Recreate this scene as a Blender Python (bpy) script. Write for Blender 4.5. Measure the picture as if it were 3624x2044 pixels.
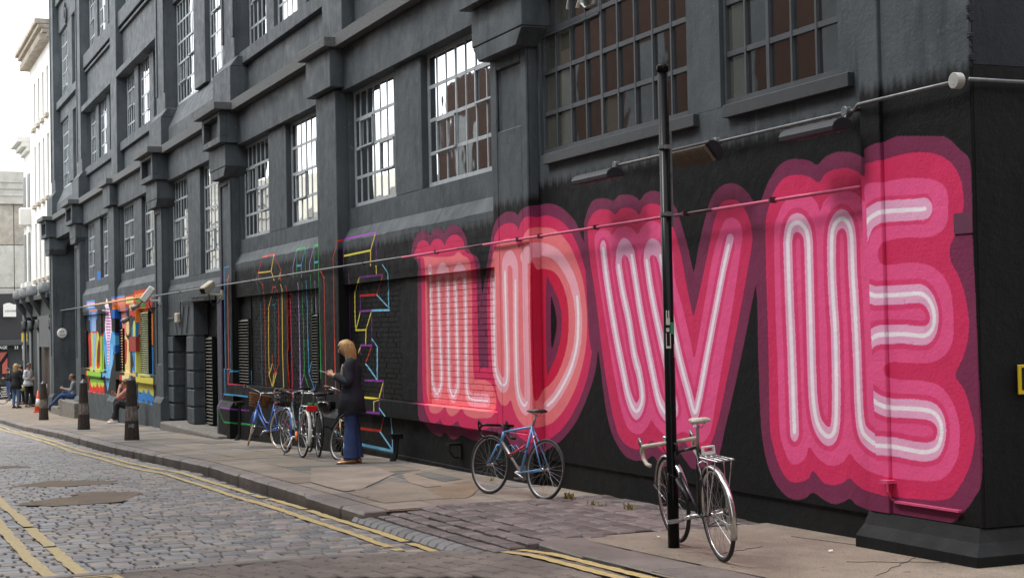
import bpy, bmesh, math, random
import numpy as np
from mathutils import Vector, Matrix
random.seed(7); rng=np.random.default_rng(7)
for o in list(bpy.data.objects): bpy.data.objects.remove(o)
sc=bpy.context.scene
COL=sc.collection
# ---------------------------------------------------------------- camera
FPX=5500.; VPX,VPY=-520.,1212.; TILT=-.02; CAM=np.array([0.,-7.,1.68])
_e1=np.array([VPX-1812,-(VPY-1022),FPX]); _e1/=np.linalg.norm(_e1)
_e2=np.array([1,-TILT,0.]); _z=np.cross(_e2,_e1); _z/=np.linalg.norm(_z)
if _z[1]<0: _z=-_z
_y=np.cross(_z,-_e1)
if _y[2]<0: _y=-_y
CM=np.array([-_e1,_y,_z])          # rows: street frame (X along wall, Y into wall, Z up)
cam=bpy.data.cameras.new('camera'); co=bpy.data.objects.new('camera',cam); COL.objects.link(co)
cam.sensor_width=36; cam.lens=FPX/3624*36; cam.clip_end=3000; cam.clip_start=.05
co.matrix_world=Matrix([[CM[i,0],CM[i,1],-CM[i,2],CAM[i]] for i in range(3)]+[[0,0,0,1]])
sc.camera=co
# ---------------------------------------------------------------- sky, sun, exposure
W=bpy.data.worlds.new('World'); sc.world=W; W.use_nodes=True
wn=W.node_tree.nodes; wl=W.node_tree.links; wn.clear()
sky=wn.new('ShaderNodeTexSky'); sky.sky_type='NISHITA'; sky.sun_disc=False
SUN_EL,SUN_AZ=math.radians(58),math.radians(205)      # high, behind the cloud, over the open side of the street
sky.sun_elevation=SUN_EL; sky.sun_rotation=SUN_AZ; sky.air_density=1.0; sky.dust_density=5; sky.ozone_density=1
hs=wn.new('ShaderNodeHueSaturation'); hs.inputs['Saturation'].default_value=.16
ov=wn.new('ShaderNodeMix'); ov.data_type='RGBA'; ov.inputs[0].default_value=.72     # cloud cover
cl=wn.new('ShaderNodeTexNoise'); cl.inputs['Scale'].default_value=2.2; cl.inputs['Detail'].default_value=5
cr=wn.new('ShaderNodeValToRGB'); cr.color_ramp.elements[0].color=(19.,19.6,20.6,1); cr.color_ramp.elements[1].color=(25.,25.2,25.6,1)
cr.color_ramp.elements[0].position=.3; cr.color_ramp.elements[1].position=.7
bg=wn.new('ShaderNodeBackground'); bg.inputs['Strength'].default_value=.148
wo=wn.new('ShaderNodeOutputWorld')
wl.new(sky.outputs[0],hs.inputs['Color']); wl.new(hs.outputs[0],ov.inputs[6]); wl.new(cl.outputs[0],cr.inputs[0]); wl.new(cr.outputs[0],ov.inputs[7])
wl.new(ov.outputs[2],bg.inputs[0]); wl.new(bg.outputs[0],wo.inputs[0])
sl=bpy.data.lights.new('sun','SUN'); sl.energy=2.1; sl.angle=math.radians(16); sl.color=(1,.965,.92)
so=bpy.data.objects.new('sun',sl); COL.objects.link(so)
_sd=Vector((math.sin(SUN_AZ)*math.cos(SUN_EL),math.cos(SUN_AZ)*math.cos(SUN_EL),math.sin(SUN_EL)))
so.rotation_euler=_sd.to_track_quat('Z','Y').to_euler()
sc.view_settings.view_transform='Standard'; sc.view_settings.look='None'; sc.view_settings.exposure=0; sc.view_settings.gamma=1
sc.view_settings.use_curve_mapping=False
sc.render.engine='CYCLES'
# ---------------------------------------------------------------- measuring helpers (sight lines onto real planes)
def ray(px,py): return CM@np.array([px-1812.,-(py-1022.),FPX])
def Wp(px,py,Y=0.):
    r=ray(px,py); t=(Y-CAM[1])/r[1]; return CAM+t*r
def WX(px,Y=0.,py=1000): return float(Wp(px,py,Y)[0])
def WZ(px,py,Y=0.): return float(Wp(px,py,Y)[2])
GX=[-130,-80,-60,-55,-47.7,-39,-31,-22,-17,-13,-8,10]; GZ=[-1.9,-1.35,-1.08,-.98,-.83,-.57,-.40,-.13,-.07,-.03,.03,.06]
def gz(x): return float(np.interp(x,GX,GZ))
def G(px,py,off=0.):
    z=0.; r=ray(px,py)
    for i in range(80):
        t=(z+off-CAM[2])/r[2]; p=CAM+t*r; z=.6*z+.4*gz(p[0])
    return Vector(p)
def PR(x,y,z):
    c=CM.T@(np.array([x,y,z])-CAM); return 1812+FPX*c[0]/c[2],1022-FPX*c[1]/c[2]
# ---------------------------------------------------------------- object helpers
def link(o,parent=None):
    COL.objects.link(o)
    if parent is not None: o.parent=parent
    return o
def empty(name,label,cat,loc=(0,0,0),rz=0.,group=None):
    o=bpy.data.objects.new(name,None); o.empty_display_size=.2; link(o); o.location=loc; o.rotation_euler=(0,0,rz)
    o['label']=label; o['category']=cat
    if group: o['group']=group
    return o
def tag(o,label=None,cat=None,group=None,kind=None):
    if label: o['label']=label
    if cat: o['category']=cat
    if group: o['group']=group
    if kind: o['kind']=kind
    return o
def obj(name,bm,mat,parent=None,smooth=False,bev=0.,label=None,kind=None,recalc=True):
    if recalc: bmesh.ops.recalc_face_normals(bm,faces=bm.faces)
    me=bpy.data.meshes.new(name); bm.to_mesh(me); bm.free()
    for m in (mat if isinstance(mat,(list,tuple)) else [mat]): me.materials.append(m)
    if smooth:
        me.polygons.foreach_set('use_smooth',[True]*len(me.polygons))
    o=bpy.data.objects.new(name,me); link(o,parent)
    if bev:
        b=o.modifiers.new('bevel','BEVEL'); b.width=bev; b.segments=1; b.limit_method='ANGLE'; b.angle_limit=math.radians(50)
    if label: o['label']=label
    if kind: o['kind']=kind
    return o
def objme(name,me,parent=None):
    o=bpy.data.objects.new(name,me); link(o,parent); return o
def NB(): return bmesh.new()
def bx(bm,x0,x1,y0,y1,z0,z1,mi=0):
    v=[bm.verts.new(p) for p in ((x0,y0,z0),(x1,y0,z0),(x1,y1,z0),(x0,y1,z0),(x0,y0,z1),(x1,y0,z1),(x1,y1,z1),(x0,y1,z1))]
    for f in ((0,1,2,3),(4,5,6,7),(0,1,5,4),(1,2,6,5),(2,3,7,6),(3,0,4,7)):
        fc=bm.faces.new([v[i] for i in f]); fc.material_index=mi
    return v
def prism(bm,prof,x0,x1,ax='x'):
    """closed profile extruded; prof = [(y,z)..] along x, or [(x,z)] along y, or [(x,y)] along z"""
    f={'x':lambda t,a,b:(t,a,b),'y':lambda t,a,b:(a,t,b),'z':lambda t,a,b:(a,b,t)}[ax]
    A=[bm.verts.new(f(x0,a,b)) for a,b in prof]; B=[bm.verts.new(f(x1,a,b)) for a,b in prof]
    n=len(prof)
    for i in range(n): bm.faces.new((A[i],A[(i+1)%n],B[(i+1)%n],B[i]))
    bm.faces.new(A); bm.faces.new(B[::-1])
def frame_(d):
    d=Vector(d).normalized(); u=Vector((0,0,1)) if abs(d.z)<.9 else Vector((1,0,0))
    a=d.cross(u).normalized(); b=d.cross(a).normalized(); return a,b
def tube(bm,pts,r,n=8,cap=True,flat=1.,closed=False):
    pts=[Vector(p) for p in pts]; N=len(pts); rs=r if isinstance(r,(list,tuple)) else [r]*N
    rings=[]; a=None
    for i,p in enumerate(pts):
        if closed: d=pts[(i+1)%N]-pts[i-1]
        else: d=(pts[min(i+1,N-1)]-pts[max(i-1,0)])
        if d.length<1e-9: d=Vector((0,0,1))
        d.normalize()
        if a is None: a,b=frame_(d)
        else:
            a=(a-d*a.dot(d)); a.normalize(); b=d.cross(a)
        rings.append([bm.verts.new(p+(a*math.cos(t)+b*math.sin(t)*flat)*rs[i]) for t in (2*math.pi*k/n for k in range(n))])
    R=range(N if closed else N-1)
    for i in R:
        A=rings[i];B=rings[(i+1)%N]
        for k in range(n): bm.faces.new((A[k],A[(k+1)%n],B[(k+1)%n],B[k]))
    if cap and not closed:
        bm.faces.new(rings[0][::-1]); bm.faces.new(rings[-1])
def loft(bm,secs,n=14,cap=True):
    """secs: (x,y,z,rx,ry[,yaw]) horizontal ellipses"""
    rings=[]
    for s in secs:
        x,y,z,rx,ry=s[:5]; w=s[5] if len(s)>5 else 0
        c,sn=math.cos(w),math.sin(w)
        rings.append([bm.verts.new((x+c*rx*math.cos(t)-sn*ry*math.sin(t),y+sn*rx*math.cos(t)+c*ry*math.sin(t),z)) for t in (2*math.pi*k/n for k in range(n))])
    for A,B in zip(rings,rings[1:]):
        for k in range(n): bm.faces.new((A[k],A[(k+1)%n],B[(k+1)%n],B[k]))
    if cap: bm.faces.new(rings[0][::-1]); bm.faces.new(rings[-1])
def ball(bm,c,r,sc3=(1,1,1),u=12,v=8):
    m=Matrix.Translation(Vector(c))@Matrix.Diagonal((sc3[0]*r,sc3[1]*r,sc3[2]*r,1))
    bmesh.ops.create_uvsphere(bm,u_segments=u,v_segments=v,radius=1,matrix=m)
def disc(bm,c,d,r,h,n=16):
    tube(bm,[Vector(c)-Vector(d).normalized()*h/2,Vector(c)+Vector(d).normalized()*h/2],r,n)
# ---------------------------------------------------------------- materials
def newmat(name):
    m=bpy.data.materials.new(name); m.use_nodes=True; nt=m.node_tree; b=nt.nodes['Principled BSDF']; return m,nt,b
def _n(nt,t,**kw):
    n=nt.nodes.new(t)
    for k,v in kw.items(): n.inputs[k].default_value=v
    return n
def pos(nt,scale=(1,1,1),objc=False):
    if objc: g=nt.nodes.new('ShaderNodeTexCoord'); out=g.outputs['Object']
    else: g=nt.nodes.new('ShaderNodeNewGeometry'); out=g.outputs['Position']
    mp=nt.nodes.new('ShaderNodeMapping'); mp.inputs['Scale'].default_value=scale; nt.links.new(out,mp.inputs[0]); return mp.outputs[0]
def mixc(nt,fac,a,b,mode='MIX'):
    m=nt.nodes.new('ShaderNodeMix'); m.data_type='RGBA'; m.blend_type=mode
    for s,v in ((0,fac),(6,a),(7,b)):
        if hasattr(v,'default_value'): nt.links.new(v,m.inputs[s])
        else: m.inputs[s].default_value=v if s==0 else (*v[:3],1)
    return m.outputs[2]
def noise(nt,vec,scale,detail=4,rough=.55,lo=.35,hi=.65):
    n=nt.nodes.new('ShaderNodeTexNoise'); n.inputs['Scale'].default_value=scale; n.inputs['Detail'].default_value=detail; n.inputs['Roughness'].default_value=rough
    nt.links.new(vec,n.inputs['Vector'])
    r=nt.nodes.new('ShaderNodeMapRange'); r.inputs[1].default_value=lo; r.inputs[2].default_value=hi; nt.links.new(n.outputs[0],r.inputs[0]); return r.outputs[0]
def bump(nt,b,h,strength=.3,dist=.01):
    bp=nt.nodes.new('ShaderNodeBump'); bp.inputs['Strength'].default_value=strength; bp.inputs['Distance'].default_value=dist
    nt.links.new(h,bp.inputs['Height']); nt.links.new(bp.outputs[0],b.inputs['Normal']); return bp
def mat(name,c,c2=None,rough=.6,sc=6.,metal=0.,bmp=0.,bsc=60.,spec=.5,objc=False,stretch=(1,1,1),island=0.,emit=None):
    m,nt,b=newmat(name); b.inputs['Roughness'].default_value=rough; b.inputs['Metallic'].default_value=metal
    b.inputs['Specular IOR Level'].default_value=spec
    v=pos(nt,stretch,objc)
    c2=c2 or tuple(x*.72 for x in c)
    col=mixc(nt,noise(nt,v,sc,5,.6,.3,.7),c,c2)
    if island:
        g=nt.nodes.new('ShaderNodeNewGeometry'); oi=nt.nodes.new('ShaderNodeObjectInfo'); ad=nt.nodes.new('ShaderNodeMath'); ad.operation='ADD'
        nt.links.new(g.outputs['Random Per Island'],ad.inputs[0]); nt.links.new(oi.outputs['Random'],ad.inputs[1])
        fr=nt.nodes.new('ShaderNodeMath'); fr.operation='FRACT'; nt.links.new(ad.outputs[0],fr.inputs[0])
        mr=nt.nodes.new('ShaderNodeMapRange'); mr.inputs[3].default_value=1-island; mr.inputs[4].default_value=1+island; nt.links.new(fr.outputs[0],mr.inputs[0])
        vm=nt.nodes.new('ShaderNodeVectorMath'); vm.operation='SCALE'; nt.links.new(col,vm.inputs[0]); nt.links.new(mr.outputs[0],vm.inputs['Scale']); col=vm.outputs[0]
    nt.links.new(col,b.inputs['Base Color'])
    if bmp: bump(nt,b,noise(nt,v,bsc,3,.6,.2,.8),bmp,.006)
    if emit: b.inputs['Emission Color'].default_value=(*emit[:3],1); b.inputs['Emission Strength'].default_value=emit[3]
    m.diffuse_color=(*c,1)
    return m
def concrete(name,c,c2,img=None,u0=0,u1=1,z0=0,z1=1,img2=None,b2=None,lower=None):
    """board-marked painted concrete; img = painted mural laid flat on the wall (u = X+Y so that it turns round corners)"""
    m,nt,b=newmat(name); b.inputs['Roughness'].default_value=.62; b.inputs['Specular IOR Level'].default_value=.15
    v=pos(nt); vs=pos(nt,(1.4,1.4,.22))
    col=mixc(nt,noise(nt,v,1.1,5,.62,.32,.68),c,c2)
    col=mixc(nt,noise(nt,vs,3.0,4,.7,.50,.76),col,tuple(x*.68 for x in c2)); col=mixc(nt,noise(nt,pos(nt,(3,3,.5)),1.7,5,.75,.60,.72),col,(c[0]*1.12,c[1]*1.08,c[2]*1.05))
    col=mixc(nt,noise(nt,v,9,6,.7,.6,.75),col,tuple(min(1,x*1.35) for x in c))
    rough=noise(nt,v,5,3,.5,.2,.8)
    if img:
        g=nt.nodes.new('ShaderNodeNewGeometry'); sx=nt.nodes.new('ShaderNodeSeparateXYZ'); nt.links.new(g.outputs['Position'],sx.inputs[0])
        ad=nt.nodes.new('ShaderNodeMath'); ad.operation='ADD'; nt.links.new(sx.outputs[0],ad.inputs[0]); nt.links.new(sx.outputs[1],ad.inputs[1])
        for im,(ua,ub,za,zb) in ((img,(u0,u1,z0,z1)),)+(((img2,b2),) if img2 else ()):
            mu=nt.nodes.new('ShaderNodeMapRange'); mu.clamp=False; mu.inputs[1].default_value=ua; mu.inputs[2].default_value=ub; nt.links.new(ad.outputs[0],mu.inputs[0])
            mz=nt.nodes.new('ShaderNodeMapRange'); mz.clamp=False; mz.inputs[1].default_value=za; mz.inputs[2].default_value=zb; nt.links.new(sx.outputs[2],mz.inputs[0])
            cx=nt.nodes.new('ShaderNodeCombineXYZ'); nt.links.new(mu.outputs[0],cx.inputs[0]); nt.links.new(mz.outputs[0],cx.inputs[1])
            it=nt.nodes.new('ShaderNodeTexImage'); it.image=im; it.extension='CLIP'; it.interpolation='Linear'; nt.links.new(cx.outputs[0],it.inputs[0])
            # worn paint: a few chips and scuffs let the ground coat through
            paint=mixc(nt,noise(nt,v,2.3,5,.6,.35,.8),it.outputs[0],(.90,.87,.88),'MULTIPLY')
            paint=mixc(nt,noise(nt,vs,2.2,5,.7,.66,.95),paint,(.70,.62,.64),'MULTIPLY')
            chip=noise(nt,v,21,5,.8,.675,.70)
            paint=mixc(nt,chip,paint,tuple(x*.8 for x in c2))
            col=mixc(nt,it.outputs[1],col,paint)
    nt.links.new(col,b.inputs['Base Color'])
    mr=nt.nodes.new('ShaderNodeMapRange'); mr.inputs[3].default_value=.45; mr.inputs[4].default_value=.75; nt.links.new(rough,mr.inputs[0]); nt.links.new(mr.outputs[0],b.inputs['Roughness'])
    # relief: fine grit + pits + faint horizontal board joints
    g2=nt.nodes.new('ShaderNodeNewGeometry'); s2=nt.nodes.new('ShaderNodeSeparateXYZ'); nt.links.new(g2.outputs['Position'],s2.inputs[0])
    ml=nt.nodes.new('ShaderNodeMath'); ml.operation='MULTIPLY'; ml.inputs[1].default_value=1/.155; nt.links.new(s2.outputs[2],ml.inputs[0])
    fr=nt.nodes.new('ShaderNodeMath'); fr.operation='PINGPONG'; fr.inputs[1].default_value=.5; nt.links.new(ml.outputs[0],fr.inputs[0])
    mj=nt.nodes.new('ShaderNodeMapRange'); mj.inputs[1].default_value=0; mj.inputs[2].default_value=.05; nt.links.new(fr.outputs[0],mj.inputs[0])
    h1=noise(nt,v,34,4,.7,.15,.85); h2=noise(nt,v,7,3,.5,.2,.8); h3=noise(nt,v,55,2,.4,.24,.34)
    a1=nt.nodes.new('ShaderNodeMath'); a1.operation='MULTIPLY_ADD'; a1.inputs[1].default_value=.07; nt.links.new(mj.outputs[0],a1.inputs[0]); nt.links.new(h1,a1.inputs[2])
    a2=nt.nodes.new('ShaderNodeMath'); a2.operation='MULTIPLY_ADD'; a2.inputs[1].default_value=1.6; nt.links.new(h2,a2.inputs[0]); nt.links.new(a1.outputs[0],a2.inputs[2])
    a3=nt.nodes.new('ShaderNodeMath'); a3.operation='MULTIPLY_ADD'; a3.inputs[1].default_value=.8; nt.links.new(h3,a3.inputs[0]); nt.links.new(a2.outputs[0],a3.inputs[2])
    bump(nt,b,a3.outputs[0],.30,.009)
    m.diffuse_color=(*c,1)
    return m
# ================================================================= murals: flat spray paint, drawn once and laid on the walls
def s2l(c): return [((v/255+.055)/1.055)**2.4 if v/255>.04045 else v/255/12.92 for v in c]
class Canvas:
    def __init__(s,x0,y0,x1,y1,k):
        s.x0,s.y0,s.k=x0,y0,k; s.w=int((x1-x0)*k); s.h=int((y1-y0)*k); s.a=np.zeros((s.h,s.w,4),np.float32)
    def T(s,pts): return (np.array(pts,float)-[s.x0,s.y0])*s.k
    def cat(s,P,closed=True,n=8):
        P=np.array(P,float); N=len(P); out=[]
        rngs=range(N) if closed else range(N-1)
        for i in rngs:
            if closed: p0,p1,p2,p3=P[i-1],P[i],P[(i+1)%N],P[(i+2)%N]
            else: p0,p1,p2,p3=P[max(i-1,0)],P[i],P[i+1],P[min(i+2,N-1)]
            for j in range(n):
                t=j/n; out.append(.5*((2*p1)+(-p0+p2)*t+(2*p0-5*p1+4*p2-p3)*t*t+(-p0+3*p1-3*p2+p3)*t**3))
        if not closed: out.append(P[-1])
        return np.array(out)
    def put(s,m,ya,xa,c,al=1.):
        h,w=m.shape; sub=s.a[ya:ya+h,xa:xa+w]; m=(m*al)[...,None]
        sub[...,:3]=sub[...,:3]*(1-m)+np.array(c[:3])*m if sub[...,3:].any() else np.array(c[:3])*np.ones_like(m)
        sub[...,3:]=sub[...,3:]*(1-m)+m
    def poly(s,pts,col,smooth=True,al=1.):
        P=s.T(pts); P=s.cat(P) if smooth else P
        ya=max(0,int(P[:,1].min())-1); yb=min(s.h,int(P[:,1].max())+2); xa=max(0,int(P[:,0].min())-1); xb=min(s.w,int(P[:,0].max())+2)
        if yb<=ya or xb<=xa: return
        tg=np.zeros((yb-ya,xb-xa+2),np.int32); N=len(P)
        for i in range(N):
            a,b=P[i],P[(i+1)%N]
            if a[1]>b[1]: a,b=b,a
            r0=max(int(math.ceil(a[1]-.5)),ya); r1=min(int(math.ceil(b[1]-.5)),yb)
            if r1<=r0: continue
            r=np.arange(r0,r1); x=a[0]+(r+.5-a[1])*(b[0]-a[0])/(b[1]-a[1])
            c=np.clip(np.round(x-xa).astype(int),0,xb-xa); np.add.at(tg,(r-ya,c),1)
        m=(np.cumsum(tg,1)%2)[:,:xb-xa].astype(np.float32)
        c=s2l(col); sub=s.a[ya:yb,xa:xb]; mm=(m*al)[...,None]
        sub[...,:3]=np.where(mm>0,sub[...,:3]*(1-mm)+np.array(c)*mm,sub[...,:3]); sub[...,3:]=np.maximum(sub[...,3:],mm)
    def stroke(s,pts,rx,ry,col,smooth=True,soft=.0,r1=None,clip=0):
        P=s.T(pts); P=s.cat(P,False,6) if (smooth and len(P)>2) else P
        c=np.array(s2l(col)); n=len(P)-1
        for i in range(n):
            f0=i/n; f1=(i+1)/n; k0=1 if r1 is None else 1+(r1-1)*f0; k1=1 if r1 is None else 1+(r1-1)*f1; kk=max(k0,k1)
            X,Y=rx*s.k*kk,ry*s.k*kk; a,b=P[i],P[i+1]
            xa=max(0,int(min(a[0],b[0])-X-2)); xb=min(s.w,int(max(a[0],b[0])+X+3)); ya=max(0,int(min(a[1],b[1])-Y-2)); yb=min(s.h,int(max(a[1],b[1])+Y+3))
            if xb<=xa or yb<=ya: continue
            gx=(np.arange(xa,xb)[None,:]-a[0])/X; gy=(np.arange(ya,yb)[:,None]-a[1])/Y
            dx,dy=(b[0]-a[0])/X,(b[1]-a[1])/Y; L=dx*dx+dy*dy+1e-12
            t=np.clip((gx*dx+gy*dy)/L,0,1); d=np.sqrt((gx-t*dx)**2+(gy-t*dy)**2)
            e=max(soft,.6/min(X,Y)); m=np.clip((1-d)/e+.5,0,1)[...,None].astype(np.float32)
            
            if clip:
                ex=((EDGE(s.y0+np.arange(ya,yb)/s.k)-s.x0)*s.k)[:,None]; cc=((np.arange(xa,xb)[None,:]-ex)*clip>0); m=m*cc[...,None]
            sub=s.a[ya:yb,xa:xb]; has=sub[...,3:]>0
            sub[...,:3]=np.where(has|(m<=0),sub[...,:3]*(1-m)+c*m,c); sub[...,3:]=np.maximum(sub[...,3:],m)
def cv(x0,y0,k): return lambda L:[(x0+a/k,y0+b/k) for a,b in L]
PLUM,CRIM,PINK,SALM,LITE,LITO,WHIT,BLK=(120,50,82),(208,52,98),(230,88,142),(232,122,130),(232,170,204),(238,172,188),(244,238,244),(20,21,22)
EDGE=lambda y:3058+(y-560)*.0395
A=Canvas(740,480,3500,1960,1.25)
L1=cv(1440,780,1.8625); O1=cv(1720,700,1.65); V1=cv(2060,640,1.4245); E1=cv(2660,440,1.7298)
# letter L
A.poly(L1([(78,1300),(70,1150),(72,800),(70,400),(75,290),(35,235),(30,200),(45,130),(75,80),(110,66),(140,80),(156,98),(175,62),(205,50),(228,62),(243,84),(270,42),(310,25),(350,45),(385,100),(400,160),(420,210),(470,250),(484,330),(490,420),(500,480),(530,520),(560,700),(590,1000),(610,1100),(610,1350),(560,1420),(520,1446),(470,1450),(420,1440),(362,1412),(330,1436),(290,1436),(255,1400),(215,1420),(160,1390),(110,1330)]),PLUM)
A.poly(O1([(-18,560),(0,420),(22,300),(36,200),(60,130),(100,90),(140,78),(170,86),(184,99),(210,65),(255,47),(310,42),(370,33),(430,50),(480,90),(525,145),(560,230),(590,300),(612,450),(640,650),(652,860),(640,1000),(600,1140),(540,1280),(480,1370),(420,1430),(330,1480),(240,1490),(160,1460),(115,1390),(60,1370),(-20,1330),(-40,900)]),PLUM)
A.poly(L1([(92,290),(98,700),(100,1000),(108,1180),(125,1260),(150,1320),(180,1332),(208,1322),(218,1303),(232,1334),(260,1350),(300,1345),(332,1320),(352,1352),(400,1376),(450,1380),(530,1370),(560,1320),(600,1250),(600,1130),(590,1040),(560,985),(510,966),(478,962),(470,800),(462,500),(455,350),(440,240),(400,215),(383,200),(378,160),(360,115),(320,92),(285,105),(258,140),(250,165),(240,145),(225,128),(200,121),(170,135),(152,166),(135,142),(108,130),(80,145),(60,190),(50,220),(70,250)]),CRIM)
A.poly(O1([(5,600),(20,420),(38,330),(45,250),(60,200),(85,165),(120,148),(160,150),(182,170),(190,186),(200,150),(225,115),(260,108),(300,112),(360,103),(430,130),(490,190),(540,290),(580,420),(610,560),(625,750),(618,900),(590,1050),(540,1190),(480,1300),(420,1370),(340,1420),(250,1425),(190,1390),(150,1330),(100,1330),(60,1340),(0,1300),(14,1000)]),CRIM)
A.poly(L1([(118,300),(125,800),(130,1100),(140,1180),(150,1250),(175,1270),(210,1265),(240,1235),(251,1203),(262,1255),(290,1287),(330,1270),(352,1240),(361,1218),(380,1270),(430,1298),(500,1302),(560,1290),(586,1230),(584,1150),(560,1080),(520,1052),(470,1046),(442,1030),(432,800),(430,500),(420,300),(405,250),(370,230),(345,205),(325,215),(300,235),(200,240),(140,236),(95,245)]),SALM)
A.poly(O1([(38,350),(60,280),(90,250),(130,238),(170,250),(192,290),(215,230),(235,195),(260,175),(320,172),(390,180),(440,215),(490,280),(530,370),(565,480),(585,620),(590,770),(575,920),(540,1060),(490,1180),(430,1270),(370,1320),(290,1340),(230,1335),(185,1290),(158,1225),(142,1180),(120,1210),(90,1205),(65,1150),(50,1050),(34,900),(25,750),(24,600),(28,450)]),SALM)
A.poly(O1([(258,430),(300,418),(350,416),(400,435),(440,490),(470,580),(482,680),(478,820),(455,930),(420,1020),(380,1080),(340,1112),(274,1140)]),(206,38,74))
A.poly(O1([(352,492),(375,495),(410,560),(435,640),(442,720),(435,820),(410,920),(380,985),(354,1000)]),PLUM,True)
A.poly(O1([(380,590),(396,625),(410,690),(412,750),(402,815),(382,865)]),BLK)
S1=[(152,330),(160,700),(164,1000),(172,1090),(196,1140),(220,1095),(226,1000),(215,700),(208,400),(214,345),(236,320),(260,345),(267,400),(272,700),(277,1050),(285,1120),(307,1158),(328,1110),(335,1050),(328,700),(318,400),(325,345),(346,322),(370,345),(380,400),(388,700),(392,1050),(400,1140),(430,1178),(530,1185)]
A.stroke(L1(S1),14/1.8625,44/1.8625,LITO)
A.stroke(L1([(430,1178),(525,1185)]),24/1.8625,36/1.8625,LITO)
for w in ([(152,345),(160,700),(164,1000),(172,1090),(196,1140),(220,1095),(226,1000),(215,700),(208,400)],[(267,400),(272,700),(277,1050),(285,1120),(307,1158),(328,1110),(335,1050),(328,700),(318,390)],[(382,380),(388,700),(392,1050),(400,1140),(430,1178),(530,1188)]):
    A.stroke(L1(w),4.5/1.8625,6/1.8625,WHIT,soft=.8)
A.stroke(O1([(40,470),(48,900),(62,1030),(98,1092),(122,1030),(115,700),(108,430),(114,370),(140,348),(164,385),(170,460),(172,800),(180,1080),(196,1170),(222,1215),(240,1180),(232,800),(226,430),(230,350),(262,308),(315,302)]),16/1.65,44/1.65,LITO)
A.stroke(O1([(232,345),(262,308),(330,300),(400,325),(452,385),(500,475),(527,570)]),34/1.65,42/1.65,LITO,r1=.62)
A.stroke(O1([(527,570),(540,700),(532,850),(500,980),(450,1090),(400,1170),(358,1215)]),19/1.65,24/1.65,LITO,r1=1.35)
for w,r in (([(44,470),(49,900),(62,1030),(98,1092),(122,1030),(115,700),(108,430)],4.5),([(170,480),(172,800),(180,1080),(196,1170),(222,1212),(238,1190)],4.5),([(531,575),(538,700),(531,850),(500,980),(450,1090),(400,1170),(360,1208)],6.)):
    A.stroke(O1(w),r/1.65,r*1.25/1.65,WHIT,soft=.7)
# letter V
A.poly(V1([(10,250),(20,170),(50,105),(85,88),(120,88),(148,98),(160,98),(190,72),(240,70),(275,84),(292,98),(320,62),(360,50),(400,60),(440,90),(475,140),(495,200),(530,320),(555,430),(566,445),(590,320),(620,190),(650,90),(690,35),(740,12),(790,22),(835,60),(872,108),(900,108),(910,200),(910,420),(880,500),(872,540),(850,650),(810,850),(760,1080),(720,1250),(690,1380),(640,1430),(560,1450),(512,1395),(482,1365),(440,1420),(400,1440),(358,1385),(320,1408),(240,1400),(190,1350),(150,1270),(120,1150),(100,1000),(82,860),(70,860),(40,820),(20,500)]),PLUM)
A.poly(E1([(-20,1000),(-20,520),(10,470),(40,500),(60,460),(90,380),(120,320),(170,250),(230,215),(300,212),(360,225),(403,247),(450,200),(520,170),(590,168),(640,180),(688,200),(692,152),(750,120),(800,105),(880,70),(960,50),(1050,45),(1130,55),(1210,90),(1270,150),(1330,215),(1345,400),(1350,700),(1370,1100),(1390,1600),(1405,1900),(1405,2180),(1360,2290),(1300,2370),(1240,2430),(1180,2450),(1080,2452),(950,2430),(800,2400),(770,2385),(700,2352),(640,2325),(602,2290),(560,2310),(510,2322),(450,2300),(378,2253),(330,2285),(270,2295),(210,2270),(150,2200),(100,2090),(70,1950),(55,1800),(40,1400),(35,1100),(26,1000),(18,985),(0,1060)]),PLUM)
A.poly(V1([(28,250),(35,200),(65,155),(100,142),(140,148),(166,167),(200,138),(235,135),(270,150),(289,170),(310,130),(350,115),(395,125),(430,160),(465,250),(500,380),(530,540),(555,660),(566,668),(600,520),(640,330),(670,190),(700,115),(745,95),(790,105),(825,150),(850,220),(858,300),(840,420),(800,640),(760,850),(720,1050),(680,1230),(640,1340),(590,1372),(540,1345),(512,1310),(480,1340),(430,1372),(385,1345),(352,1308),(300,1350),(240,1340),(190,1290),(160,1200),(130,1050),(100,850),(70,600),(40,400)]),CRIM)
A.poly(E1([(85,620),(95,540),(130,430),(165,365),(215,320),(290,308),(350,320),(412,353),(450,305),(510,275),(580,268),(640,285),(690,315),(694,247),(740,230),(800,215),(900,185),(980,170),(1070,168),(1130,180),(1190,210),(1240,260),(1280,350),(1295,470),(1280,580),(1240,680),(1212,742),(1215,830),(1260,920),(1300,1030),(1325,1180),(1322,1300),(1300,1400),(1270,1470),(1246,1520),(1252,1560),(1300,1630),(1340,1760),(1362,1880),(1355,1990),(1330,2100),(1280,2200),(1220,2280),(1150,2303),(1080,2300),(950,2290),(860,2280),(780,2262),(690,2235),(630,2190),(599,2163),(560,2190),(500,2207),(440,2190),(378,2122),(340,2170),(270,2190),(220,2170),(170,2090),(135,1980),(112,1850),(105,1500),(98,1200),(88,900)]),CRIM)
A.poly(V1([(62,300),(75,258),(105,245),(135,252),(151,272),(175,240),(210,230),(250,238),(280,268),(300,235),(335,205),(380,210),(420,250),(455,350),(470,500),(510,650),(545,800),(565,888),(585,800),(620,600),(655,400),(690,270),(720,200),(755,185),(790,205),(808,260),(800,340),(770,560),(730,800),(690,1020),(660,1200),(640,1280),(600,1318),(560,1300),(515,1262),(440,1290),(380,1245),(350,1205),(325,1245),(290,1275),(240,1255),(205,1180),(175,1050),(140,850),(100,600),(75,430)]),PINK)
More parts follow.
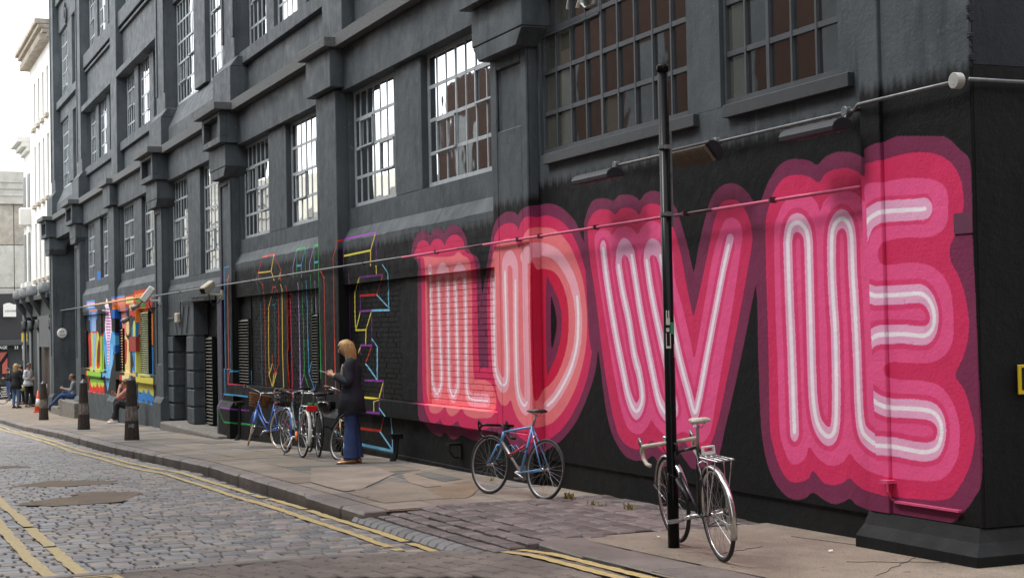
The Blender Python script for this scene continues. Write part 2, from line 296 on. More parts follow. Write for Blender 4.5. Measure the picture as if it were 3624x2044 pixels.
A.poly(E1([(140,640),(160,560),(190,490),(240,440),(300,425),(360,440),(400,480),(419,527),(445,470),(490,425),(550,405),(610,410),(660,440),(692,470),(697,372),(800,352),(880,335),(980,325),(1060,328),(1120,340),(1170,370),(1195,420),(1200,500),(1195,590),(1160,650),(1100,685),(1040,690),(940,690),(850,705),(800,725),(775,770),(775,820),(800,855),(860,858),(940,845),(1030,848),(1110,875),(1170,930),(1215,1020),(1230,1150),(1232,1250),(1225,1330),(1190,1400),(1130,1445),(1060,1462),(950,1460),(860,1455),(815,1475),(810,1510),(830,1545),(900,1560),(1000,1565),(1100,1580),(1170,1620),(1230,1710),(1265,1820),(1270,1920),(1262,2020),(1230,2100),(1170,2165),(1100,2185),(1000,2180),(870,2165),(770,2140),(700,2110),(640,2060),(600,2015),(560,2065),(500,2088),(440,2070),(390,2020),(352,1975),(330,2040),(275,2078),(230,2060),(190,1960),(170,1850),(160,1500),(148,1200),(140,900)]),PINK)
DP=(220,66,118)     # slightly deeper pink fill round the tubes
a1=[(106,340),(125,500),(165,750),(205,950),(235,1090),(272,1160),(303,1100),(290,980),(262,870),(235,700),(205,560),(183,425)]
b1=[(183,425),(188,365),(207,330),(235,345),(250,385)]
c1=[(250,375),(272,520),(300,690),(348,930),(385,1100),(420,1165),(440,1150)]
d1=[(325,400),(345,540),(380,720),(420,900),(440,1010),(470,1150)]; e1=[(325,400),(330,355),(352,330),(380,345),(395,380)]
f1=[(395,375),(415,480),(440,650),(475,820),(500,930),(535,1060),(567,1165),(590,1090),(625,900),(670,660),(710,450),(738,325)]
for q in (a1,c1,d1,f1): A.stroke(V1(q),30/1.4245,56/1.4245,DP)
for q in (a1,b1,c1,d1,e1,f1): A.stroke(V1(q),15/1.4245,42/1.4245,LITE)
A.stroke(V1([(738,325),(746,290)]),18/1.4245,24/1.4245,LITE); A.stroke(V1([(566,1150),(570,1215)]),14/1.4245,24/1.4245,LITE)
for q in ([a1[0],*a1[1:]],c1,d1,f1): A.stroke(V1(q),6/1.4245,8/1.4245,WHIT,soft=.6)
# letter E
e_wall=[(262,1880),(255,1700),(245,1400),(232,1100),(222,800),(222,700),(240,625),(280,600),(320,625),(345,700),(352,900),(360,1200),(368,1500),(378,1700),(400,1820),(440,1890),(480,1905),(508,1860),(518,1700),(512,1300),(500,1100),(490,900),(490,700),(505,620),(545,578),(585,598),(610,680),(618,900),(630,1100),(645,1400),(655,1700),(670,1850),(700,1910),(752,1950)]
e_low=[(758,1962),(860,1972),(1000,2000),(1070,2005),(1130,1980),(1158,1900),(1150,1820),(1110,1765),(1040,1745),(940,1738),(860,1735),(800,1720),(748,1690)]
e_mid=[(720,1035),(760,1048),(830,1045),(920,1040),(1030,1035),(1085,1080),(1112,1160),(1105,1240),(1070,1285),(1020,1292),(930,1282),(850,1284),(780,1287),(733,1312)]
e_top=[(1055,512),(1030,516),(920,523),(820,530),(760,548),(704,595)]
EC=((e_wall,-1),([(660,1965)]+e_low+[(660,1610)],1),([(640,1020)]+e_mid+[(670,1390)],1),(e_top+[(672,680)],1))
for q,c in EC: A.stroke(E1(q),50/1.7298,92/1.7298,DP,clip=c)
for q,c in EC[:3]: A.stroke(E1(q),27/1.7298,58/1.7298,LITE,clip=c)
A.stroke(E1(EC[3][0]),46/1.7298,66/1.7298,LITE,clip=1)
for q,c in EC: A.stroke(E1(q),10.5/1.7298,13/1.7298,WHIT,soft=.35,clip=c)
# ---- outline-letter mural (thin coloured lines on black)
T1=cv(760,820,3.459); T2=cv(760,1200,3.459); T3=cv(1060,800,2.795); T4=cv(1180,1200,3.027); M2=cv(750,1200,2.906)
BLU,RED,PUR,GRN,YEL,LIL,PNK,TEA,SAL,LBL=(70,160,210),(205,66,46),(136,60,158),(40,158,78),(222,190,70),(176,140,206),(212,50,100),(44,112,122),(222,92,92),(130,200,232)
def ln(f,c,pts,r=2.6,k=3.459,thick=None): A.stroke(f(pts),r/k,(thick or r)/k,c,smooth=False)
for f,c,p,*t in (
 (T1,BLU,[(100,438),(168,418)],7),(T1,BLU,[(100,440),(112,1453)]),(T2,BLU,[(112,140),(125,650)]),(T1,BLU,[(168,418),(180,1453)]),(T2,BLU,[(178,100),(185,390)]),
 (T1,SAL,[(110,590),(140,585),(157,530)],5),(T1,SAL,[(140,590),(152,1453)]),(T2,SAL,[(152,100),(162,545)]),(T2,PNK,[(160,545),(380,557)],8),(T2,BLU,[(185,388),(455,388)],9),(T2,BLU,[(455,388),(455,550)]),
 (T2,PNK,[(180,395),(163,500)]),(T2,PNK,[(450,395),(415,540)]),(T1,PUR,[(100,450),(72,580),(75,1453)]),(T2,PUR,[(75,130),(80,770),(110,680)]),(T2,BLU,[(110,668),(400,700)],10),
 (T2,PUR,[(95,830),(420,872)],9),(T2,GRN,[(90,830),(100,880),(150,1000)]),(T2,GRN,[(150,1005),(500,1050)],9),(T2,GRN,[(470,980),(500,1050),(505,870)]),
 (T1,RED,[(583,308),(725,272)],8),(T1,RED,[(583,310),(530,500),(540,600),(585,640),(610,900),(617,1453)]),(T2,RED,[(617,130),(622,520),(632,570)]),(T1,RED,[(725,270),(808,470),(806,600)]),
 (T1,YEL,[(722,280),(690,480),(728,595)],4),(T1,YEL,[(535,500),(690,480)],8),(T1,YEL,[(800,500),(785,580)]),(T1,YEL,[(800,640),(822,700),(828,1453)],4),(T2,YEL,[(826,100),(843,620)],4),
 (T1,TEA,[(530,510),(500,600),(540,700),(560,900),(572,1453)]),(T2,TEA,[(572,130),(580,560)]),(T1,RED,[(710,678),(745,672)],8),(T1,RED,[(710,675),(695,760)]),(T1,RED,[(745,672),(778,770),(780,1453)]),
 (T2,RED,[(780,130),(780,300),(745,405)]),(T1,TEA,[(740,705),(700,860)]),(T1,TEA,[(698,893),(735,888)],9),(T1,TEA,[(735,890),(770,790)]),(T1,TEA,[(735,890),(737,1453)]),(T2,TEA,[(737,130),(740,400)]),
 (T1,YEL,[(690,790),(657,920),(657,1453)],4),(T2,YEL,[(657,100),(665,440),(700,570)],4),(T2,YEL,[(665,440),(703,290)],4),(T2,RED,[(703,180),(703,290),(740,400)]),(T2,RED,[(727,405),(755,408)],10),(T2,YEL,[(722,420),(705,570)],5),(T2,YEL,[(748,420),(708,575)],5),
 (T1,RED,[(866,650),(880,740),(890,1453)]),(T2,RED,[(885,130),(900,550),(895,770)]),(T1,PNK,[(905,738),(935,765)],9),(T1,PNK,[(920,745),(940,1453)],3.5),(T2,PNK,[(940,100),(948,620),(955,1000)],3.5),
 (T1,LIL,[(998,230),(955,430),(958,560)]),(T1,LIL,[(1015,620),(1022,700),(1038,1453)],4),(T2,LIL,[(1040,100),(1050,560),(1065,645)],4),(T2,LIL,[(1050,560),(1093,420)]),(T1,GRN,[(1000,215),(1105,190)],9),(T1,GRN,[(1000,220),(1005,550)]),
 (T1,GRN,[(1065,620),(1075,900),(1090,1453)]),(T2,GRN,[(1090,130),(1093,420),(1165,650)]),(T1,GRN,[(1105,190),(1110,500)]),(T1,BLU,[(1100,220),(1058,410),(1060,560)]),(T1,BLU,[(1005,415),(1058,408)],12),(T1,BLU,[(1118,600),(1130,900),(1140,1453)],3.5)): ln(f,c,p,2.6 if not t or t[0]>5 else t[0],3.459,t[0] if t else None)
for f,c,p,*t in (
 (T3,GRN,[(182,170),(192,700),(208,1300),(214,1453)]),(T3,LIL,[(140,210),(98,370),(100,450)]),(T3,LIL,[(150,540),(158,860)]),(T3,GRN,[(140,190),(182,185)],8),(T3,GRN,[(140,190),(147,460)]),(T3,BLU,[(145,358),(180,352)],10),
 (T3,GRN,[(105,480),(120,800),(127,1310),(175,1453)]),(T3,BLU,[(127,1310),(92,1453)]),(T3,RED,[(205,440),(240,510)],6),(T3,RED,[(240,510),(247,800),(255,1453)]),(T3,RED,[(370,165),(330,310),(335,480),(348,1453)]),(T3,RED,[(370,150),(425,135)],10),
 (T3,PUR,[(430,130),(755,62)],9),(T3,PUR,[(430,130),(435,430)]),(T3,PUR,[(487,470),(500,1110)]),(T3,PUR,[(755,62),(757,340)]),(T3,YEL,[(745,85),(702,240),(702,390)],4),(T3,(224,214,90),[(440,293),(700,238)],9),(T3,YEL,[(757,390),(760,470)],4),
 (T3,PUR,[(590,505),(820,478)],9),(T3,PUR,[(590,505),(603,840)]),(T3,(224,214,90),[(588,510),(547,660),(548,900),(556,1030)],4),(T3,(224,214,90),[(600,840),(558,1025)],4),(T3,(214,200,70),[(556,1027),(655,1023)],8),(T3,(224,214,90),[(708,845),(655,1023),(653,1165)],4),
 (T3,PUR,[(595,840),(710,832)],9),(T3,PUR,[(710,832),(715,1180)]),(T3,PUR,[(605,1175),(715,1178)],10),(T3,RED,[(820,485),(765,665)],4),(T3,(215,40,30),[(603,685),(765,675)],10),(T3,LBL,[(765,680),(882,805)],6),(T3,LBL,[(715,832),(888,828)],10),
 (T3,LBL,[(820,380),(872,460),(882,805)],4),(T3,LBL,[(715,1110),(768,1190),(768,1453)],4),(T3,(224,214,90),[(605,1180),(580,1250)],4),(T3,PUR,[(603,1180),(605,1270)]),(T3,RED,[(710,1190),(655,1345)],4),(T3,LBL,[(655,1360),(720,1453)],6)): ln(f,c,p,2.3 if not t or t[0]>6 else t[0],2.795,t[0] if t else None)
for f,c,p,*t in (
 (M2,LIL,[(900,0),(905,470),(925,540)],3),(M2,GRN,[(945,0),(950,355),(1010,545)]),(M2,BLU,[(987,0),(995,340),(1055,520)],3),(M2,BLU,[(995,340),(1033,205)],3),(M2,GRN,[(1030,0),(1033,205),(1080,350)]),(M2,BLU,[(1080,350),(1055,520)],3),
 (M2,GRN,[(1112,0),(1118,400),(1085,470)]),(M2,GRN,[(985,655),(1080,665)],9),(M2,RED,[(1163,0),(1170,520)],3),(M2,RED,[(1262,0),(1272,560)],3),(M2,LIL,[(980,840),(1080,855)],9),(M2,PNK,[(750,660),(850,840),(1020,900)],4),(M2,PNK,[(720,790),(790,900)],4),
 (T4,LBL,[(350,265),(465,430)],7),(T4,LBL,[(465,85),(467,430)],4),(T4,PUR,[(335,438),(535,445)],11),(T4,PUR,[(532,445),(532,650)]),(T4,(224,214,90),[(528,470),(485,640)],5),(T4,(214,200,70),[(330,620),(480,635)],11),(T4,(224,214,90),[(480,650),(430,665),(432,770)],4),
 (T4,PUR,[(488,650),(490,800)],4),(T4,PUR,[(335,775),(490,790)],11),(T4,LBL,[(490,735),(550,820)],6),(T4,RED,[(535,840),(505,980)],5),(T4,(190,52,30),[(200,940),(505,980)],13),(T4,(190,52,30),[(40,920),(95,930)],11),(T4,LBL,[(500,990),(630,1180)],8),
 (T4,LBL,[(613,840),(628,1000),(632,1200)],4),(T4,(110,180,215),[(300,1125),(635,1195)],15),(T4,LBL,[(40,960),(100,1010)],14)): ln(f,c,p,2.6 if not t or t[0]>8 else t[0],3.,t[0] if t else None)
# ---- bright block-letter mural further down the street
B=Canvas(270,960,565,1510,4.)
C1=cv(280,980,5.5875); C2=cv(400,980,5.5875); C3=cv(280,1220,4.843)
def bp(f,c,p,sm=False): B.poly(f(p),c,sm)
K=(34,35,36)
bp(C1,(84,140,205),[(150,465),(312,445),(315,600),(365,640),(360,800),(335,850),(330,1090),(225,1090),(215,855),(190,850),(190,640),(135,630)])
bp(C1,(226,160,190),[(165,500),(305,490),(305,560),(165,580)]); bp(C1,(150,185,232),[(175,530),(300,520),(300,600),(175,620)]); bp(C1,(226,140,120),[(210,640),(355,635),(350,680),(215,685)])
bp(C1,(150,180,226),[(250,690),(325,690),(338,1080),(315,1150),(305,1453),(275,1453),(270,1150),(250,1080)])
bp(C3,(205,52,40),[(165,0),(155,-130),(175,-200),(215,-230),(320,-240),(340,-160),(365,-90),(380,-160),(425,-230),(425,0),(370,330),(330,410),(300,380),(240,440),(120,440),(110,540),(140,545),(150,620),(430,660),(432,860),(385,790),(350,850),(300,790),(270,840),(235,800),(180,825),(165,640),(180,330)])
bp(C3,(196,208,88),[(200,-180),(225,-220),(240,-150),(245,0),(240,440),(190,440),(190,370),(215,340),(210,0)],True); bp(C3,(196,208,88),[(300,-190),(325,-215),(345,-120),(320,0),(300,300),(310,400),(330,410),(365,340),(365,300),(350,470),(270,470),(285,200),(290,0)],True)
bp(C3,(150,180,215),[(240,-190),(290,-190),(285,0),(280,330),(262,440),(238,330),(235,0)],True); bp(C3,(120,40,30),[(320,0),(335,-80),(360,60),(350,240),(325,330),(305,180)],True)
bp(C3,(150,196,74),[(370,-150),(425,-150),(425,460),(355,460),(360,330)]); bp(C3,(142,198,72),[(132,440),(372,470),(368,575),(132,545)]); bp(C3,(130,190,66),[(185,570),(415,600),(415,665),(190,635)])
for i,x in enumerate((225,275,345,400)): bp(C3,(190,205,84),[(x-24,640),(x+24,650),(x+18,700),(x,725),(x-18,695)],True)
bp(C1,(70,150,215),[(470,1453),(475,1150),(505,1070),(545,1040),(650,1060),(690,1110),(800,1130),(830,1453)]); bp(C3,(96,170,222),[(415,0),(700,-60),(700,120),(600,150),(575,340),(530,500),(490,800),(455,600),(440,520),(400,560),(395,480),(470,480)])
bp(C3,(120,186,228),[(560,0),(590,40),(560,350),(500,760),(495,500)]); bp(C1,(246,232,244),[(545,405),(570,500),(605,640),(642,900),(640,1080),(608,1280),(606,1453),(556,1453),(545,1290),(512,1080),(512,900),(535,640),(500,560),(520,540)],False)
bp(C3,(240,225,240),[(482,0),(525,0),(518,300),(490,390),(485,300)]); bp(C1,(240,236,244),[(440,650),(545,645),(545,670),(470,668)])
for i in range(15):
    y=620+i*58; w=30+24*math.sin(min(1,(y-560)/620)*math.pi)
    bp(C1,(196,104,172),[(577-w+i*.6,y),(577+w,y),(577+w,y+27),(577-w+i*.6,y+27)])
for i in range(7): bp(C3,(190,110,180),[(488,20+i*52),(518,18+i*52),(516,40+i*52),(488,42+i*52)])
bp(C1,(52,112,190),[(628,385),(738,380),(738,430),(640,440)]); bp(C1,(226,140,120),[(640,430),(740,425),(740,560),(650,565)]); bp(C1,(226,122,40),[(650,560),(790,555),(800,640),(655,642)])
bp(C1,(24,92,178),[(635,640),(835,640),(830,1010),(800,1010),(800,830),(640,810)]); bp(C1,(22,22,24),[(636,812),(790,820),(806,950),(802,1100),(730,1100),(690,1070),(670,960),(660,1030),(640,1030)],False)
bp(C1,(22,92,176),[(668,1060),(700,1140),(800,1165),(808,1110),(730,1100)]); bp(C1,(84,160,205),[(660,1080),(700,1150),(800,1165),(800,1360),(700,1380),(660,1453)]); bp(C3,(24,88,172),[(600,10),(690,0),(690,130),(620,130),(575,190)])
bp(C2,(224,138,118),[(65,405),(230,390),(245,560),(260,700),(300,860),(262,1150),(250,1453),(205,1300),(180,1000),(150,680),(120,560),(65,560)]); bp(C2,(84,140,205),[(62,378),(236,348),(236,392),(62,412)])
bp(C2,(190,66,46),[(240,375),(410,330),(415,270),(770,210),(775,700),(700,640),(690,1140),(550,1100),(540,780),(430,780),(420,560),(345,540),(300,640),(245,600)])
bp(C2,(232,208,140),[(252,405),(400,380),(405,510),(252,535)]); bp(C2,(232,210,146),[(315,545),(418,520),(415,1150),(345,1150),(330,1030),(350,640),(318,620)]); bp(C2,(84,110,180),[(250,600),(300,610),(290,780),(260,770)])
bp(C2,(232,140,52),[(428,345),(775,270),(770,380),(640,400),(620,365),(450,385),(435,480)]); bp(C2,(84,140,66),[(450,400),(640,362),(650,470),(450,505)]); bp(C2,(86,140,66),[(540,510),(640,500),(640,580),(545,620)])
bp(C2,(226,134,56),[(540,620),(640,590),(700,640),(700,1140),(550,1140)]); bp(C2,(226,134,60),[(715,700),(785,720),(790,1340),(740,1340),(712,1140)])
for i in range(8): bp(C2,(90,130,60),[(725,760+i*82),(765,760+i*82),(765,800+i*82),(725,800+i*82)])
bp(C2,(232,212,150),[(290,850),(315,900),(325,1030),(310,1130),(285,1150),(270,1100),(255,1000),(270,900)],True); bp(C2,(60,62,64),[(430,780),(540,780),(545,880),(500,930),(470,1100),(440,1130)])
bp(C2,(52,134,196),[(470,1000),(520,870),(560,900),(560,1453),(505,1453),(465,1200)]); bp(C2,(196,200,90),[(505,900),(540,880),(545,1150),(520,1235),(500,1150)],True)
bp(C3,(236,214,150),[(745,-150),(800,-160),(855,-60),(855,520),(780,520),(760,300)]); bp(C3,(196,84,66),[(760,-60),(820,-60),(815,250),(798,330),(775,260)],True); bp(C3,(216,186,112),[(855,108),(965,125),(970,545),(855,520)]); bp(C3,(176,26,20),[(850,-120),(965,-120),(965,108),(850,108)])
bp(C3,(52,130,195),[(965,-60),(1065,-60),(1065,480),(980,540),(1000,400),(1030,330)]); bp(C3,(52,130,195),[(1190,-40),(1270,40),(1270,540),(1210,500),(1200,200)]); bp(C3,(200,200,110),[(1050,-140),(1215,-140),(1215,545),(1050,530)]); bp(C3,(212,196,84),[(1010,450),(1040,450),(1060,530),(1010,560)])
bp(C3,(205,196,84),[(965,540),(1268,560),(1268,700),(975,660)]); bp(C3,(190,184,78),[(1012,670),(1270,700),(1280,870),(1012,800)]); bp(C3,(46,122,190),[(1008,750),(1040,830),(1075,835),(1105,755),(1150,850),(1190,755),(1230,860),(1282,870),(1275,1045),(1235,1040),(1195,940),(1150,1010),(1105,925),(1060,1000),(1015,960)])
bp(C3,(232,212,150),[(735,515),(860,520),(855,620),(735,620)]); bp(C3,(190,48,36),[(690,515),(735,515),(735,625),(690,625)]); bp(C3,(190,44,34),[(750,640),(790,640),(850,930),(770,920),(750,760)]); bp(C3,(232,212,150),[(790,630),(870,630),(870,800),(830,900),(795,720)])
B.poly([(343,955),(356,955),(356,990),(343,992)],(52,110,180),False)
# ---- pilasters, planes and the lookup from wall to paint
PIL=[(-9.72,-8.49),(-17.02,-15.97),(-24.56,-23.45),(-31.96,-30.9),(-39.5,-38.5),(-47.19,-46.05),(-54.73,-53.5),(-62.14,-61.15)]
Y_SP,Y_WIN,Y_REC,Y_COL,Y_LEDGE,Y_BASE=.08,.19,.17,.135,.0,.1
def wall_plane(bay,z):
    """depth of the wall face of a bay at height z (0 = face of the pilasters)"""
    if bay==0: return np.where(z<.22,.17,.13)
    if bay==3: return np.where(z>2.85,Y_WIN,.14)
    r=np.full(z.shape,Y_BASE); r=np.where((z>.47)&(z<=.70),Y_LEDGE,r); r=np.where((z>.70)&(z<=2.43),Y_REC,r); r=np.where((z>2.43)&(z<=3.1),Y_SP,r)
    r=np.where((z>3.1)&(z<=3.3),Y_SP+(z-3.1)/.2*(Y_WIN-Y_SP),r); return np.where(z>3.3,Y_WIN,r)
def lay(name,cn,u0,u1,z0,z1,res,base):
    nu=int((u1-u0)*res); nz=int((z1-z0)*res)
    u=u0+(np.arange(nu)+.5)/res; z=z0+(np.arange(nz)+.5)/res; U,Z=np.meshgrid(u,z)
    X=U.copy(); Y=np.zeros_like(U)
    for i in range(8):
        a,b=PIL[i]
        lo=PIL[i+1][1] if i<7 else -80
        yw=wall_plane(i,Z)
        # wall of this bay lies between lo and a
        if i in (1,2):
            for ca,cb in (((-20.86,-19.76),) if i==1 else ((-27.55,-27.12),(-24.70,-24.56))): yw=np.where((U>ca+.10)&(U<cb+.17)&(Z>.705)&(Z<2.43),Y_COL,yw)
        m=(U>lo)&(U<=a); mr=m&(U<lo+yw); mw=m&~mr
        X=np.where(mw,U-yw,np.where(mr,lo,X)); Y=np.where(mw,yw,np.where(mr,U-lo,Y))
    P=np.stack([X-CAM[0],Y-CAM[1],Z-CAM[2]],0); c=np.einsum('ij,ikl->jkl',CM,P)
    px=1812+FPX*c[0]/c[2]; py=1022-FPX*c[1]/c[2]
    ix=((px-cn.x0)*cn.k).astype(int); iy=((py-cn.y0)*cn.k).astype(int); ok=(ix>=0)&(ix<cn.w)&(iy>=0)&(iy<cn.h)
    out=np.zeros((nz,nu,4),np.float32); out[...,:3]=base
    s=cn.a[np.clip(iy,0,cn.h-1),np.clip(ix,0,cn.w-1)]; al=np.where(ok,s[...,3],0)[...,None]
    out[...,:3]=out[...,:3]*(1-al)+s[...,:3]*al
    return out,U,Z,X
def img(name,arr):
    im=bpy.data.images.new(name,arr.shape[1],arr.shape[0],alpha=True,float_buffer=False)
    im.colorspace_settings.name='sRGB'; a=arr.copy()
    c=a[...,:3]; a[...,:3]=np.where(c<=.0031308,c*12.92,1.055*np.maximum(c,1e-9)**(1/2.4)-.055); im.alpha_mode='CHANNEL_PACKED'
    im.pixels.foreach_set(a.ravel()); im.update(); im.pack(); return im
blk=np.array([.0078,.0084,.0090])
arr,U,Z,X=lay('a',A,-34.,-8.,-.8,4.2,170,blk)
# how high the black coat reaches: to the conduit on the near bays, lower further on; a ragged brushed edge
edge=np.where(X>-9.72,3.42,np.where(X>-15.97,3.30,np.where(X>-17.1,3.15,np.where(X>-30.9,2.98,2.75))))+.02*np.sin(X*31)+.015*np.sin(X*83)
al=np.clip((edge-Z)/.10+.5,0,1); s=arr[...,:3].sum(-1)>blk.sum()*1.6; al=np.where(s,1,al); al=np.where((X<-32),np.where(s,1,0),al); arr[...,3]=al
IM_A=img('love_mural',arr)
arr,U,Z,X=lay('b',B,-56.,-38.6,-1.3,4.2,80,np.array([.022,.0225,.022]))
s=arr[...,:3].sum(-1)>.069; edge=np.where(Z<2.55,1.,0.); al=np.where(s,1.,edge*((X<-39.6)&(X>-53.5))); al=np.where((Z<.0),np.where(s,1,0),al); arr[...,3]=al
IM_B=img('block_letter_mural',arr)
del arr,U,Z,X
# ================================================================= materials in use
UP1,UP2=(.088,.101,.110),(.056,.067,.075)
CON=concrete('painted_concrete',UP1,UP2,IM_A,-34,-34+IM_A.size[0]/170,-.8,-.8+IM_A.size[1]/170,IM_B,(-56,-56+IM_B.size[0]/80,-1.3,-1.3+IM_B.size[1]/80))
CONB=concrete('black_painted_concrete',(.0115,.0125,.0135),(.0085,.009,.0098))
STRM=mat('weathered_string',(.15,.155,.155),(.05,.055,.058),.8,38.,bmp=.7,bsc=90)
SIDEM=concrete('side_wall_shaded',(.030,.036,.044),(.022,.026,.032))  # darker copy of the upper grey; the side wall's shade is in its colour
FRM=mat('window_paint_pale',(.40,.44,.46),(.30,.33,.35),.45,9)
FRD=mat('window_paint_dark',(.062,.072,.080),(.045,.052,.06),.45,9)
def glass(name,c,rough=.02,mt=.74):
    m,nt,b=newmat(name); v=pos(nt)
    col=mixc(nt,noise(nt,v,1.3,3,.5,.3,.7),c,tuple(x*.9 for x in c)); nt.links.new(col,b.inputs['Base Color'])
    b.inputs['Roughness'].default_value=rough; b.inputs['IOR'].default_value=1.5; b.inputs['Metallic'].default_value=0
    gl_=nt.nodes.new('ShaderNodeBsdfGlossy'); gl_.inputs['Roughness'].default_value=rough; gl_.inputs['Color'].default_value=(.93,.96,.98,1); ms=nt.nodes.new('ShaderNodeMixShader'); ms.inputs[0].default_value=mt; out=nt.nodes['Material Output']; nt.links.new(b.outputs[0],ms.inputs[1]); nt.links.new(gl_.outputs[0],ms.inputs[2]); nt.links.new(ms.outputs[0],out.inputs[0])
    _bp=bump(nt,b,noise(nt,v,1.6,2,.5,.0,1.),.12,.02); nt.links.new(_bp.outputs[0],gl_.inputs['Normal']); return m
GL=glass('window_glass',(.012,.014,.015)); GLC=glass('window_glass_curtained',(.062,.064,.050),.06,.22); GLR=glass('window_glass_plain',(.012,.010,.009),.02,.38)
METAL=mat('galvanised_conduit',(.20,.21,.215),(.12,.125,.13),.45,14,metal=.4)
PINKP=mat('pink_painted_pipe',(.62,.10,.22),(.5,.06,.15),.5,12); DARKP=mat('dark_painted_pipe',(.09,.03,.045),(.05,.02,.03),.5,12); ORP=mat('orange_painted_pipe',(.7,.33,.12),(.75,.5,.25),.5,5)
BLACKM=mat('black_gloss_paint',(.010,.010,.012),(.007,.007,.008),.38,8,spec=.3); DGREY=mat('dark_grey_metal',(.05,.055,.06),(.035,.04,.045),.45,10)
WHITEP=mat('white_plastic',(.72,.72,.69),(.6,.6,.57),.4,8); RUST=mat('rusty_iron',(.06,.035,.022),(.02,.016,.014),.8,20,bmp=.4)
STONE=mat('stone_block',(.20,.185,.16),(.10,.09,.08),.85,7,bmp=.6,bsc=30)
# ================================================================= the grey warehouse
BLD=empty('grey_warehouse','long dark grey painted concrete warehouse with murals along its street wall','building',(-35,0,0))
BLD.location=(0,0,0)
PANELLED=(1,3,4,6,7)
def zgl(x): return gz(x)-.25
# pilasters (lower)
for i,(a,b) in enumerate(PIL):
    if i==0: continue
    bm=NB(); g=zgl((a+b)/2); top=5.5
    if i in PANELLED:
        bx(bm,a,b,.03,.7,g,top); bx(bm,a,a+.17,0,.03,g,top); bx(bm,b-.17,b,0,.03,g,top); bx(bm,a+.17,b-.17,0,.03,4.72,top); bx(bm,a+.17,b-.17,0,.03,g,1.0 if i!=1 else .5)
        if i==1: bx(bm,a+.17,b-.17,.004,.03,.5,4.0)
    else: bx(bm,a,b,0,.7,g,top)
    obj('pilaster',bm,CON,BLD,bev=.012)
    if i>=2:   # splayed plinth
        zt=gz((a+b)/2)+(.62 if i<6 else .55)
        if i in (2,): zt=.35
        bm=NB(); prism(bm,[(-.004,zt+.14),(-.09,zt),(-.09,g),(.4,g),(.4,zt+.14)],a-.06,b+.06); obj('pilaster_plinth',bm,CON,BLD,bev=.01)
    # capital blocks
    c=(a+b)/2
    if i in PANELLED:
        bm=NB(); w=.755
        prism(bm,[(c-w,5.05),(c+w,5.05),(c+.57,4.86),(c-.57,4.86)],-.135,.5,'y')
        obj('capital_block',(lambda q:(bx(q,c-w,c+w,-.14,.5,5.052,5.508),q)[1])(bm),CON,BLD,bev=.012)
        bm=NB(); w=.85; o=.66
        bx(bm,c-w,c+w,-.12,.5,5.51,6.15); bx(bm,c-w,c+w,-.26,-.12,5.51,5.64); bx(bm,c-w,c+w,-.26,-.12,6.06,6.15); bx(bm,c-w,c-o,-.26,-.12,5.64,6.06); bx(bm,c+o,c+w,-.26,-.12,5.64,6.06)
        obj('capital_block',bm,CON,BLD,bev=.008)
        bm=NB(); bx(bm,c-1.0,c+1.0,-.40,.3,6.15,6.30); obj('capital_cap',bm,STRM,BLD,bev=.01)
    else:
        bm=NB(); bx(bm,c-.69,c+.69,-.12,.5,5.52,6.13); obj('capital_block',bm,CON,BLD,bev=.01)
        bm=NB(); bx(bm,c-.78,c+.78,-.23,.3,6.13,6.29); obj('capital_cap',bm,STRM,BLD,bev=.01)
    # upper shaft
    g1=6.3
    bm=NB(); bx(bm,c-.55,c+.55,.13,.9,g1,17.4)
    if i in (3,4,6,7):
        bx(bm,c-.55,c-.40,.10,.13,7.7,17.2); bx(bm,c+.40,c+.55,.10,.13,7.7,17.2)
        zc=7.05; w=.82
        bx(bm,c-w,c+w,-.03,.9,g1,zc); prism(bm,[(-.03,zc),(.9,zc),(.9,zc+.22),(.13,zc+.22)],c-w,c+w)
    obj('upper_pilaster',bm,CON,BLD,bev=.012)
# corner pilaster P0 with its side-street return
a,b=PIL[0]; bm=NB()
bx(bm,a,a+.24,0,.6,.27,9); bx(bm,a+.24,b,.028,.6,.27,9); obj('corner_pilaster',bm,CON,BLD,bev=.006)
bm=NB(); prev=None; first=None
for o_,z_ in ((.12,-.2),(.12,.10),(.10,.12),(.04,.18),(-.010,.27),(-.2,.272)):
    cur=[bm.verts.new(q) for q in ((a-.02,.5,z_),(a-.02,-o_,z_),(b+o_,-o_,z_),(b+o_,14,z_))]
    if prev:
        for i in range(3): bm.faces.new((prev[i],prev[i+1],cur[i+1],cur[i]))
    prev=cur
obj('pilaster_plinth',bm,CONB,BLD,bev=.01)
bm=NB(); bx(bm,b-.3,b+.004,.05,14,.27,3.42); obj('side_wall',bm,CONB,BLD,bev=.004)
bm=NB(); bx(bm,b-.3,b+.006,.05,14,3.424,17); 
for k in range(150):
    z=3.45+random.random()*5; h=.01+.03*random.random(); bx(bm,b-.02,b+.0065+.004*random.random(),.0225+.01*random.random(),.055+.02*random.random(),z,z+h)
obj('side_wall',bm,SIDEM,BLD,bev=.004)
bm=NB(); bx(bm,b-.002,b+.03,.9,12,1.05,1.09); obj('side_ledge',bm,CONB,BLD)
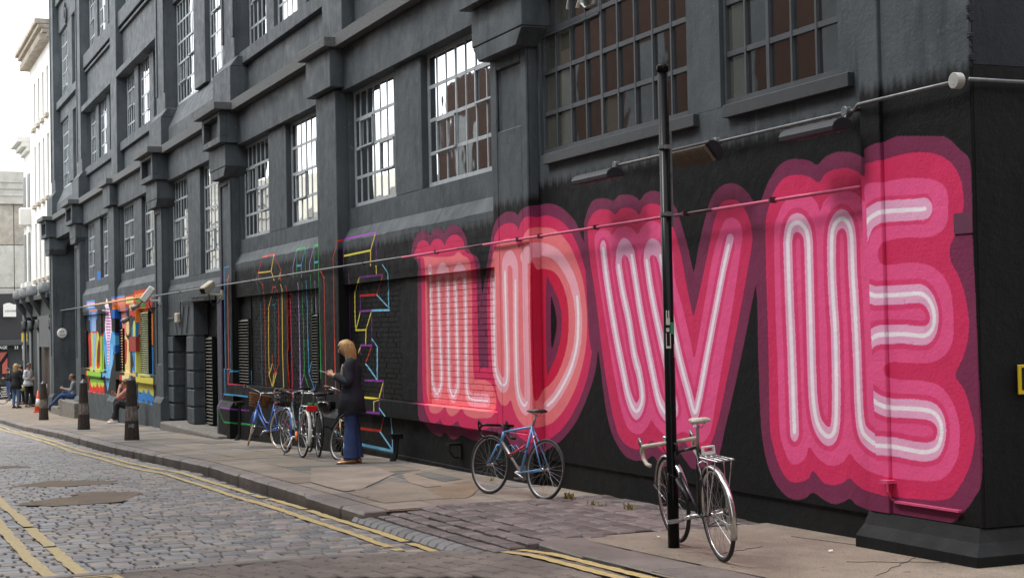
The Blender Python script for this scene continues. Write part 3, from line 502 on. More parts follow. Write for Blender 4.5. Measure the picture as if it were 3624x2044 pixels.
# ------------------------------------------------ windows
PANES=[]    # (area on screen, maker)
def window(x0,x1,z0,z1,y,cols,rows,fr=FRM,gl=None,open_=(),white_side=True,near=0):
    bm=NB(); t=.028; d=.014 if fr is FRM else .034
    bx(bm,x0,x0+.05,y-d,y+.03,z0,z1); bx(bm,x1-.05,x1,y-d,y+.03,z0,z1); bx(bm,x0+.05,x1-.05,y-d,y+.03,z0,z0+.06); bx(bm,x0+.05,x1-.05,y-d,y+.03,z1-.05,z1)
    cw=(x1-x0)/cols; rh=(z1-z0)/rows
    for k in range(1,cols):
        hw=.024 if k==cols//2 else .013
        bx(bm,x0+k*cw-hw,x0+k*cw+hw,y-d+.004,y+.028,z0+.06,z1-.05)
    for k in range(1,rows): bx(bm,x0+.05,x1-.05,y-d+.008,y+.026,z0+k*rh-.024,z0+k*rh+.024)
    for (c,r,w) in open_:
        a=x0+c*cw; q=z0+r*rh; bx(bm,a,a+cw*w,y-.05,y-d,q-.018,q+.006); bx(bm,a-.004,a+.028,y-.030,y-d,q,q+rh-.03); bx(bm,a+cw*w-.028,a+cw*w,y-.030,y-d,q,q+rh-.03); bx(bm,a,a+cw*w,y-.030,y-d,q+rh-.05,q+rh-.02)
    w=obj('window',bm,fr,BLD)
    for c in range(cols):
        for r in range(rows):
            X=x0+(c+.5)*cw; Z=z0+(r+.5)*rh; px,py=PR(X,y,Z); ok=-60<px<3700 and -90<py<2100
            g=gl(c,r) if callable(gl) else (gl or GL)
            PANES.append((abs(X)+(0 if ok else 1000),X,y+.003,Z,cw-.02,rh-.02,g,w))
def flush_panes():
    PANES.sort(key=lambda q:q[0]); pm={}
    stuff={}
    for n,(dd,X,Y,Z,w,h,g,par) in enumerate(PANES):
        if dd>900: continue
        rx,rz=random.gauss(0,.0035),random.gauss(0,.0045)
        if n<300:
            key=(round(w,3),round(h,3),g.name)
            if key not in pm:
                b=NB(); bx(b,-w/2,w/2,-.004,.004,-h/2,h/2); me=bpy.data.meshes.new('pane'); b.to_mesh(me); b.free(); me.materials.append(g); pm[key]=me
            o=objme('pane',pm[key],par); o.location=(X,Y,Z); o.rotation_euler=(rx,0,rz)
        else:
            b=stuff.setdefault(g.name,(NB(),g))[0]; v=bx(b,-w/2,w/2,-.004,.004,-h/2,h/2)
            bmesh.ops.transform(b,matrix=Matrix.Translation((X,Y,Z))@Matrix.Rotation(rz,4,'Z')@Matrix.Rotation(rx,4,'X'),verts=v)
    for nm,(b,g) in stuff.items(): obj('panes',b,g,BLD,kind='stuff')
curt=lambda c,r:GLC if c<2 or (r==0 and c==4) else GLR
# bay 0
x0,x1=WX(1943,.2),WX(2472,.2); window(x0,x1,3.62,5.46,.2,9,4,FRD,curt,((0,2.9,4),))
x2,x3=WX(2590,.2),WX(3014,.2); window(x2,x3,3.62,5.46,.2,5,4,FRD,lambda c,r:GLC if c<1 else GLR)
bm=NB(); bx(bm,PIL[1][1],PIL[0][0],.13,.6,.22,3.615)
for a,b in ((PIL[1][1],x0),(x1,x2),(x3,PIL[0][0])): b4=NB(); bx(b4,a,b,.13,.6,3.617,5.46); obj('window_pier',b4,CON,BLD)
obj('street_wall',bm,CON,BLD,bev=.004); bm=NB(); bx(bm,PIL[1][1],PIL[0][0],.10,.6,5.462,6.14); obj('beam',bm,CON,BLD)
bm=NB(); bx(bm,PIL[1][1],PIL[0][0],.155,.5,-.2,.22); obj('brick_base',bm,CONB,BLD)
for a,b in ((x0,x1),(x2,x3)):
    bm=NB(); q=.07; bx(bm,a+.2*(1 if a==x0 else .6),b+.2,q,.2,3.50,3.612); obj('window_sill',bm,DGREY,BLD,bev=.004)
# white lettering on the top panes of the first window
bm=NB()
def ribbon(pts,r): tube(bm,pts,r,5,flat=.25)
L=[Vector(Wp(p[0],p[1],.19)) for p in ((2012,34),(2016,4),(2020,-20),(2040,-34),(2056,-20),(2052,8),(2046,28))]; ribbon(L,.035)
L=[Vector(Wp(p[0],p[1],.19)) for p in ((2064,-20),(2062,12),(2078,28),(2102,14),(2110,-14),(2104,-34))]; ribbon(L,.035)
obj('window_lettering',bm,WHITEP,BLD)
# bays 1..6 first floor walls / beams / strings / upper floors
def upper_bay(i):
    L_,R_=PIL[i+1][1],PIL[i][0]; cL,cR=sum(PIL[i+1])/2,sum(PIL[i])/2
    bm=NB(); bx(bm,L_,R_,.10,.6,5.46,6.14); obj('beam',bm,CON,BLD,bev=.01)
    bm=NB(); prism(bm,[(-.05,6.14),(-.05,6.33),(.32,6.36),(.32,6.14)],cL-.2,cR+.2); obj('string_course',bm,STRM,BLD)
    u0,u1=cL+.55,cR-.55
    bm=NB(); bx(bm,u0,u1,.33,.9,6.36,7.10); bx(bm,u0,u1,.22,.9,7.10,7.36)
    if i in (3,6): bm.free(); bm=NB(); prism(bm,[(.14,6.36),(.14,6.75),(.42,7.36),(.9,7.36),(.9,6.36)],u0,u1)
    obj('upper_wall',bm,CON,BLD,bev=.01)
    if i in (3,6):      # two wide lights
        zs=[(7.36,9.86 if i==3 else 9.88),(10.65,13.27)]
        ws=[(u0-.0+.03,u0+2.60),(u1-2.60,u1-.03)]
        for z0,z1 in zs:
            for a,b in ws: window(a,b,z0,z1,.45,7,5,open_=((4,2,2),(1,1,2)) if a==ws[0][0] else ((1,3,2),))
            bm=NB(); bx(bm,ws[0][1],ws[1][0],.32,.9,z0,z1); obj('window_pier',bm,CON,BLD,bev=.008)
        bm=NB(); bx(bm,u0,u1,.34,.9,9.87,10.35); bx(bm,u0,u1,.2,.9,10.35,10.64); bx(bm,u0,u1,.32,.9,13.28,14.3); bx(bm,u0,u1,.2,.9,14.3,14.6); bx(bm,u0,u1,.4,.9,14.6,17.4); obj('spandrel',bm,CON,BLD,bev=.01)
        if i==6:
            for (x,z) in ((u0+2.2,13.75),(u0+2.55,13.5)):
                bm=NB(); tube(bm,[(x+.18*math.cos(t),.27,z+.28*math.sin(t)) for t in np.linspace(-1.2,1.2,9)],.045,6); obj('wall_emblem',bm,DGREY,BLD)
    else:
        w=1.72; gp=(u1-u0-.06-3*w)/2
        for z0,z1 in ((7.36,9.30),(11.18,13.3)):
            for k in range(3):
                a=u0+.03+k*(w+gp); window(a,a+w,z0,z1,.45,5,4 if z0<8 else 4,open_=(((1,2,2),) if k!=1 else ((3,1,1),)))
                if k: 
                    bm=NB(); bx(bm,a-gp,a,.36,.9,z0,z1); obj('window_pier',bm,CON,BLD,bev=.008)
        bm=NB(); bx(bm,u0,u1,.33,.9,9.31,10.58); obj('spandrel',bm,CON,BLD,bev=.006)
        bm=NB(); bx(bm,u0-.03,u1,.12,.5,9.25,9.44); obj('hood_mould',bm,CON,BLD,bev=.01)
        bm=NB(); bx(bm,u0,u1,.20,.6,10.72,11.17); bx(bm,u0,u1,.245,.6,10.58,10.66); obj('window_sill',bm,CON,BLD,bev=.01)
        bm=NB(); bx(bm,u0,u1,.34,.9,13.3,17.4); obj('spandrel',bm,CON,BLD); bm=NB(); bx(bm,u0,u1,.2,.5,13.24,13.44); obj('hood_mould',bm,CON,BLD,bev=.01)
for i in range(0,7):
    if i==0:
        cL,cR=sum(PIL[1])/2,sum(PIL[0])/2; bm=NB(); prism(bm,[(-.05,6.14),(-.05,6.33),(.32,6.36),(.32,6.14)],cL-.2,cR+.6); obj('string_course',bm,STRM,BLD)
        bm=NB(); bx(bm,cL,cR+.6,.3,.9,6.3,17.4); obj('upper_wall',bm,CON,BLD); continue
    upper_bay(i)
WIN1={1:(3.64,[(-23.40,-21.12),(-20.0,-17.5)]),2:(3.60,[(-30.86,-28.50),(-27.22,-24.9)]),3:(3.08,[(-38.46,-36.15),(-34.75,-32.3)]),4:(3.55,[(-45.95,-43.65),(-42.4,-40.0)]),5:(3.58,[(-53.4,-51.3),(-50.0,-47.7)])}
for i,(zb,ws) in WIN1.items():
    L_,R_=PIL[i+1][1],PIL[i][0]
    bm=NB(); (a,b),(c,d)=ws; zw=zb
    prev=L_
    for (p,q) in ((L_,a),(b,c),(d,R_)):
        if q-p>.02: b4=NB(); bx(b4,p,q,Y_WIN,.6,zw-.018,5.46); obj('window_pier',b4,CON,BLD,bev=.006)
    if i!=3:
        g=zgl((L_+R_)/2); B_=Y_REC+.010
        prism(bm,[(.6,g),(Y_BASE-.03,g),(Y_BASE-.03,-.06),(Y_BASE,-.05),(Y_BASE,.47),(Y_LEDGE,.475),(Y_LEDGE,.70),(B_,.705),(B_,2.43),(Y_SP,2.432),(Y_SP,3.1),(Y_WIN,3.3),(Y_WIN,zb-.02),(.6,zb-.02)],L_,R_)
    obj('street_wall',bm,CON,BLD,recalc=True)
    for k,(p,q) in enumerate(ws):
        window(p,q,zb,5.46,.30,7,4 if i!=3 else 5,open_=(((1,2,2),(4,1,2)) if k==0 else ((1,1,2),(5,2,2))))
# bay 3: door bay
L_,R_=PIL[4][1],PIL[3][0]
zd=WZ(630,1185,.15); zd2=WZ(700,1068,.15); st=WZ(611,960+1270/2.4206,.1); XA,XB,XC,XD=WX(611.6,.14),WX(655,.14),WX(661,.14),WX(683,.14); XE=XD+3.1
XE=WX(766,.14)
bm=NB()
prism(bm,[(.14,zd2),(.14,2.78),(Y_WIN,2.92),(Y_WIN,3.06),(.6,3.06),(.6,zd2)],L_,R_)
obj('street_wall',bm,CON,BLD); bm=NB(); bx(bm,L_,XD,.14,.6,zd,zd2); obj('street_wall',bm,CON,BLD); bm=NB(); bx(bm,XE,R_,.14,1.2,zgl(L_),zd2)
obj('street_wall',bm,CON,BLD)
for (p,q,dep) in ((L_,XA,.40),(XC-.05,XD,.38)):
    n=5
    for k in range(n):
        za=st+(zd-st)*k/n; zb2=st+(zd-st)*(k+1)/n
        bm=NB(); bx(bm,p,q,.12,dep,za+.012,zb2-.035); bx(bm,p,q-.02,.16,dep,zb2-.035,zb2+.012); obj('rusticated_block',bm,CON,BLD,bev=.012)
bm=NB(); bx(bm,L_,XD-.3,.45,.6,st-.5,zd); bx(bm,XD,XE+.1,.46,.6,st-.5,zd2);obj('recess_back',bm,CONB,BLD)
bm=NB(); bx(bm,XA+.05,XC-.05,.38,.42,st,zd-.02); bx(bm,XC-.11,XC-.06,.3,.42,st,zd-.02); dr=obj('door',bm,SIDEM,BLD,bev=.01)
bm=NB(); bx(bm,XD,XE,.10,.6,zd2,zd2+.12); obj('door_lintel',bm,CONB,BLD,bev=.01)
# louvred door in the second opening
def louvre(x0,x1,z0,z1,y,n,m=DGREY,fm=CONB,dep=.06,slatm=None,name='louvre'):
    bm=NB(); bx(bm,x0-.04,x0,y-.03,y+dep,z0,z1); bx(bm,x1,x1+.04,y-.03,y+dep,z0,z1); bx(bm,x0,x1,y+dep-.01,y+dep,z0,z1); f=obj(name,bm,fm,BLD)
    h=(z1-z0)/n; b=NB(); prism(b,[(-.035,-h*.42),(-.045,-h*.36),(dep-.015,h*.36),(dep-.01,h*.30)],0,x1-x0); me=bpy.data.meshes.new('slat'); bmesh.ops.recalc_face_normals(b,faces=b.faces); b.to_mesh(me); b.free(); me.materials.append(slatm or m)
    for k in range(n):
        o=objme('slat',me,f); o.location=(x0,y,z0+(k+.5)*h)
    return f
SLAT=mat('louvre_slat_grey',(.12,.115,.095),(.08,.075,.062),.6,9)
louvre(WX(732,.40),WX(753,.40),WZ(742,1496,.40),WZ(742,1190,.40),.385,26,slatm=SLAT,name='louvred_door')
# louvres of the outline-letter bay
louvre(-30.80,-30.02,WZ(860,1352,.15),WZ(860,1128,.15),.145,22,slatm=SLAT)
louvre(-25.42,-25.08,WZ(1125,1352,.15),WZ(1125,1109,.15),.145,24,slatm=SLAT)
# louvres of the block-letter bays: slats carry the mural paint
louvre(WX(295,.15),WX(306,.15),WZ(300,1309,.15),WZ(300,1170,.15),.145,17,slatm=CON)
louvre(WX(424.5,.15),WX(435,.15),WZ(430,1328,.15),WZ(430,1161,.15),.145,18,slatm=CON)
SL2=mat('painted_slat',(.62,.52,.22),(.20,.34,.30),.5,26.,stretch=(1.3,1,1.7))
louvre(WX(500,.12),WX(526,.12),WZ(512,1331,.12),WZ(512,1102,.12),.115,30,slatm=SL2)
# columns between the brick infills
def column(x0,x1,y=Y_COL,z0=.705,z1=2.43):
    bm=NB(); bx(bm,x0,x1,y,.4,z0,z1); obj('wall_column',bm,CON,BLD,bev=.01)
column(-20.86,-19.76); 
column(-27.55,-27.12); column(-25.45+.75,-24.56); column(-29.98,-29.9,.15)
column(WX(352,.13),WX(356,.13)); column(WX(455,.0),WX(477,.0),.0)
bm=NB(); bx(bm,WX(457,-.004),WX(478,-.004),-.012,.1,WZ(470,1243,0),WZ(470,1190,0)); 
obj('red_wall_opening',bm,mat('dark_red_recess',(.33,.02,.015),(.25,.015,.01),.6),BLD)
# bricks
BR=[]
def bricks(x0,x1,z0=.712,z1=2.42,y=Y_REC):
    n=int(round((z1-z0)/.0755)); h=(z1-z0)/n
    for r in range(n):
        x=x0-(.1125 if r%2 else 0.)
        while x<x1-.02:
            a=max(x+.004,x0); b=min(x+.221,x1)
            if b-a>.04: BR.append(((a+b)/2,y+random.uniform(-.003,.003),z0+(r+.5)*h,b-a,h-.009))
            x+=.225
bricks(-19.775,-17.03); bricks(-23.44,-20.87); bricks(-29.88,-27.56); bricks(-27.11,-25.48); bricks(-30.9,-30.84)
bricks(-45.6,-40.2); bricks(-53.3,-47.25)
BR.sort(key=lambda q:-q[0]); bms={}; sb=NB()
for k,(x,y,z,w,h) in enumerate(BR):
    if k<300:
        key=(round(w,2),round(h,3))
        if key not in bms:
            b=NB(); bx(b,-key[0]/2,key[0]/2,0,.05,-h/2,h/2); me=bpy.data.meshes.new('brick'); b.to_mesh(me); b.free(); me.materials.append(CON); bms[key]=me
        o=objme('brick',bms[key],BLD); o.location=(x,y,z)
    else: bx(sb,x-w/2,x+w/2,y,y+.05,z-h/2,z+h/2)
obj('bricks',sb,CON,BLD,kind='stuff')
# faint brick courses on the spandrels
sb=NB()
for (a,b) in ((-23.4,-17.1),(-30.85,-24.6)):
    for r in range(6):
        x=a+random.random()*.5
        while x<b-.6:
            w=random.uniform(.3,1.3); w=min(w,b-x); z=2.52+r*.1
            if random.random()<.75: bx(sb,x,x+w,Y_SP-random.uniform(.001,.0035),Y_SP+.01,z,z+.088)
            x+=w+random.choice((.01,.4))
obj('spandrel_render',sb,CON,BLD,kind='stuff')
# door bay recess P6-P7
L_,R_=PIL[7][1],PIL[6][0]; g=zgl(-58)
bm=NB(); bx(bm,L_,R_,1.55,1.7,g,5.46); bx(bm,L_,R_,.9,1.5,4.5,5.46); bx(bm,R_-.25,R_,.3,1.7,g,5.46); bx(bm,L_-.9,L_+.02,.5,1.6,g,5.46); obj('recess_back',bm,CON,BLD)
flush_panes()
# roof slab and parapet
bm=NB(); bx(bm,PIL[7][0]-.2,PIL[0][1],.95,14,17,17.3); obj('roof',bm,CON,BLD)
bm=NB(); bx(bm,PIL[7][0]-.25,PIL[7][0],.3,14,-1.5,17.3); obj('end_wall',bm,CON,BLD)
# ================================================================= things fixed to the wall
ZP=2.70
def conduit(label,pts,m,r=.0155,parent=None):
    bm=NB(); tube(bm,pts,r,7); o=obj('conduit',bm,m,smooth=True); tag(o,label,'conduit','conduits fixed along the street wall'); return o
conduit('long grey steel conduit above the black brick infills and the door bay',[(-58.5,-.04,ZP),(-53.5,-.04,ZP),(-39.6,-.04,ZP),(-24,-.045,ZP+.005),(-20.25,-.04,ZP)],METAL)
conduit('orange and white painted conduit over the bright block letter mural',[(-52,-.066,ZP+.012),(-40.3,-.066,ZP+.012)],ORP,.024)
conduit('pink painted conduit crossing the top of the letter L',[(-20.25,-.04,ZP),(-18.1,-.04,ZP)],PINKP)
conduit('grey conduit between the pink letters L and O',[(-18.1,-.04,ZP),(-17.25,-.04,ZP)],DARKP)
conduit('pink painted conduit across the letters O and V left of the black pole',[(-17.25,-.04,ZP),(-12.7,-.02,ZP)],PINKP)
conduit('dark unpainted stretch of conduit behind the black pole between V arms',[(-12.7,-.02,ZP),(-11.9,-.01,ZP)],DARKP)
conduit('pink painted conduit ending at the corner pilaster across the letter E',[(-11.9,-.01,ZP),(-9.74,.0,ZP)],PINKP)
bm=NB()
for x in (-16.2,-14.2,-12.35,-10.9,-18.9,-22.0,-26.4,-29,-33.5,-36,-42,-50,-15.6): bx(bm,x-.012,x+.012,-.062,.0,ZP-.024,ZP+.024)
tag(obj('pipe_clips',bm,DARKP),'row of small saddle clips holding the lower conduit to the wall','clips')
yj=.06
J=[Vector(Wp(2184,582,yj)),Vector(Wp(2539,505,yj)),Vector(Wp(3001,398,yj))]; zj=sum(p.z for p in J)/3
for p in J: p.z=zj
zk=WZ(3400,284,-.05)
conduit('grey conduit running below the two big windows to the corner',[J[0],J[1],J[2],(J[2].x+.18,.07,zj),(-9.78,.0,zk-.02),(-9.66,-.05,zk),(-8.55,-.045,zk)],METAL,.015)
conduit('grey conduit along the side street wall at the far right',[(-8.44,-.02,zk),(-8.44,3,zk)],METAL,.015)
for p,l in ((J[0],'small round junction box above the left trough light'),(J[1],'small round junction box above the middle trough light'),(J[2],'small round junction box above the right trough light'),(Vector((-8.52,-.05,zk)),'larger white round junction box at the building corner')):
    bm=NB(); r=.042 if 'small' in l else .056; disc(bm,p+Vector((0,-.01,0)),(0,1,0),r,.06,18); bx(bm,p.x-.008,p.x+.008,p.y-.045,p.y-.03,p.z-.025,p.z-.018); tag(obj('junction_box',bm,mat('box_grey_white',(.38,.38,.36),(.25,.25,.24),.5) if 'white' in l else METAL,bev=.006),l,'junction box','round junction boxes on the upper conduit')
# three trough floodlights under the windows
LW=mat('trough_grey',(.030,.030,.036),(.022,.022,.027),.5,6,spec=.3); REFL=mat('trough_louvre_beige',(.17,.15,.11),(.10,.085,.06),.5,40)
def trough(xl,xr,zc,y,pj,label,tilt=0.):
    t=empty('trough_light',label,'floodlight',((xl+xr)/2,y,zc),group='trough lights over the pink mural')
    bm=NB(); w=xr-xl; n=9; prof=[(.10*math.cos(a),.075*math.sin(a)) for a in np.linspace(-.25,math.pi+.25,n)]
    M_=Matrix.Rotation(tilt,4,'X'); prof=[tuple((M_@Vector((0,a,b)))[1:3]) for a,b in prof]
    prism(bm,prof,-w/2,w/2); obj('lamp_housing',bm,LW,t,bev=.004)
    bm=NB(); nn=int(w/.035) if tilt<-.3 else 0
    if not nn: prism(bm,[(-.085,-.012),(.085,-.012),(.085,-.004),(-.085,-.004)],-w/2+.01,w/2-.01)
    for k in range(nn):
        x=-w/2+.02+(w-.04)*k/nn; q=[tuple((M_@Vector((0,a,b)))[1:3]) for a,b in ((-.085,-.05),(.085,-.05),(.085,-.02),(-.085,-.02))]; prism(bm,q,x,x+.012)
    obj('lamp_louvre',bm,REFL,t,kind='stuff')
    bm=NB(); c=Vector(pj)-t.location; tube(bm,[c,c+Vector((.03,-.05,-.05)),c+Vector((.02,-.1,-.16)),(w/2-.02,.0,.03)],.008,6);  obj('lamp_arm',bm,METAL,t)
    return t
yt=-.16
def tl(pl,pr_,pj,lab,tilt):
    a,b=Wp(pl[0],pl[1],yt),Wp(pr_[0],pr_[1],yt); return trough(a[0],b[0],(a[2]+b[2])/2,yt,pj,lab,tilt)
tl((2052,650),(2178,612),J[0],'leftmost trough light low under the first big window',.1)
tl((2392,562),(2530,530),J[1],'middle trough light behind the black pole with its beige louvre showing',-.9)
tl((2792,490),(2985,450),J[2],'right grey trough light nearest the corner pilaster',.1)
# wall guard brackets
def guard(x,label,z0,h=.62,painted=CONB):
    t=empty('corner_guard',label,'iron bracket',(x,-.02,z0)); bm=NB()
    bx(bm,-.05,.05,-.10,.06,h-.05,h+.0); tube(bm,[(0,-.02,h-.05),(0,-.03,h*.5),(0,-.04,.12),(0,-.09,.0)],[.034,.03,.034,.05],7); obj('bracket_post',bm,BLACKM,t)
    bm=NB(); bx(bm,-.055,.055,-.13,.05,h,h+.02); obj('bracket_cap',bm,painted,t); return t
p=G(1399,1628); guard(WX(1402,-.05,1560),'black iron guard post standing at the wall right of the blonde woman',gz(-19.6)-.02,WZ(1410,1537,-.08)-gz(-19.6))
guard(WX(848,-.05,1540),'rusty iron guard post at the pilaster foot behind the blue basket bicycle',gz(-30)-.02,.75,RUST)
def wallbox(x,z,label,m):
    t=empty('bracket_ring',label,'iron bracket',(x,.02,z)); bm=NB(); bx(bm,-.10,.04,-.10,.08,.0,.03); tube(bm,[(.03,-.09,.0),(.03,-.09,-.07),(.0,-.02,-.15),(0,.06,-.16)],.012,6); bx(bm,-.05,.06,.05,.08,-.17,.0); obj('iron_ring',bm,m,t); return t
wallbox(WX(1619,.05,1580),WZ(1619,1578,.0),'small black iron bracket on the wall left of the sky blue racing bicycle',BLACKM)
wallbox(WX(3112,-.1,1720),WZ(3112,1712,-.1),'pink painted iron bracket low on the corner pilaster edge',PINKP).scale=(.7,.7,.8)
bm=NB(); bx(bm,WX(3165,.0,1712),WX(3392,.0,1712),-.006,.03,.36,.375); tag(obj('ledge_strip',bm,PINKP),'thin pink painted ledge low on the corner pilaster','ledge')
# metal plate on the pilaster edge
bm=NB(); bx(bm,WX(3375,.02,790),-8.50,.020,.03,WZ(3400,826,.0),WZ(3400,752,.0)); tag(obj('access_plate',bm,mat('plum_plate',(.13,.035,.075),(.1,.03,.06),.5)),'small plum painted metal plate on the corner pilaster beside the letter E','plate')
# yellow sign at the right edge
YS=mat('sign_yellow',(.65,.50,.02),(.6,.45,.02),.4,5)
t=empty('hydrant_sign','yellow bordered black sign on the side street wall at the right edge','sign',(-8.47,0,0))
r0=ray(3602,1290); tt=(-8.46-CAM[0])/r0[0]; ys=float((CAM+tt*r0)[1]); zt=float((CAM+tt*r0)[2]); r1=ray(3602,1395); zb=float((CAM+tt*r1)[2])
bm=NB(); bx(bm,.0,.012,ys,ys+.25,zb,zt); obj('sign_plate',bm,YS,t,bev=.003); bm=NB(); bx(bm,.012,.015,ys+.03,ys+.22,zb+.03,zt-.02); obj('sign_face',bm,BLACKM,t)
bm=NB(); bx(bm,.015,.018,ys+.07,ys+.095,zb+.06,zt-.05);bx(bm,.015,.018,ys+.155,ys+.18,zb+.06,zt-.05);bx(bm,.015,.018,ys+.095,ys+.155,(zb+zt)/2-.012,(zb+zt)/2+.012); obj('sign_letter',bm,YS,t)
# ================================================================= ground
def patchmat(name,c,c2,rough=.85,sc=3.,agg=0.,aggc=(.3,.2,.1),bmp=.5):
    m,nt,b=newmat(name); v=pos(nt); col=mixc(nt,noise(nt,v,sc,6,.65,.3,.7),c,c2)
    col=mixc(nt,noise(nt,v,1.1,3,.6,.5,.8),col,tuple(x*.7 for x in c2)); oi=nt.nodes.new('ShaderNodeObjectInfo'); mo=nt.nodes.new('ShaderNodeMapRange'); mo.inputs[3].default_value=.82; mo.inputs[4].default_value=1.16; nt.links.new(oi.outputs['Random'],mo.inputs[0]); vv=nt.nodes.new('ShaderNodeVectorMath'); vv.operation='SCALE'; nt.links.new(col,vv.inputs[0]); nt.links.new(mo.outputs[0],vv.inputs['Scale']); col=vv.outputs[0]
    sp_=noise(nt,v,17,2,.4,.69,.71); col=mixc(nt,sp_,col,tuple(x*.45 for x in c2)); col=mixc(nt,noise(nt,v,.55,5,.7,.45,.75),col,tuple(x*.62 for x in c))
    if agg:
        vo=nt.nodes.new('ShaderNodeTexVoronoi'); vo.inputs['Scale'].default_value=75; nt.links.new(v,vo.inputs['Vector'])
        mr=nt.nodes.new('ShaderNodeMapRange'); mr.inputs[1].default_value=.1; mr.inputs[2].default_value=.5; mr.inputs[3].default_value=agg; mr.inputs[4].default_value=0; nt.links.new(vo.outputs['Distance'],mr.inputs[0])
        col=mixc(nt,mr.outputs[0],col,aggc)
    nt.links.new(col,b.inputs['Base Color']); b.inputs['Roughness'].default_value=rough
    bump(nt,b,noise(nt,v,70,4,.7,.2,.8),bmp,.006); return m
SETT=[mat('sett_blue_grey',(.225,.215,.212),(.14,.136,.137),.5,9,bmp=.45,bsc=45,island=.34),mat('sett_tan',(.29,.245,.20),(.185,.16,.132),.55,9,bmp=.45,bsc=45,island=.3),mat('sett_mauve',(.25,.208,.198),(.15,.128,.124),.52,9,bmp=.45,bsc=45,island=.3),mat('sett_slate',(.155,.153,.158),(.10,.099,.104),.48,9,bmp=.45,bsc=45,island=.3)]
SETTP=mat('crossover_sett',(.155,.128,.118),(.092,.078,.076),.6,9,bmp=.7,bsc=40,island=.38)
JOINT=patchmat('joint_grit',(.050,.043,.036),(.022,.020,.018))
SLABS=[patchmat('flag_warm',(.275,.230,.185),(.19,.160,.132)),patchmat('flag_grey',(.225,.205,.185),(.145,.135,.125)),patchmat('flag_sand',(.245,.205,.16),(.165,.14,.115),agg=.5,aggc=(.36,.27,.16)),patchmat('flag_green_grey',(.15,.155,.14),(.10,.105,.098))]
BROWN=patchmat('gritty_asphalt_brown',(.235,.195,.155),(.15,.125,.105),agg=.8,aggc=(.36,.27,.17))
PAV=patchmat('block_paver_brown',(.205,.168,.145),(.13,.108,.096),agg=.45,aggc=(.24,.19,.16))
GRAN=patchmat('granite_kerb',(.225,.190,.168),(.12,.102,.092),rough=.6,agg=.2,aggc=(.25,.24,.23))
YEL_=mat('worn_yellow_paint',(.58,.43,.15),(.36,.28,.14),.6,26,bmp=.4,bsc=60)
def ground(name,x0,x1,y0,y1,dz,m,nx=None,kind='structure',parent=None):
    bm=NB(); xs=[x0]+[x for x in sorted(GX) if x0<x<x1]+[x1]
    A_=[bm.verts.new((x,y0,gz(x)+dz)) for x in xs]; B_=[bm.verts.new((x,y1,gz(x)+dz)) for x in xs]
    for i in range(len(xs)-1): bm.faces.new((A_[i],A_[i+1],B_[i+1],B_[i]))
    o=obj(name,bm,m,parent)
    if kind and parent is None: o['kind']=kind
    return o
KY=-2.50; RZ=-.125
bm=NB(); v=[bm.verts.new(p) for p in ((-600,-600,-2.2),(600,-600,-2.2),(600,600,-2.2),(-600,600,-2.2))]; bm.faces.new(v); tag(obj('ground',bm,JOINT),kind='structure')
def xedge(y): return -12.27+.36*max(0.,(y+3.6)/1.3)
def tz(x): return -.100+.068*max(0.,min(1.,(x+12.1)/1.3))
ROAD=ground('road',-120,-11.75,-6.0,KY,RZ-.02,JOINT)
far=ground('road_surface',-120,-47,-6,KY,RZ+.0,mat('far_setts',(.12,.115,.115),(.08,.08,.085),.5,10,bmp=.4,bsc=12),parent=ROAD)
# setts
patches=[[(-18.69,-5.33),(-19.06,-5.02),(-19.34,-4.56),(-19.81,-4.43),(-19.4,-3.76),(-18.86,-3.94),(-18.28,-4.22),(-18.27,-4.99)],[(-21.43,-5.15),(-22.13,-4.56),(-21.51,-3.84),(-20.93,-3.83),(-20.94,-4.54)],[(-27.13,-4.77),(-26.41,-4.38),(-25.88,-4.51),(-26.09,-4.86)]]
def inpoly(x,y,P):
    c=False; n=len(P)
    for i in range(n):
        (a,b),(d,e)=P[i],P[(i+1)%n]
        if (b>y)!=(e>y) and x<(d-a)*(y-b)/(e-b)+a: c=not c
    return c
def settgeo(bm,x,y,z,lx,ly,mi=0,h=.05,dome=.003,rz=0.,bev=.009):
    hx,hy=lx/2,ly/2; c,s=math.cos(rz),math.sin(rz); tx,ty=random.gauss(0,.012),random.gauss(0,.012)
    def V(a,b,q): return bm.verts.new((x+c*a-s*b,y+s*a+c*b,z+q+(a*tx+b*ty if q>-.02 else 0)))
    j=lambda:random.uniform(-.004,.004)
    q=[(-hx+j(),-hy+j()),(hx+j(),-hy+j()),(hx+j(),hy+j()),(-hx+j(),hy+j())]
    b0=[V(a,b,-h) for a,b in q]; m0=[V(a,b,-.009) for a,b in q]; t0=[V(a*(1-bev/hx),b*(1-bev/hy),0) for a,b in q]
    F=[]
    for A_,B_ in ((b0,m0),(m0,t0)):
        for i in range(4): F.append(bm.faces.new((A_[i],A_[(i+1)%4],B_[(i+1)%4],B_[i])))
    ce=V(0,0,dome)
    for i in range(4): F.append(bm.faces.new((t0[i],t0[(i+1)%4],ce)))
    for f in F: f.material_index=mi; f.smooth=False
BRK=[]   # list of setts
x=-11.86
while x>-47:
    cw=.148+random.uniform(-.012,.014); y=KY-.02-random.random()*.1; sw=.012*math.sin(x*1.7)
    while y>-5.98:
        w=random.uniform(.12,.225)
        if x<-30: w*=1.3
        xx,yy=x-cw/2+sw*math.sin(y*1.3),y-w/2
        if xx+cw/2<xedge(yy)+.03 and not any(inpoly(xx,yy,P) for P in patches): BRK.append((xx,yy,cw-.005,w-.013))
        y-=w
    x-=cw
vis=lambda q:(lambda p:-80<p[0]<3700 and p[1]<2100)(PR(q[0],q[1],gz(q[0])+RZ))
V_=[q for q in BRK if vis(q)]; near=sorted(V_,key=lambda q:-q[0])[:300]; ns=set(near)
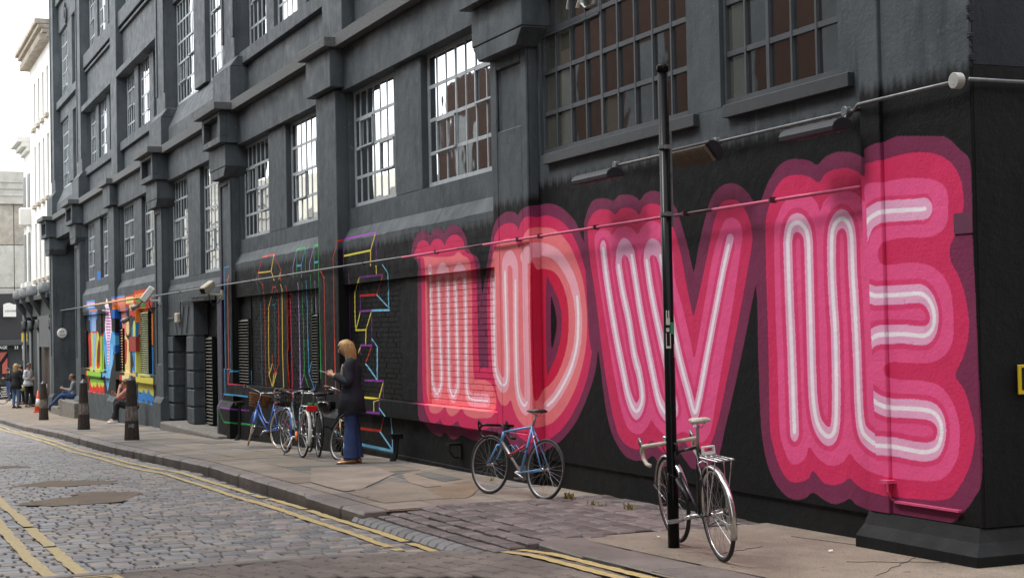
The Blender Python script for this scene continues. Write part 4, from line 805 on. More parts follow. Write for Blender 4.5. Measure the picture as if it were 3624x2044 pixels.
def single(name,q,z,mats,parent,dome=.004,rz=0.):
    bm=NB(); settgeo(bm,0,0,0,q[2],q[3],0,dome=dome,rz=rz); o=obj(name,bm,mats,parent); o.location=(q[0],q[1],z); return o
def undul(x,y): return .006*math.sin(x*.9+y*1.4)+.003*math.sin(x*2.3-y*.7)
for q in near: single('sett',q,gz(q[0])+RZ+undul(q[0],q[1])+random.uniform(-.004,.003),random.choices(SETT,(4,3,3,1.2))[0],ROAD)
bm=NB()
for q in V_:
    if q in ns: continue
    settgeo(bm,q[0],q[1],gz(q[0])+RZ+undul(q[0],q[1])*(1 if q[0]>-30 else .5)+random.uniform(-.004,.003),q[2],q[3],random.choices((0,1,2,3),(4,3,3,1.2))[0])
obj('setts',bm,SETT,ROAD,kind='stuff')
for P in patches:
    bm=NB(); P2=[]; n=len(P)
    for i in range(n):
        a,b=Vector((*P[i],0)),Vector((*P[(i+1)%n],0))
        for k in range(6): p=a.lerp(b,k/6); P2.append((p.x+random.uniform(-.05,.05),p.y+random.uniform(-.04,.04)))
    bm.faces.new([bm.verts.new((x,y,gz(x)+RZ+.004+undul(x,y))) for x,y in P2]); obj('tarmac_patch',bm,patchmat('patch_grit',(.24,.18,.125),(.16,.12,.09),agg=.5,aggc=(.38,.30,.22)),ROAD)
# yellow lines, broken over the setts
def yline(pts,w,n=60,dz=.0):
    bm=NB(); L=[Vector((*p,0)) for p in pts]; tot=[0]
    for a,b in zip(L,L[1:]): tot.append(tot[-1]+(b-a).length)
    def at(s):
        for i in range(len(L)-1):
            if s<=tot[i+1] or i==len(L)-2:
                t=(s-tot[i])/max(1e-6,tot[i+1]-tot[i]); d=(L[i+1]-L[i]).normalized(); return L[i].lerp(L[i+1],t),Vector((-d.y,d.x,0))
    S=tot[-1]; k=int(S/.125); prev=None
    for i in range(k+1):
        s=S*i/k; p,nm=at(s); j0,j1=random.uniform(-.013,.013),random.uniform(-.013,.013)
        a=p+nm*(w/2+j0); b=p-nm*(w/2+j1); z=lambda v:gz(v.x)+RZ+.0095+dz+undul(v.x,v.y)
        cur=(bm.verts.new((a.x,a.y,z(a))),bm.verts.new((b.x,b.y,z(b))))
        if prev and random.random()>.02: bm.faces.new((prev[0],prev[1],cur[1],cur[0]))
        prev=cur
    return obj('yellow_line',bm,YEL_,ROAD,recalc=False)
yline([(-60,-2.72),(-38,-2.86),(-25,-2.86),(-17,-2.62),(-14.5,-2.60),(-11.93,-2.55)],.085); yline([(-60,-2.93),(-38,-3.06),(-25,-3.08),(-17,-2.86),(-14.5,-2.84),(-12.02,-2.80)],.085)
yline([(-26,-5.42),(-18.2,-5.43),(-14.3,-5.40),(-12.4,-5.38)],.11); yline([(-26,-5.66),(-18.2,-5.66),(-14,-5.66),(-12.3,-5.62)],.11)
# drain grating at the edge of the raised table
t=empty('drain_cover','worn dark iron drain cover at the edge of the block paving','drain cover',(-12.34,-4.95,gz(-12.3)+RZ+.012))
bm=NB(); bx(bm,-.07,.07,-.24,.24,-.03,.004); obj('cover_plate',bm,DGREY,t)
bm=NB()
for k in range(14):
    y=-.21+k*.032; bx(bm,-.05,.05,y,y+.014,.004,.010)
obj('cover_ribs',bm,RUST,t,kind='stuff')
# raised junction table: granite strip + block pavers
TAB=ground('junction_table',-12.2,16,-12,-1.9,-.135,JOINT)
yy=-6.6
while yy<-2.4:
    w=random.uniform(.55,.95); bm=NB(); a_,b_=yy+.008,yy+w-.008; prism(bm,[(xedge(a_),a_),(xedge(a_)+.125,a_),(xedge(b_)+.125,b_),(xedge(b_),b_)],-.3,-.112,'z'); obj('granite_strip_stone',bm,GRAN,TAB,bev=.01); yy+=w
PV=[]; c30=math.radians(100)
for a in np.arange(-14,10,.153):
    for b in np.arange(-14,14,.235):
        b2=b+(.1175 if int(round(a/.153))%2 else 0); x=-9+a*math.cos(c30)-b2*math.sin(c30); y=-4.5+a*math.sin(c30)+b2*math.cos(c30)
        if xedge(y)+.14<x-.0<-5 and -8<y<(-2.52 if x<-11.45 else -2.05+.075*max(0,x+10.47)): PV.append((x,y,.144,.225))
def visz(q,dz): p=PR(q[0],q[1],gz(q[0])+dz); return -60<p[0]<3690 and p[1]<2085
PV=[q for q in PV if visz(q,-.12)]; PV.sort(key=lambda q:PR(q[0],q[1],-.1)[1]); print('pavers',len(PV))
sb=NB()
for k,q in enumerate(PV):
    z=gz(q[0])+tz(q[0])+random.uniform(-.004,.004)
    if k<300: single('block_paver',q,z,PAV,TAB,.002,rz=c30)
    else: settgeo(sb,q[0],q[1],z,q[2],q[3],0,dome=.002,rz=c30)
obj('block_pavers',sb,PAV,TAB,kind='stuff')
ground('asphalt_strip',-5,16,-8,-1.9,-.030,BROWN,parent=TAB)
def yl2(pts,w):
    bm=NB(); prev=None; a0,b0=Vector((*pts[0],0)),Vector((*pts[1],0)); d=(b0-a0); n=int(d.length/.09); d2=d.normalized(); nm=Vector((-d2.y,d2.x,0))
    for i in range(n+1):
        p=a0.lerp(b0,i/n); a=p+nm*(w/2+random.uniform(-.009,.009)); b=p-nm*(w/2+random.uniform(-.009,.009))
        cur=(bm.verts.new((a.x,a.y,gz(a.x)+tz(a.x)+.0095)),bm.verts.new((b.x,b.y,gz(b.x)+tz(b.x)+.0095)))
        if prev: bm.faces.new((prev[0],prev[1],cur[1],cur[0]))
        prev=cur
    obj('yellow_line',bm,YEL_,TAB,recalc=False)
a,b=G(1765,1948,-.07),G(2240,2052,-.03); a.y-=.035; b.y-=.035; a0_,b0_=a.copy(),b.copy(); yl2([(a.x,a.y),(a.x+(b.x-a.x)*2.2,a.y+(b.y-a.y)*2.2)],.085)
a,b=a0_+Vector((.05,.165,0)),b0_+Vector((.05,.165,0)); yl2([(a.x,a.y),(a.x+(b.x-a.x)*2.2,a.y+(b.y-a.y)*2.2)],.085)
# small boxed bay mark at the bottom left
bm=NB()
for (x0,x1,y0,y1) in ((-12.05,-11.98,-5.5,-5.2),(-12.05,-11.6,-5.25,-5.18),(-11.9,-11.84,-5.42,-5.22)): 
    v=[bm.verts.new((x,y,gz(x)+tz(x)+.01)) for x,y in ((x0,y0),(x1,y0),(x1,y1),(x0,y1))]; bm.faces.new(v)
obj('yellow_bay_mark',bm,YEL_,TAB)
# left pavement edge
LP=ground('left_pavement',-120,-12.3,-9.2,-6.2,-.02,SLABS[1]); tagk=0
x=-13
while x>-30: 
    bm=NB(); w=.9; bx(bm,x-w+.01,x,-6.2,-6.0,gz(x)-.25,gz(x)-.03); obj('kerb_stone',bm,GRAN,LP,bev=.02); x-=w
# ------------------------------------------------ pavement under the mural wall
PVM=ground('pavement',-120,-14.42,KY+.25,6,-.012,BROWN)
ground('pavement_surface',-14.42,16,-.02,6,-.012,BROWN,parent=PVM)
ground('pavement_surface',-11.22,16,-2.0,-.02,-.012,BROWN,parent=PVM)
def kerbstone(x0,x1,ya,yb,drop=0.,drop2=0.):
    bm=NB(); z0,z1=gz(x0),gz(x1); yc=random.uniform(-.012,.012)
    P=[(yb,-.4),(ya+yc,-.4),(ya+yc,-.035),(ya+.03+yc,-.008),(yb,0)]
    A_=[bm.verts.new((x0,y,z+z0-(drop if z>-.3 else 0))) for y,z in P]; B_=[bm.verts.new((x1,y,z+z1-(drop2 if z>-.3 else 0))) for y,z in P]
    n=len(P)
    for i in range(n): bm.faces.new((A_[i],A_[(i+1)%n],B_[(i+1)%n],B_[i]))
    bm.faces.new(A_); bm.faces.new(B_[::-1]); obj('kerb_stone',bm,GRAN,PVM,bev=.012)
x=-14.42
while x>-60:
    w=random.uniform(.62,1.0); kerbstone(x-w+.007,x-.007,KY+(.06 if x<-16 else 0)+(0 if x>-45 else .0),KY+.27); x-=w
# right-hand kerb beyond the vehicle crossover (rounded end)
kx,ky=-11.42,-2.04
bm=NB(); pr=[(kx+.22-.22*math.cos(t),ky+.2-.2*math.sin(t)) for t in np.linspace(0,math.pi/2,6)]
pr=[(kx,ky+.45)]+pr+[(kx+.95,ky),(kx+.95,ky+.45)]; prism(bm,pr,-.35,gz(kx)+.006,'z'); obj('kerb_stone',bm,GRAN,PVM,bev=.015)
x=kx+.96
while x<0:
    w=random.uniform(.8,1.1); bm=NB(); q=lambda t:ky+.075*(t-kx-.95); prism(bm,[(x+.006,q(x)),(x+w-.006,q(x+w)),(x+w-.006,q(x+w)+.42),(x+.006,q(x)+.42)],-.35,gz(x)+.006,'z'); obj('kerb_stone',bm,GRAN,PVM,bev=.012); x+=w
# flag slabs
def slab(x0,x1,y0,y1,m,dz=0):
    bm=NB(); g=.007; cs=[(x0+g,y0+g),(x1-g,y0+g),(x1-g,y1-g),(x0+g,y1-g)]; jt=[random.uniform(-.003,.003) for _ in cs]
    b=[bm.verts.new((x,y,gz(x)-.05)) for x,y in cs]; t=[bm.verts.new((x,y,gz(x)+.0+dz+j)) for (x,y),j in zip(cs,jt)]
    for i in range(4): bm.faces.new((b[i],b[(i+1)%4],t[(i+1)%4],t[i]))
    bm.faces.new(t); obj('paving_slab',bm,m,PVM)
x=-14.45
while x>-46:
    w=random.choice((.62,.75,.9)); y=KY+.28; rows=[]
    for k in range(4):
        d=(.55,.75,.62,.75)[k]; y1=min(y+d,0.04)
        if y1-y>.15:
            m=random.choices(SLABS,(5,3,1.2,.5))[0]
            slab(x-w,x,y,y1,m)
        y=y1
    x-=w
# a few big patches over the slabs
def patch(P,m,name='pavement_patch',dz=.006):
    bm=NB(); P2=[]; n=len(P)
    for i in range(n):
        a,b=Vector((*P[i],0)),Vector((*P[(i+1)%n],0))
        for k in range(4): p=a.lerp(b,k/4); P2.append((p.x+random.uniform(-.01,.01),p.y+random.uniform(-.01,.01)))
    bm.faces.new([bm.verts.new((x,y,gz(x)+dz)) for x,y in P2]); obj(name,bm,m,PVM)
def PP(L): return [tuple(G(1100+a/2.147,1600+b/2.147)[:2]) for a,b in L]
patch(PP([(270,310),(600,225),(760,235),(860,270),(1000,355),(560,385)]),SLABS[2]); patch(PP([(880,275),(1010,355),(1200,345),(1300,250),(1230,225)]),patchmat('pebble_grit',(.21,.155,.10),(.11,.08,.055),agg=.8,aggc=(.34,.25,.15)))
patch(PP([(0,120),(480,110),(640,165),(380,285),(250,300),(0,230)]),SLABS[0],dz=.009); patch(PP([(690,165),(900,120),(1200,170),(1220,220),(880,265),(740,225)]),SLABS[2],dz=.004); patch(PP([(780,165),(900,150),(1150,205),(1000,225)]),SLABS[3],dz=.009)
# vehicle crossover of square setts
CX=[]
y=KY+.12
while y<.0:
    cw=random.uniform(.15,.18); x=-11.30-random.random()*.2
    while x>-14.3:
        w=random.uniform(.17,.26); CX.append((x-w/2,y+cw/2,w-.012,cw-.012,y)); x-=w
    y+=cw
ground('crossover_bed',-14.42,-11.2,KY-.04,.05,-.13,JOINT,parent=PVM)
for q in CX:
    t=max(0,min(1,(q[1]-KY)/.9)); z=gz(q[0])+.004-.085*(1-t)**1.5
    if visz(q,0) or True: single('crossover_sett',q[:4],z+random.uniform(-.006,.005)+.01,SETTP,PVM,.006)
x=-11.5
while x>-14.5:
    w=.2; bm=NB(); prism(bm,[(KY+.12,-.3),(KY-.03,-.3),(KY-.03,-.11),(KY+.0,-.075),(KY+.06,-.06),(KY+.12,-.06)],x-w+.012,x); o=obj('edge_sett',bm,mat('edge_sett_grey',(.17,.165,.165),(.12,.115,.115),.5,10,island=.25) if x>-11.6 else bpy.data.materials['edge_sett_grey'],PVM,bev=.02); o.location.z=gz(x)+.0; x-=w
bm=NB(); prev=None
for xx in (-11.40,-11,-10,-8,-4,0,6,16):
    y0=ky+.075*max(0,xx-kx-.95)+.41; cur=(bm.verts.new((xx,min(y0,.5),gz(xx)+.004)),bm.verts.new((xx,6,gz(xx)+.004)))
    if prev: bm.faces.new((prev[0],cur[0],cur[1],prev[1]))
    prev=cur
obj('brown_footway',bm,BROWN,PVM)
bm=NB()     # hairline cracks
for a,b in (((2800,1900),(3480,1990)),((2560,1960),(2700,1935)),((3000,1990),(3480,1995)),((3240,1975),(3100,2040))):
    p,q=G(*a),G(*b); P=[p.lerp(q,t)+Vector((random.uniform(-.02,.02),random.uniform(-.01,.01),.009)) for t in np.linspace(0,1,12)]; tube(bm,P,.0022,4)
obj('pavement_cracks',bm,JOINT,PVM,kind='stuff')
# step at the door bay
t=empty('door_step','long low concrete step in front of the louvred door bay','step',(-35.6,-.1,0))
bm=NB(); g=gz(-36)
xa,xb=WX(571,-.25,1500),WX(776,-.25,1530)
prism(bm,[(-.28,g-.3),(-.28,st-.02),(-.24,st),(1.4,st),(1.4,g-.3)],xa,xb); o=obj('step_block',bm,STONE,t,bev=.02); o.location=(35.6,.1,0)
# dirty stone blocks where a man sits
t=empty('stone_steps','two grey stone blocks stacked as steps in the entrance recess','stone blocks',(-58.2,-.3,gz(-58)))
def blk_(px0,px1,pyt,pyb,Y,d,p):
    x0,x1=WX(px0,Y,pyt),WX(px1,Y,pyt); z1=WZ((px0+px1)/2,pyt,Y); bm=NB(); bx(bm,x0,x1,Y,Y+d,gz(x0)-.2,z1); o=obj('stone_block',bm,STONE,p,bev=.02); o.location=-Vector(p.location)
blk_(206,262,1418,1470,-.35,.9,t); blk_(181,212,1440,1465,-.25,.8,t)
# weeds at the wall foot
LEAF=mat('weed_green',(.07,.11,.02),(.26,.16,.05),.7,9); bm=NB()
for (px,py,n,s) in ((2015,1768,50,.055),(2100,1790,24,.04),(2230,1806,30,.05),(2130,1794,20,.04),(640,1480,20,.04),(1740,1700,10,.03)):
    p=G(px,py)
    for k in range(n):
        b=p+Vector((random.gauss(0,s),random.gauss(0,s*.4),-.005)); h=random.uniform(.02,.09)*(s/.06); d=Vector((random.gauss(0,.5),random.gauss(0,.5),1)).normalized()*h; w=Vector((random.uniform(-1,1),random.uniform(-1,1),0)).normalized()*h*.18
        v=[bm.verts.new(b-w),bm.verts.new(b+w),bm.verts.new(b+d+w*.6),bm.verts.new(b+d*1.2-w*.3)]; bm.faces.new(v)
tag(obj('weeds',bm,LEAF),'small tufts of weeds growing along the wall foot','weeds',kind='stuff')
bm=NB()
for (px,py) in ((2940,1955),(2330,1905),(115,1500),(1000,1570),(2050,1895),(465,1546),(860,1648),(1300,1760)):
    p=G(px,py); s=random.uniform(.012,.03); a=random.random()*3; v=[bm.verts.new(p+Vector((s*math.cos(a+k*1.57)*(1.6 if k%2 else .7),s*math.sin(a+k*1.57),.014+random.uniform(0,.012)))) for k in range(4)]; bm.faces.new(v)
tag(obj('litter',bm,WHITEP),'scattered white paper scraps on the pavement','litter',kind='stuff')
bm=NB(); p=G(480*1,1450+380/2.342,-.11); p=G(1120/2.342,1450+380/2.342,-.11)
for k in range(3):
    a=k*2.1; v=[bm.verts.new(p+Vector((.07*math.cos(a+j*1.4)*(1 if j%2 else .4),.05*math.sin(a+j*1.4),.02+.02*(j%2)))) for j in range(4)]; bm.faces.new(v)
tag(obj('dead_leaf',bm,mat('leaf_brown',(.30,.15,.05),(.2,.1,.04),.7)),'single brown dead leaf in the gutter by the kerb','leaf')
# ================================================================= street objects
def nearest(px,py,off=0.): return G(px,py,off)
# ---- black pole
pb=G(2385,1938); sc_=(1938-220)/(5500/ (CM.T@(np.array(pb)-CAM))[2])
rp=(2403-2363)/2/(5500/(CM.T@(np.array(pb)-CAM))[2]); HP=sc_*1.0
t=empty('street_post','tall glossy black post in front of the white bicycle, with stickers','post',(pb.x,pb.y,pb.z)); t.rotation_euler=(0,math.radians(-.15),0)
bm=NB(); tube(bm,[(0,0,-.05),(0,0,.42),(0,0,.43),(0,0,HP-.06)],[rp*1.03,rp*1.03,rp*.97,rp*.95],28); POLEM=mat('post_black_paint',(.007,.007,.008),(.005,.005,.006),.22,8,spec=.10); obj('post_shaft',bm,POLEM,t,smooth=True)
bm=NB(); tube(bm,[(0,0,HP-.06),(0,0,HP-.015),(0,0,HP)],[rp*1.08,rp*1.08,rp*.8],28); obj('post_cap',bm,POLEM,t,smooth=True,bev=.004)
dpx=5500/(CM.T@(np.array(pb)-CAM))[2]
hz=lambda py:(1938-py)/dpx
for py in (517,756):
    bm=NB(); tube(bm,[(0,0,hz(py)-.012),(0,0,hz(py)+.012)],rp*1.02+.003,28); bx(bm,rp*.6,rp*1.5,-.02,.02,hz(py)-.016,hz(py)+.016); obj('band_clamp',bm,METAL,t,smooth=False)
bm=NB(); bx(bm,.0,.012,rp*1.1,rp*1.1+.012,hz(800),hz(455)); obj('cable_strip',bm,METAL,t)
# stickers: thin sheets wrapped on the shaft, facing the street
vd=math.atan2(CAM[1]-pb.y,CAM[0]-pb.x)
def sticker(shape,py0,py1,ang0,ang1,m,name='sticker',lift=.0015):
    bm=NB(); n=8; R=rp*.96+lift; z0,z1=hz(py1),hz(py0)
    for (a0,a1,b0,b1) in shape:
        prev=None
        for k in range(n+1):
            a=vd+ang0+(ang1-ang0)*(a0+(a1-a0)*k/n); q=[bm.verts.new((R*math.cos(a),R*math.sin(a),z0+(z1-z0)*b)) for b in (b0,b1)]
            if prev: bm.faces.new((prev[0],q[0],q[1],prev[1]))
            prev=q
    obj(name,bm,m,t,recalc=False)
STW=mat('sticker_white',(.68,.64,.58),(.5,.46,.42),.5,60); STG=mat('sticker_green',(.03,.30,.14),(.02,.2,.1),.4,40); STP=mat('sticker_pink',(.62,.30,.33),(.5,.25,.28),.5,40)
sticker([(.12,.36,.76,1.),(.56,.80,.76,1.),(.1,.9,.62,.80),(.0,.16,.0,.40),(.84,1.,.0,.40),(.16,.5,.0,.06),(.5,.84,.0,.06),(.1,.75,.44,.54)],1098,1232,-.55,.35,STW)
sticker([(0,1,0,1)],1140,1182,.30,1.15,STG,lift=.001); sticker([(0,1,0,1)],1218,1264,1.0,1.35,STP,lift=.001)
# ---- grooved bollards
BOLW=mat('bollard_weathered',(.055,.038,.030),(.017,.015,.014),.75,14,bmp=.8,bsc=30,objc=True); BOLB=mat('bollard_worn_white',(.27,.23,.205),(.03,.024,.021),.75,24,stretch=(1,1,.35),bmp=.6,objc=True)
def bollard(px,py,ytop,label,letters=False):
    p=G(px,py); d=5500/(CM.T@(np.array(p)-CAM))[2]; H_=(py-ytop)/d; wb=.155; wt=.085
    t=empty('bollard',label,'bollard',p,rz=.3,group='tapered bollards along the kerb'); n=8
    def ringpts(z,r): 
        out=[]
        for k in range(n):
            for j in range(4):
                a=2*math.pi*(k+j/4)/n; rr=r*(1.0 if j in (1,2,3) else .90); out.append((rr*math.cos(a),rr*math.sin(a),z))
        return out
    def seg(z0,z1,nm,m):
        bm=NB(); R=lambda z:wb+(wt-wb)*z/H_; zs=np.linspace(z0,z1,4); rings=[[bm.verts.new(q) for q in ringpts(z,R(z))] for z in zs]
        for A_,B_ in zip(rings,rings[1:]):
            for k in range(len(A_)): bm.faces.new((A_[k],A_[(k+1)%len(A_)],B_[(k+1)%len(A_)],B_[k]))
        bm.faces.new(rings[0][::-1]); bm.faces.new(rings[-1]); obj(nm,bm,m,t)
    seg(-.05,H_*.30,'bollard_base',BOLW); seg(H_*.302,H_*.52,'painted_band',BOLB); seg(H_*.522,H_*.92,'bollard_shaft',BOLW)
    bm=NB(); tube(bm,[(0,0,H_*.92),(0,0,H_*.925),(0,0,H_)],[wt*1.12,wt*1.12,.012],6); obj('bollard_cap',bm,DGREY,t)
    if letters:
        a0=math.atan2(CAM[1]-p.y,CAM[0]-p.x)-.3; u=Vector((-math.sin(a0),math.cos(a0),0)); nn=Vector((math.cos(a0),math.sin(a0),0)); z=.30; bm=NB(); R_=wb+(wt-wb)*z/H_+.012
        def bar(x0,z0,x1,z1,th=.010):
            a=nn*R_+u*x0+Vector((0,0,z0)); b=nn*R_+u*x1+Vector((0,0,z1)); tube(bm,[a,b],th/2,5)
        for X_ in (-.052,-.012): bar(X_,z-.035,X_,z+.035)
        bar(-.052,z,-.012,z); bar(.012,z-.035,.012,z+.035)
        for q in ((z+.033,),(z,),(z-.033,)): bar(.012,q[0],.042,q[0])
        bar(.045,z+.006,.045,z+.028); bar(.045,z-.028,.045,z-.006)
        obj('painted_letters',bm,mat('chalk_white',(.5,.52,.52),(.3,.32,.33),.6,40),t)
bollard(467,1556,1327,'nearest of three tapered iron bollards, marked HB, hiding a seated man',True)
bollard(297,1519,1340,'middle bollard of the three, left of the man seated in black trousers')
bollard(155,1484,1346,'farthest bollard of the three, beside the traffic cone')
# ---- traffic cone
p=G(136,1457); d=5500/(CM.T@(np.array(p)-CAM))[2]; h=76/d
OR=mat('cone_orange',(.75,.10,.03),(.65,.08,.03),.5,9); t=empty('traffic_cone','orange traffic cone with two white bands beside the farthest bollard','traffic cone',p)
r=lambda z:.15+(.03-.15)*z/h
bm=NB(); tube(bm,[(0,0,.03),(0,0,h)],[r(0),r(h)],16); obj('cone_body',bm,OR,t,smooth=True); bm=NB(); bx(bm,-.2,.2,-.2,.2,0,.035); obj('cone_base',bm,OR,t,bev=.01)
for a,b in ((.28,.62),):
    bm=NB(); tube(bm,[(0,0,h*a),(0,0,h*b)],[r(h*a)+.004,r(h*b)+.004],16); obj('reflective_band',bm,mat('cone_white',(.75,.75,.74),None,.4),t,smooth=True)
# ---- smiley lamp, cameras, small lamps
p=Vector(Wp(220,1178,.42)); 
t=empty('round_wall_lamp','round white bulkhead lamp with a smiling face drawn on it','wall lamp',(-61.15,.42+.0,p.z)); 
rr=ray(220,1178); k=(-61.1-CAM[0])/rr[0]; q=CAM+k*rr; t.location=(-61.15,q[1],q[2]); R_=.19
bm=NB(); tube(bm,[(0,0,0),(.06,0,0),(.10,0,0)],[R_,R_,R_*.8],24); obj('lamp_cover',bm,WHITEP,t,smooth=False,bev=.006)
bm=NB(); tube(bm,[(.105,R_*.5*math.sin(a),-R_*.45*math.cos(a)) for a in np.linspace(-1.15,1.15,9)],.010,5)
for s in (-.035,.035): tube(bm,[(.105,s,.02),(.105,s,.08)],.010,5)
obj('drawn_smile',bm,DGREY,t)
bm=NB(); tube(bm,[(-61.12,t.location.y,t.location.z+R_),(-61.12,t.location.y,t.location.z+.85),(-61.12,.95,t.location.z+.85)],.02,5); tag(obj('conduit',bm,DGREY),'thin dark conduit rising from the smiling lamp','conduit')
def cctv(px,py,L,label,aim,col=WHITEP,s=1.):
    p=Vector(Wp(px,py,-.28)); t=empty('cctv_camera',label,'security camera',p); d=Vector(aim).normalized()
    a_,b_=frame_(d); M_=Matrix((( d.x,a_.x,b_.x),(d.y,a_.y,b_.y),(d.z,a_.z,b_.z))).to_4x4()
    bm=NB(); v=bx(bm,-L/2,L/2,-.065*s,.065*s,-.065*s,.065*s); bmesh.ops.transform(bm,matrix=M_,verts=v); obj('camera_housing',bm,col,t,bev=.02)
    bm=NB(); v=bx(bm,L/2,L/2+.012,-.05*s,.05*s,-.05*s,.05*s); bmesh.ops.transform(bm,matrix=M_,verts=v); obj('camera_lens',bm,BLACKM,t)
    bm=NB(); tube(bm,[Vector((0,0,-.05)),Vector((.03,.06,-.15)),Vector((.03,.30,-.16))],.025,7); bx(bm,-.05,.1,.27,.31,-.26,-.06); obj('wall_bracket',bm,col,t)
    bm=NB(); tube(bm,[Vector((-.05*1,.03,-.04)),Vector((-.07,.05,-.26)),Vector((0,.1,-.38)),Vector((.09,.2,-.32)),Vector((.10,.28,-.2))],.010,6); obj('camera_cable',bm,BLACKM,t)
cctv(523,1041,.42,'white box camera angled down over the bright block letter mural',(-.2,-.55,-.75),s=1.3)
cctv(735,1016,.34,'beige box camera on the wall above the louvred door',(.5,-.7,-.45),mat('aged_beige_plastic',(.42,.38,.28),(.35,.31,.22),.5),s=1.2)
p=Vector(Wp(627,1122,.08)); bm=NB(); bx(bm,p.x-.17,p.x+.17,.04,.14,p.z-.13,p.z+.10); tag(obj('alarm_box',bm,mat('beige_box',(.45,.42,.33),(.36,.33,.26),.5),bev=.02),'small beige alarm box on the wall above the dark doorway','alarm box')
bm=NB(); 
for pts in ([(593,1127),(615,1125)],[(638,1125),(638,1067),(700,1060),(722,1058)],[(594,1127),(594,1180)]): tube(bm,[Wp(a,b,.10) for a,b in pts],.014,5)
for pts in ([(642,1182),(651,1083)],[(660,1180),(668,1083)],[(616,1105),(626,1182)]): tube(bm,[Wp(a,b,.12) for a,b in pts],.012,5)
tag(obj('wall_cables',bm,DGREY),'thin dark cables and rods on the wall over the dark doorway','cables')
def bullet(px,py,label,lit=False):
    p=Vector(Wp(px,py,-.12)); t=empty('spot_lamp',label,'spotlight',p); bm=NB(); tube(bm,[(0,.05,0),(-.06,-.06,-.06),(-.09,-.10,-.09)],[.06,.07,.075],12); obj('lamp_head',bm,METAL,t,smooth=True)
    bm=NB(); tube(bm,[(-.085,-.095,-.085),(-.092,-.103,-.092)],.068,12); obj('lamp_glass',bm,WHITEP,t); bm=NB(); tube(bm,[(0,.05,0),(.05,.15,.12),(.08,.25,.2)],.018,6); obj('lamp_arm',bm,DGREY,t)
bullet(449,1126,'small spotlight hanging over the painted letters under a stub arm'); bullet(484,1080,'chrome spotlight directly under the painted conduit')
# ================================================================= bicycles
TYRE=mat('tyre_black',(.022,.022,.023),(.015,.015,.016),.7,9,bmp=.2); TYREC=mat('tyre_cream',(.52,.42,.28),(.42,.33,.2),.6,9); CHR=mat('bright_alloy',(.62,.62,.62),(.5,.5,.5),.22,9,metal=.9); ALU=mat('dull_alloy',(.42,.42,.43),(.32,.32,.33),.38,9,metal=.8)
SKY=mat('frame_sky_blue',(.13,.33,.60),(.10,.27,.52),.3,6); BARE=mat('frame_bare_metal',(.5,.5,.5),(.36,.33,.3),.35,8,metal=.6); COB=mat('frame_cobalt',(.07,.16,.48),(.05,.12,.40),.28,6); FBLK=mat('frame_black',(.018,.020,.024),(.012,.013,.016),.25,6); FGREY=mat('frame_blue_grey',(.10,.16,.20),(.07,.11,.15),.3,6)
LEA=mat('brown_leather',(.20,.075,.035),(.14,.05,.025),.5,14); WTAPE=mat('white_bar_tape',(.60,.57,.50),(.40,.34,.27),.6,26); WIK=mat('wicker',(.28,.12,.045),(.14,.055,.02),.65,50,bmp=.7,bsc=80); REDM=mat('red_plastic',(.65,.02,.02),(.5,.015,.015),.3,6); ORM=mat('orange_plastic',(.8,.16,.03),None,.4)
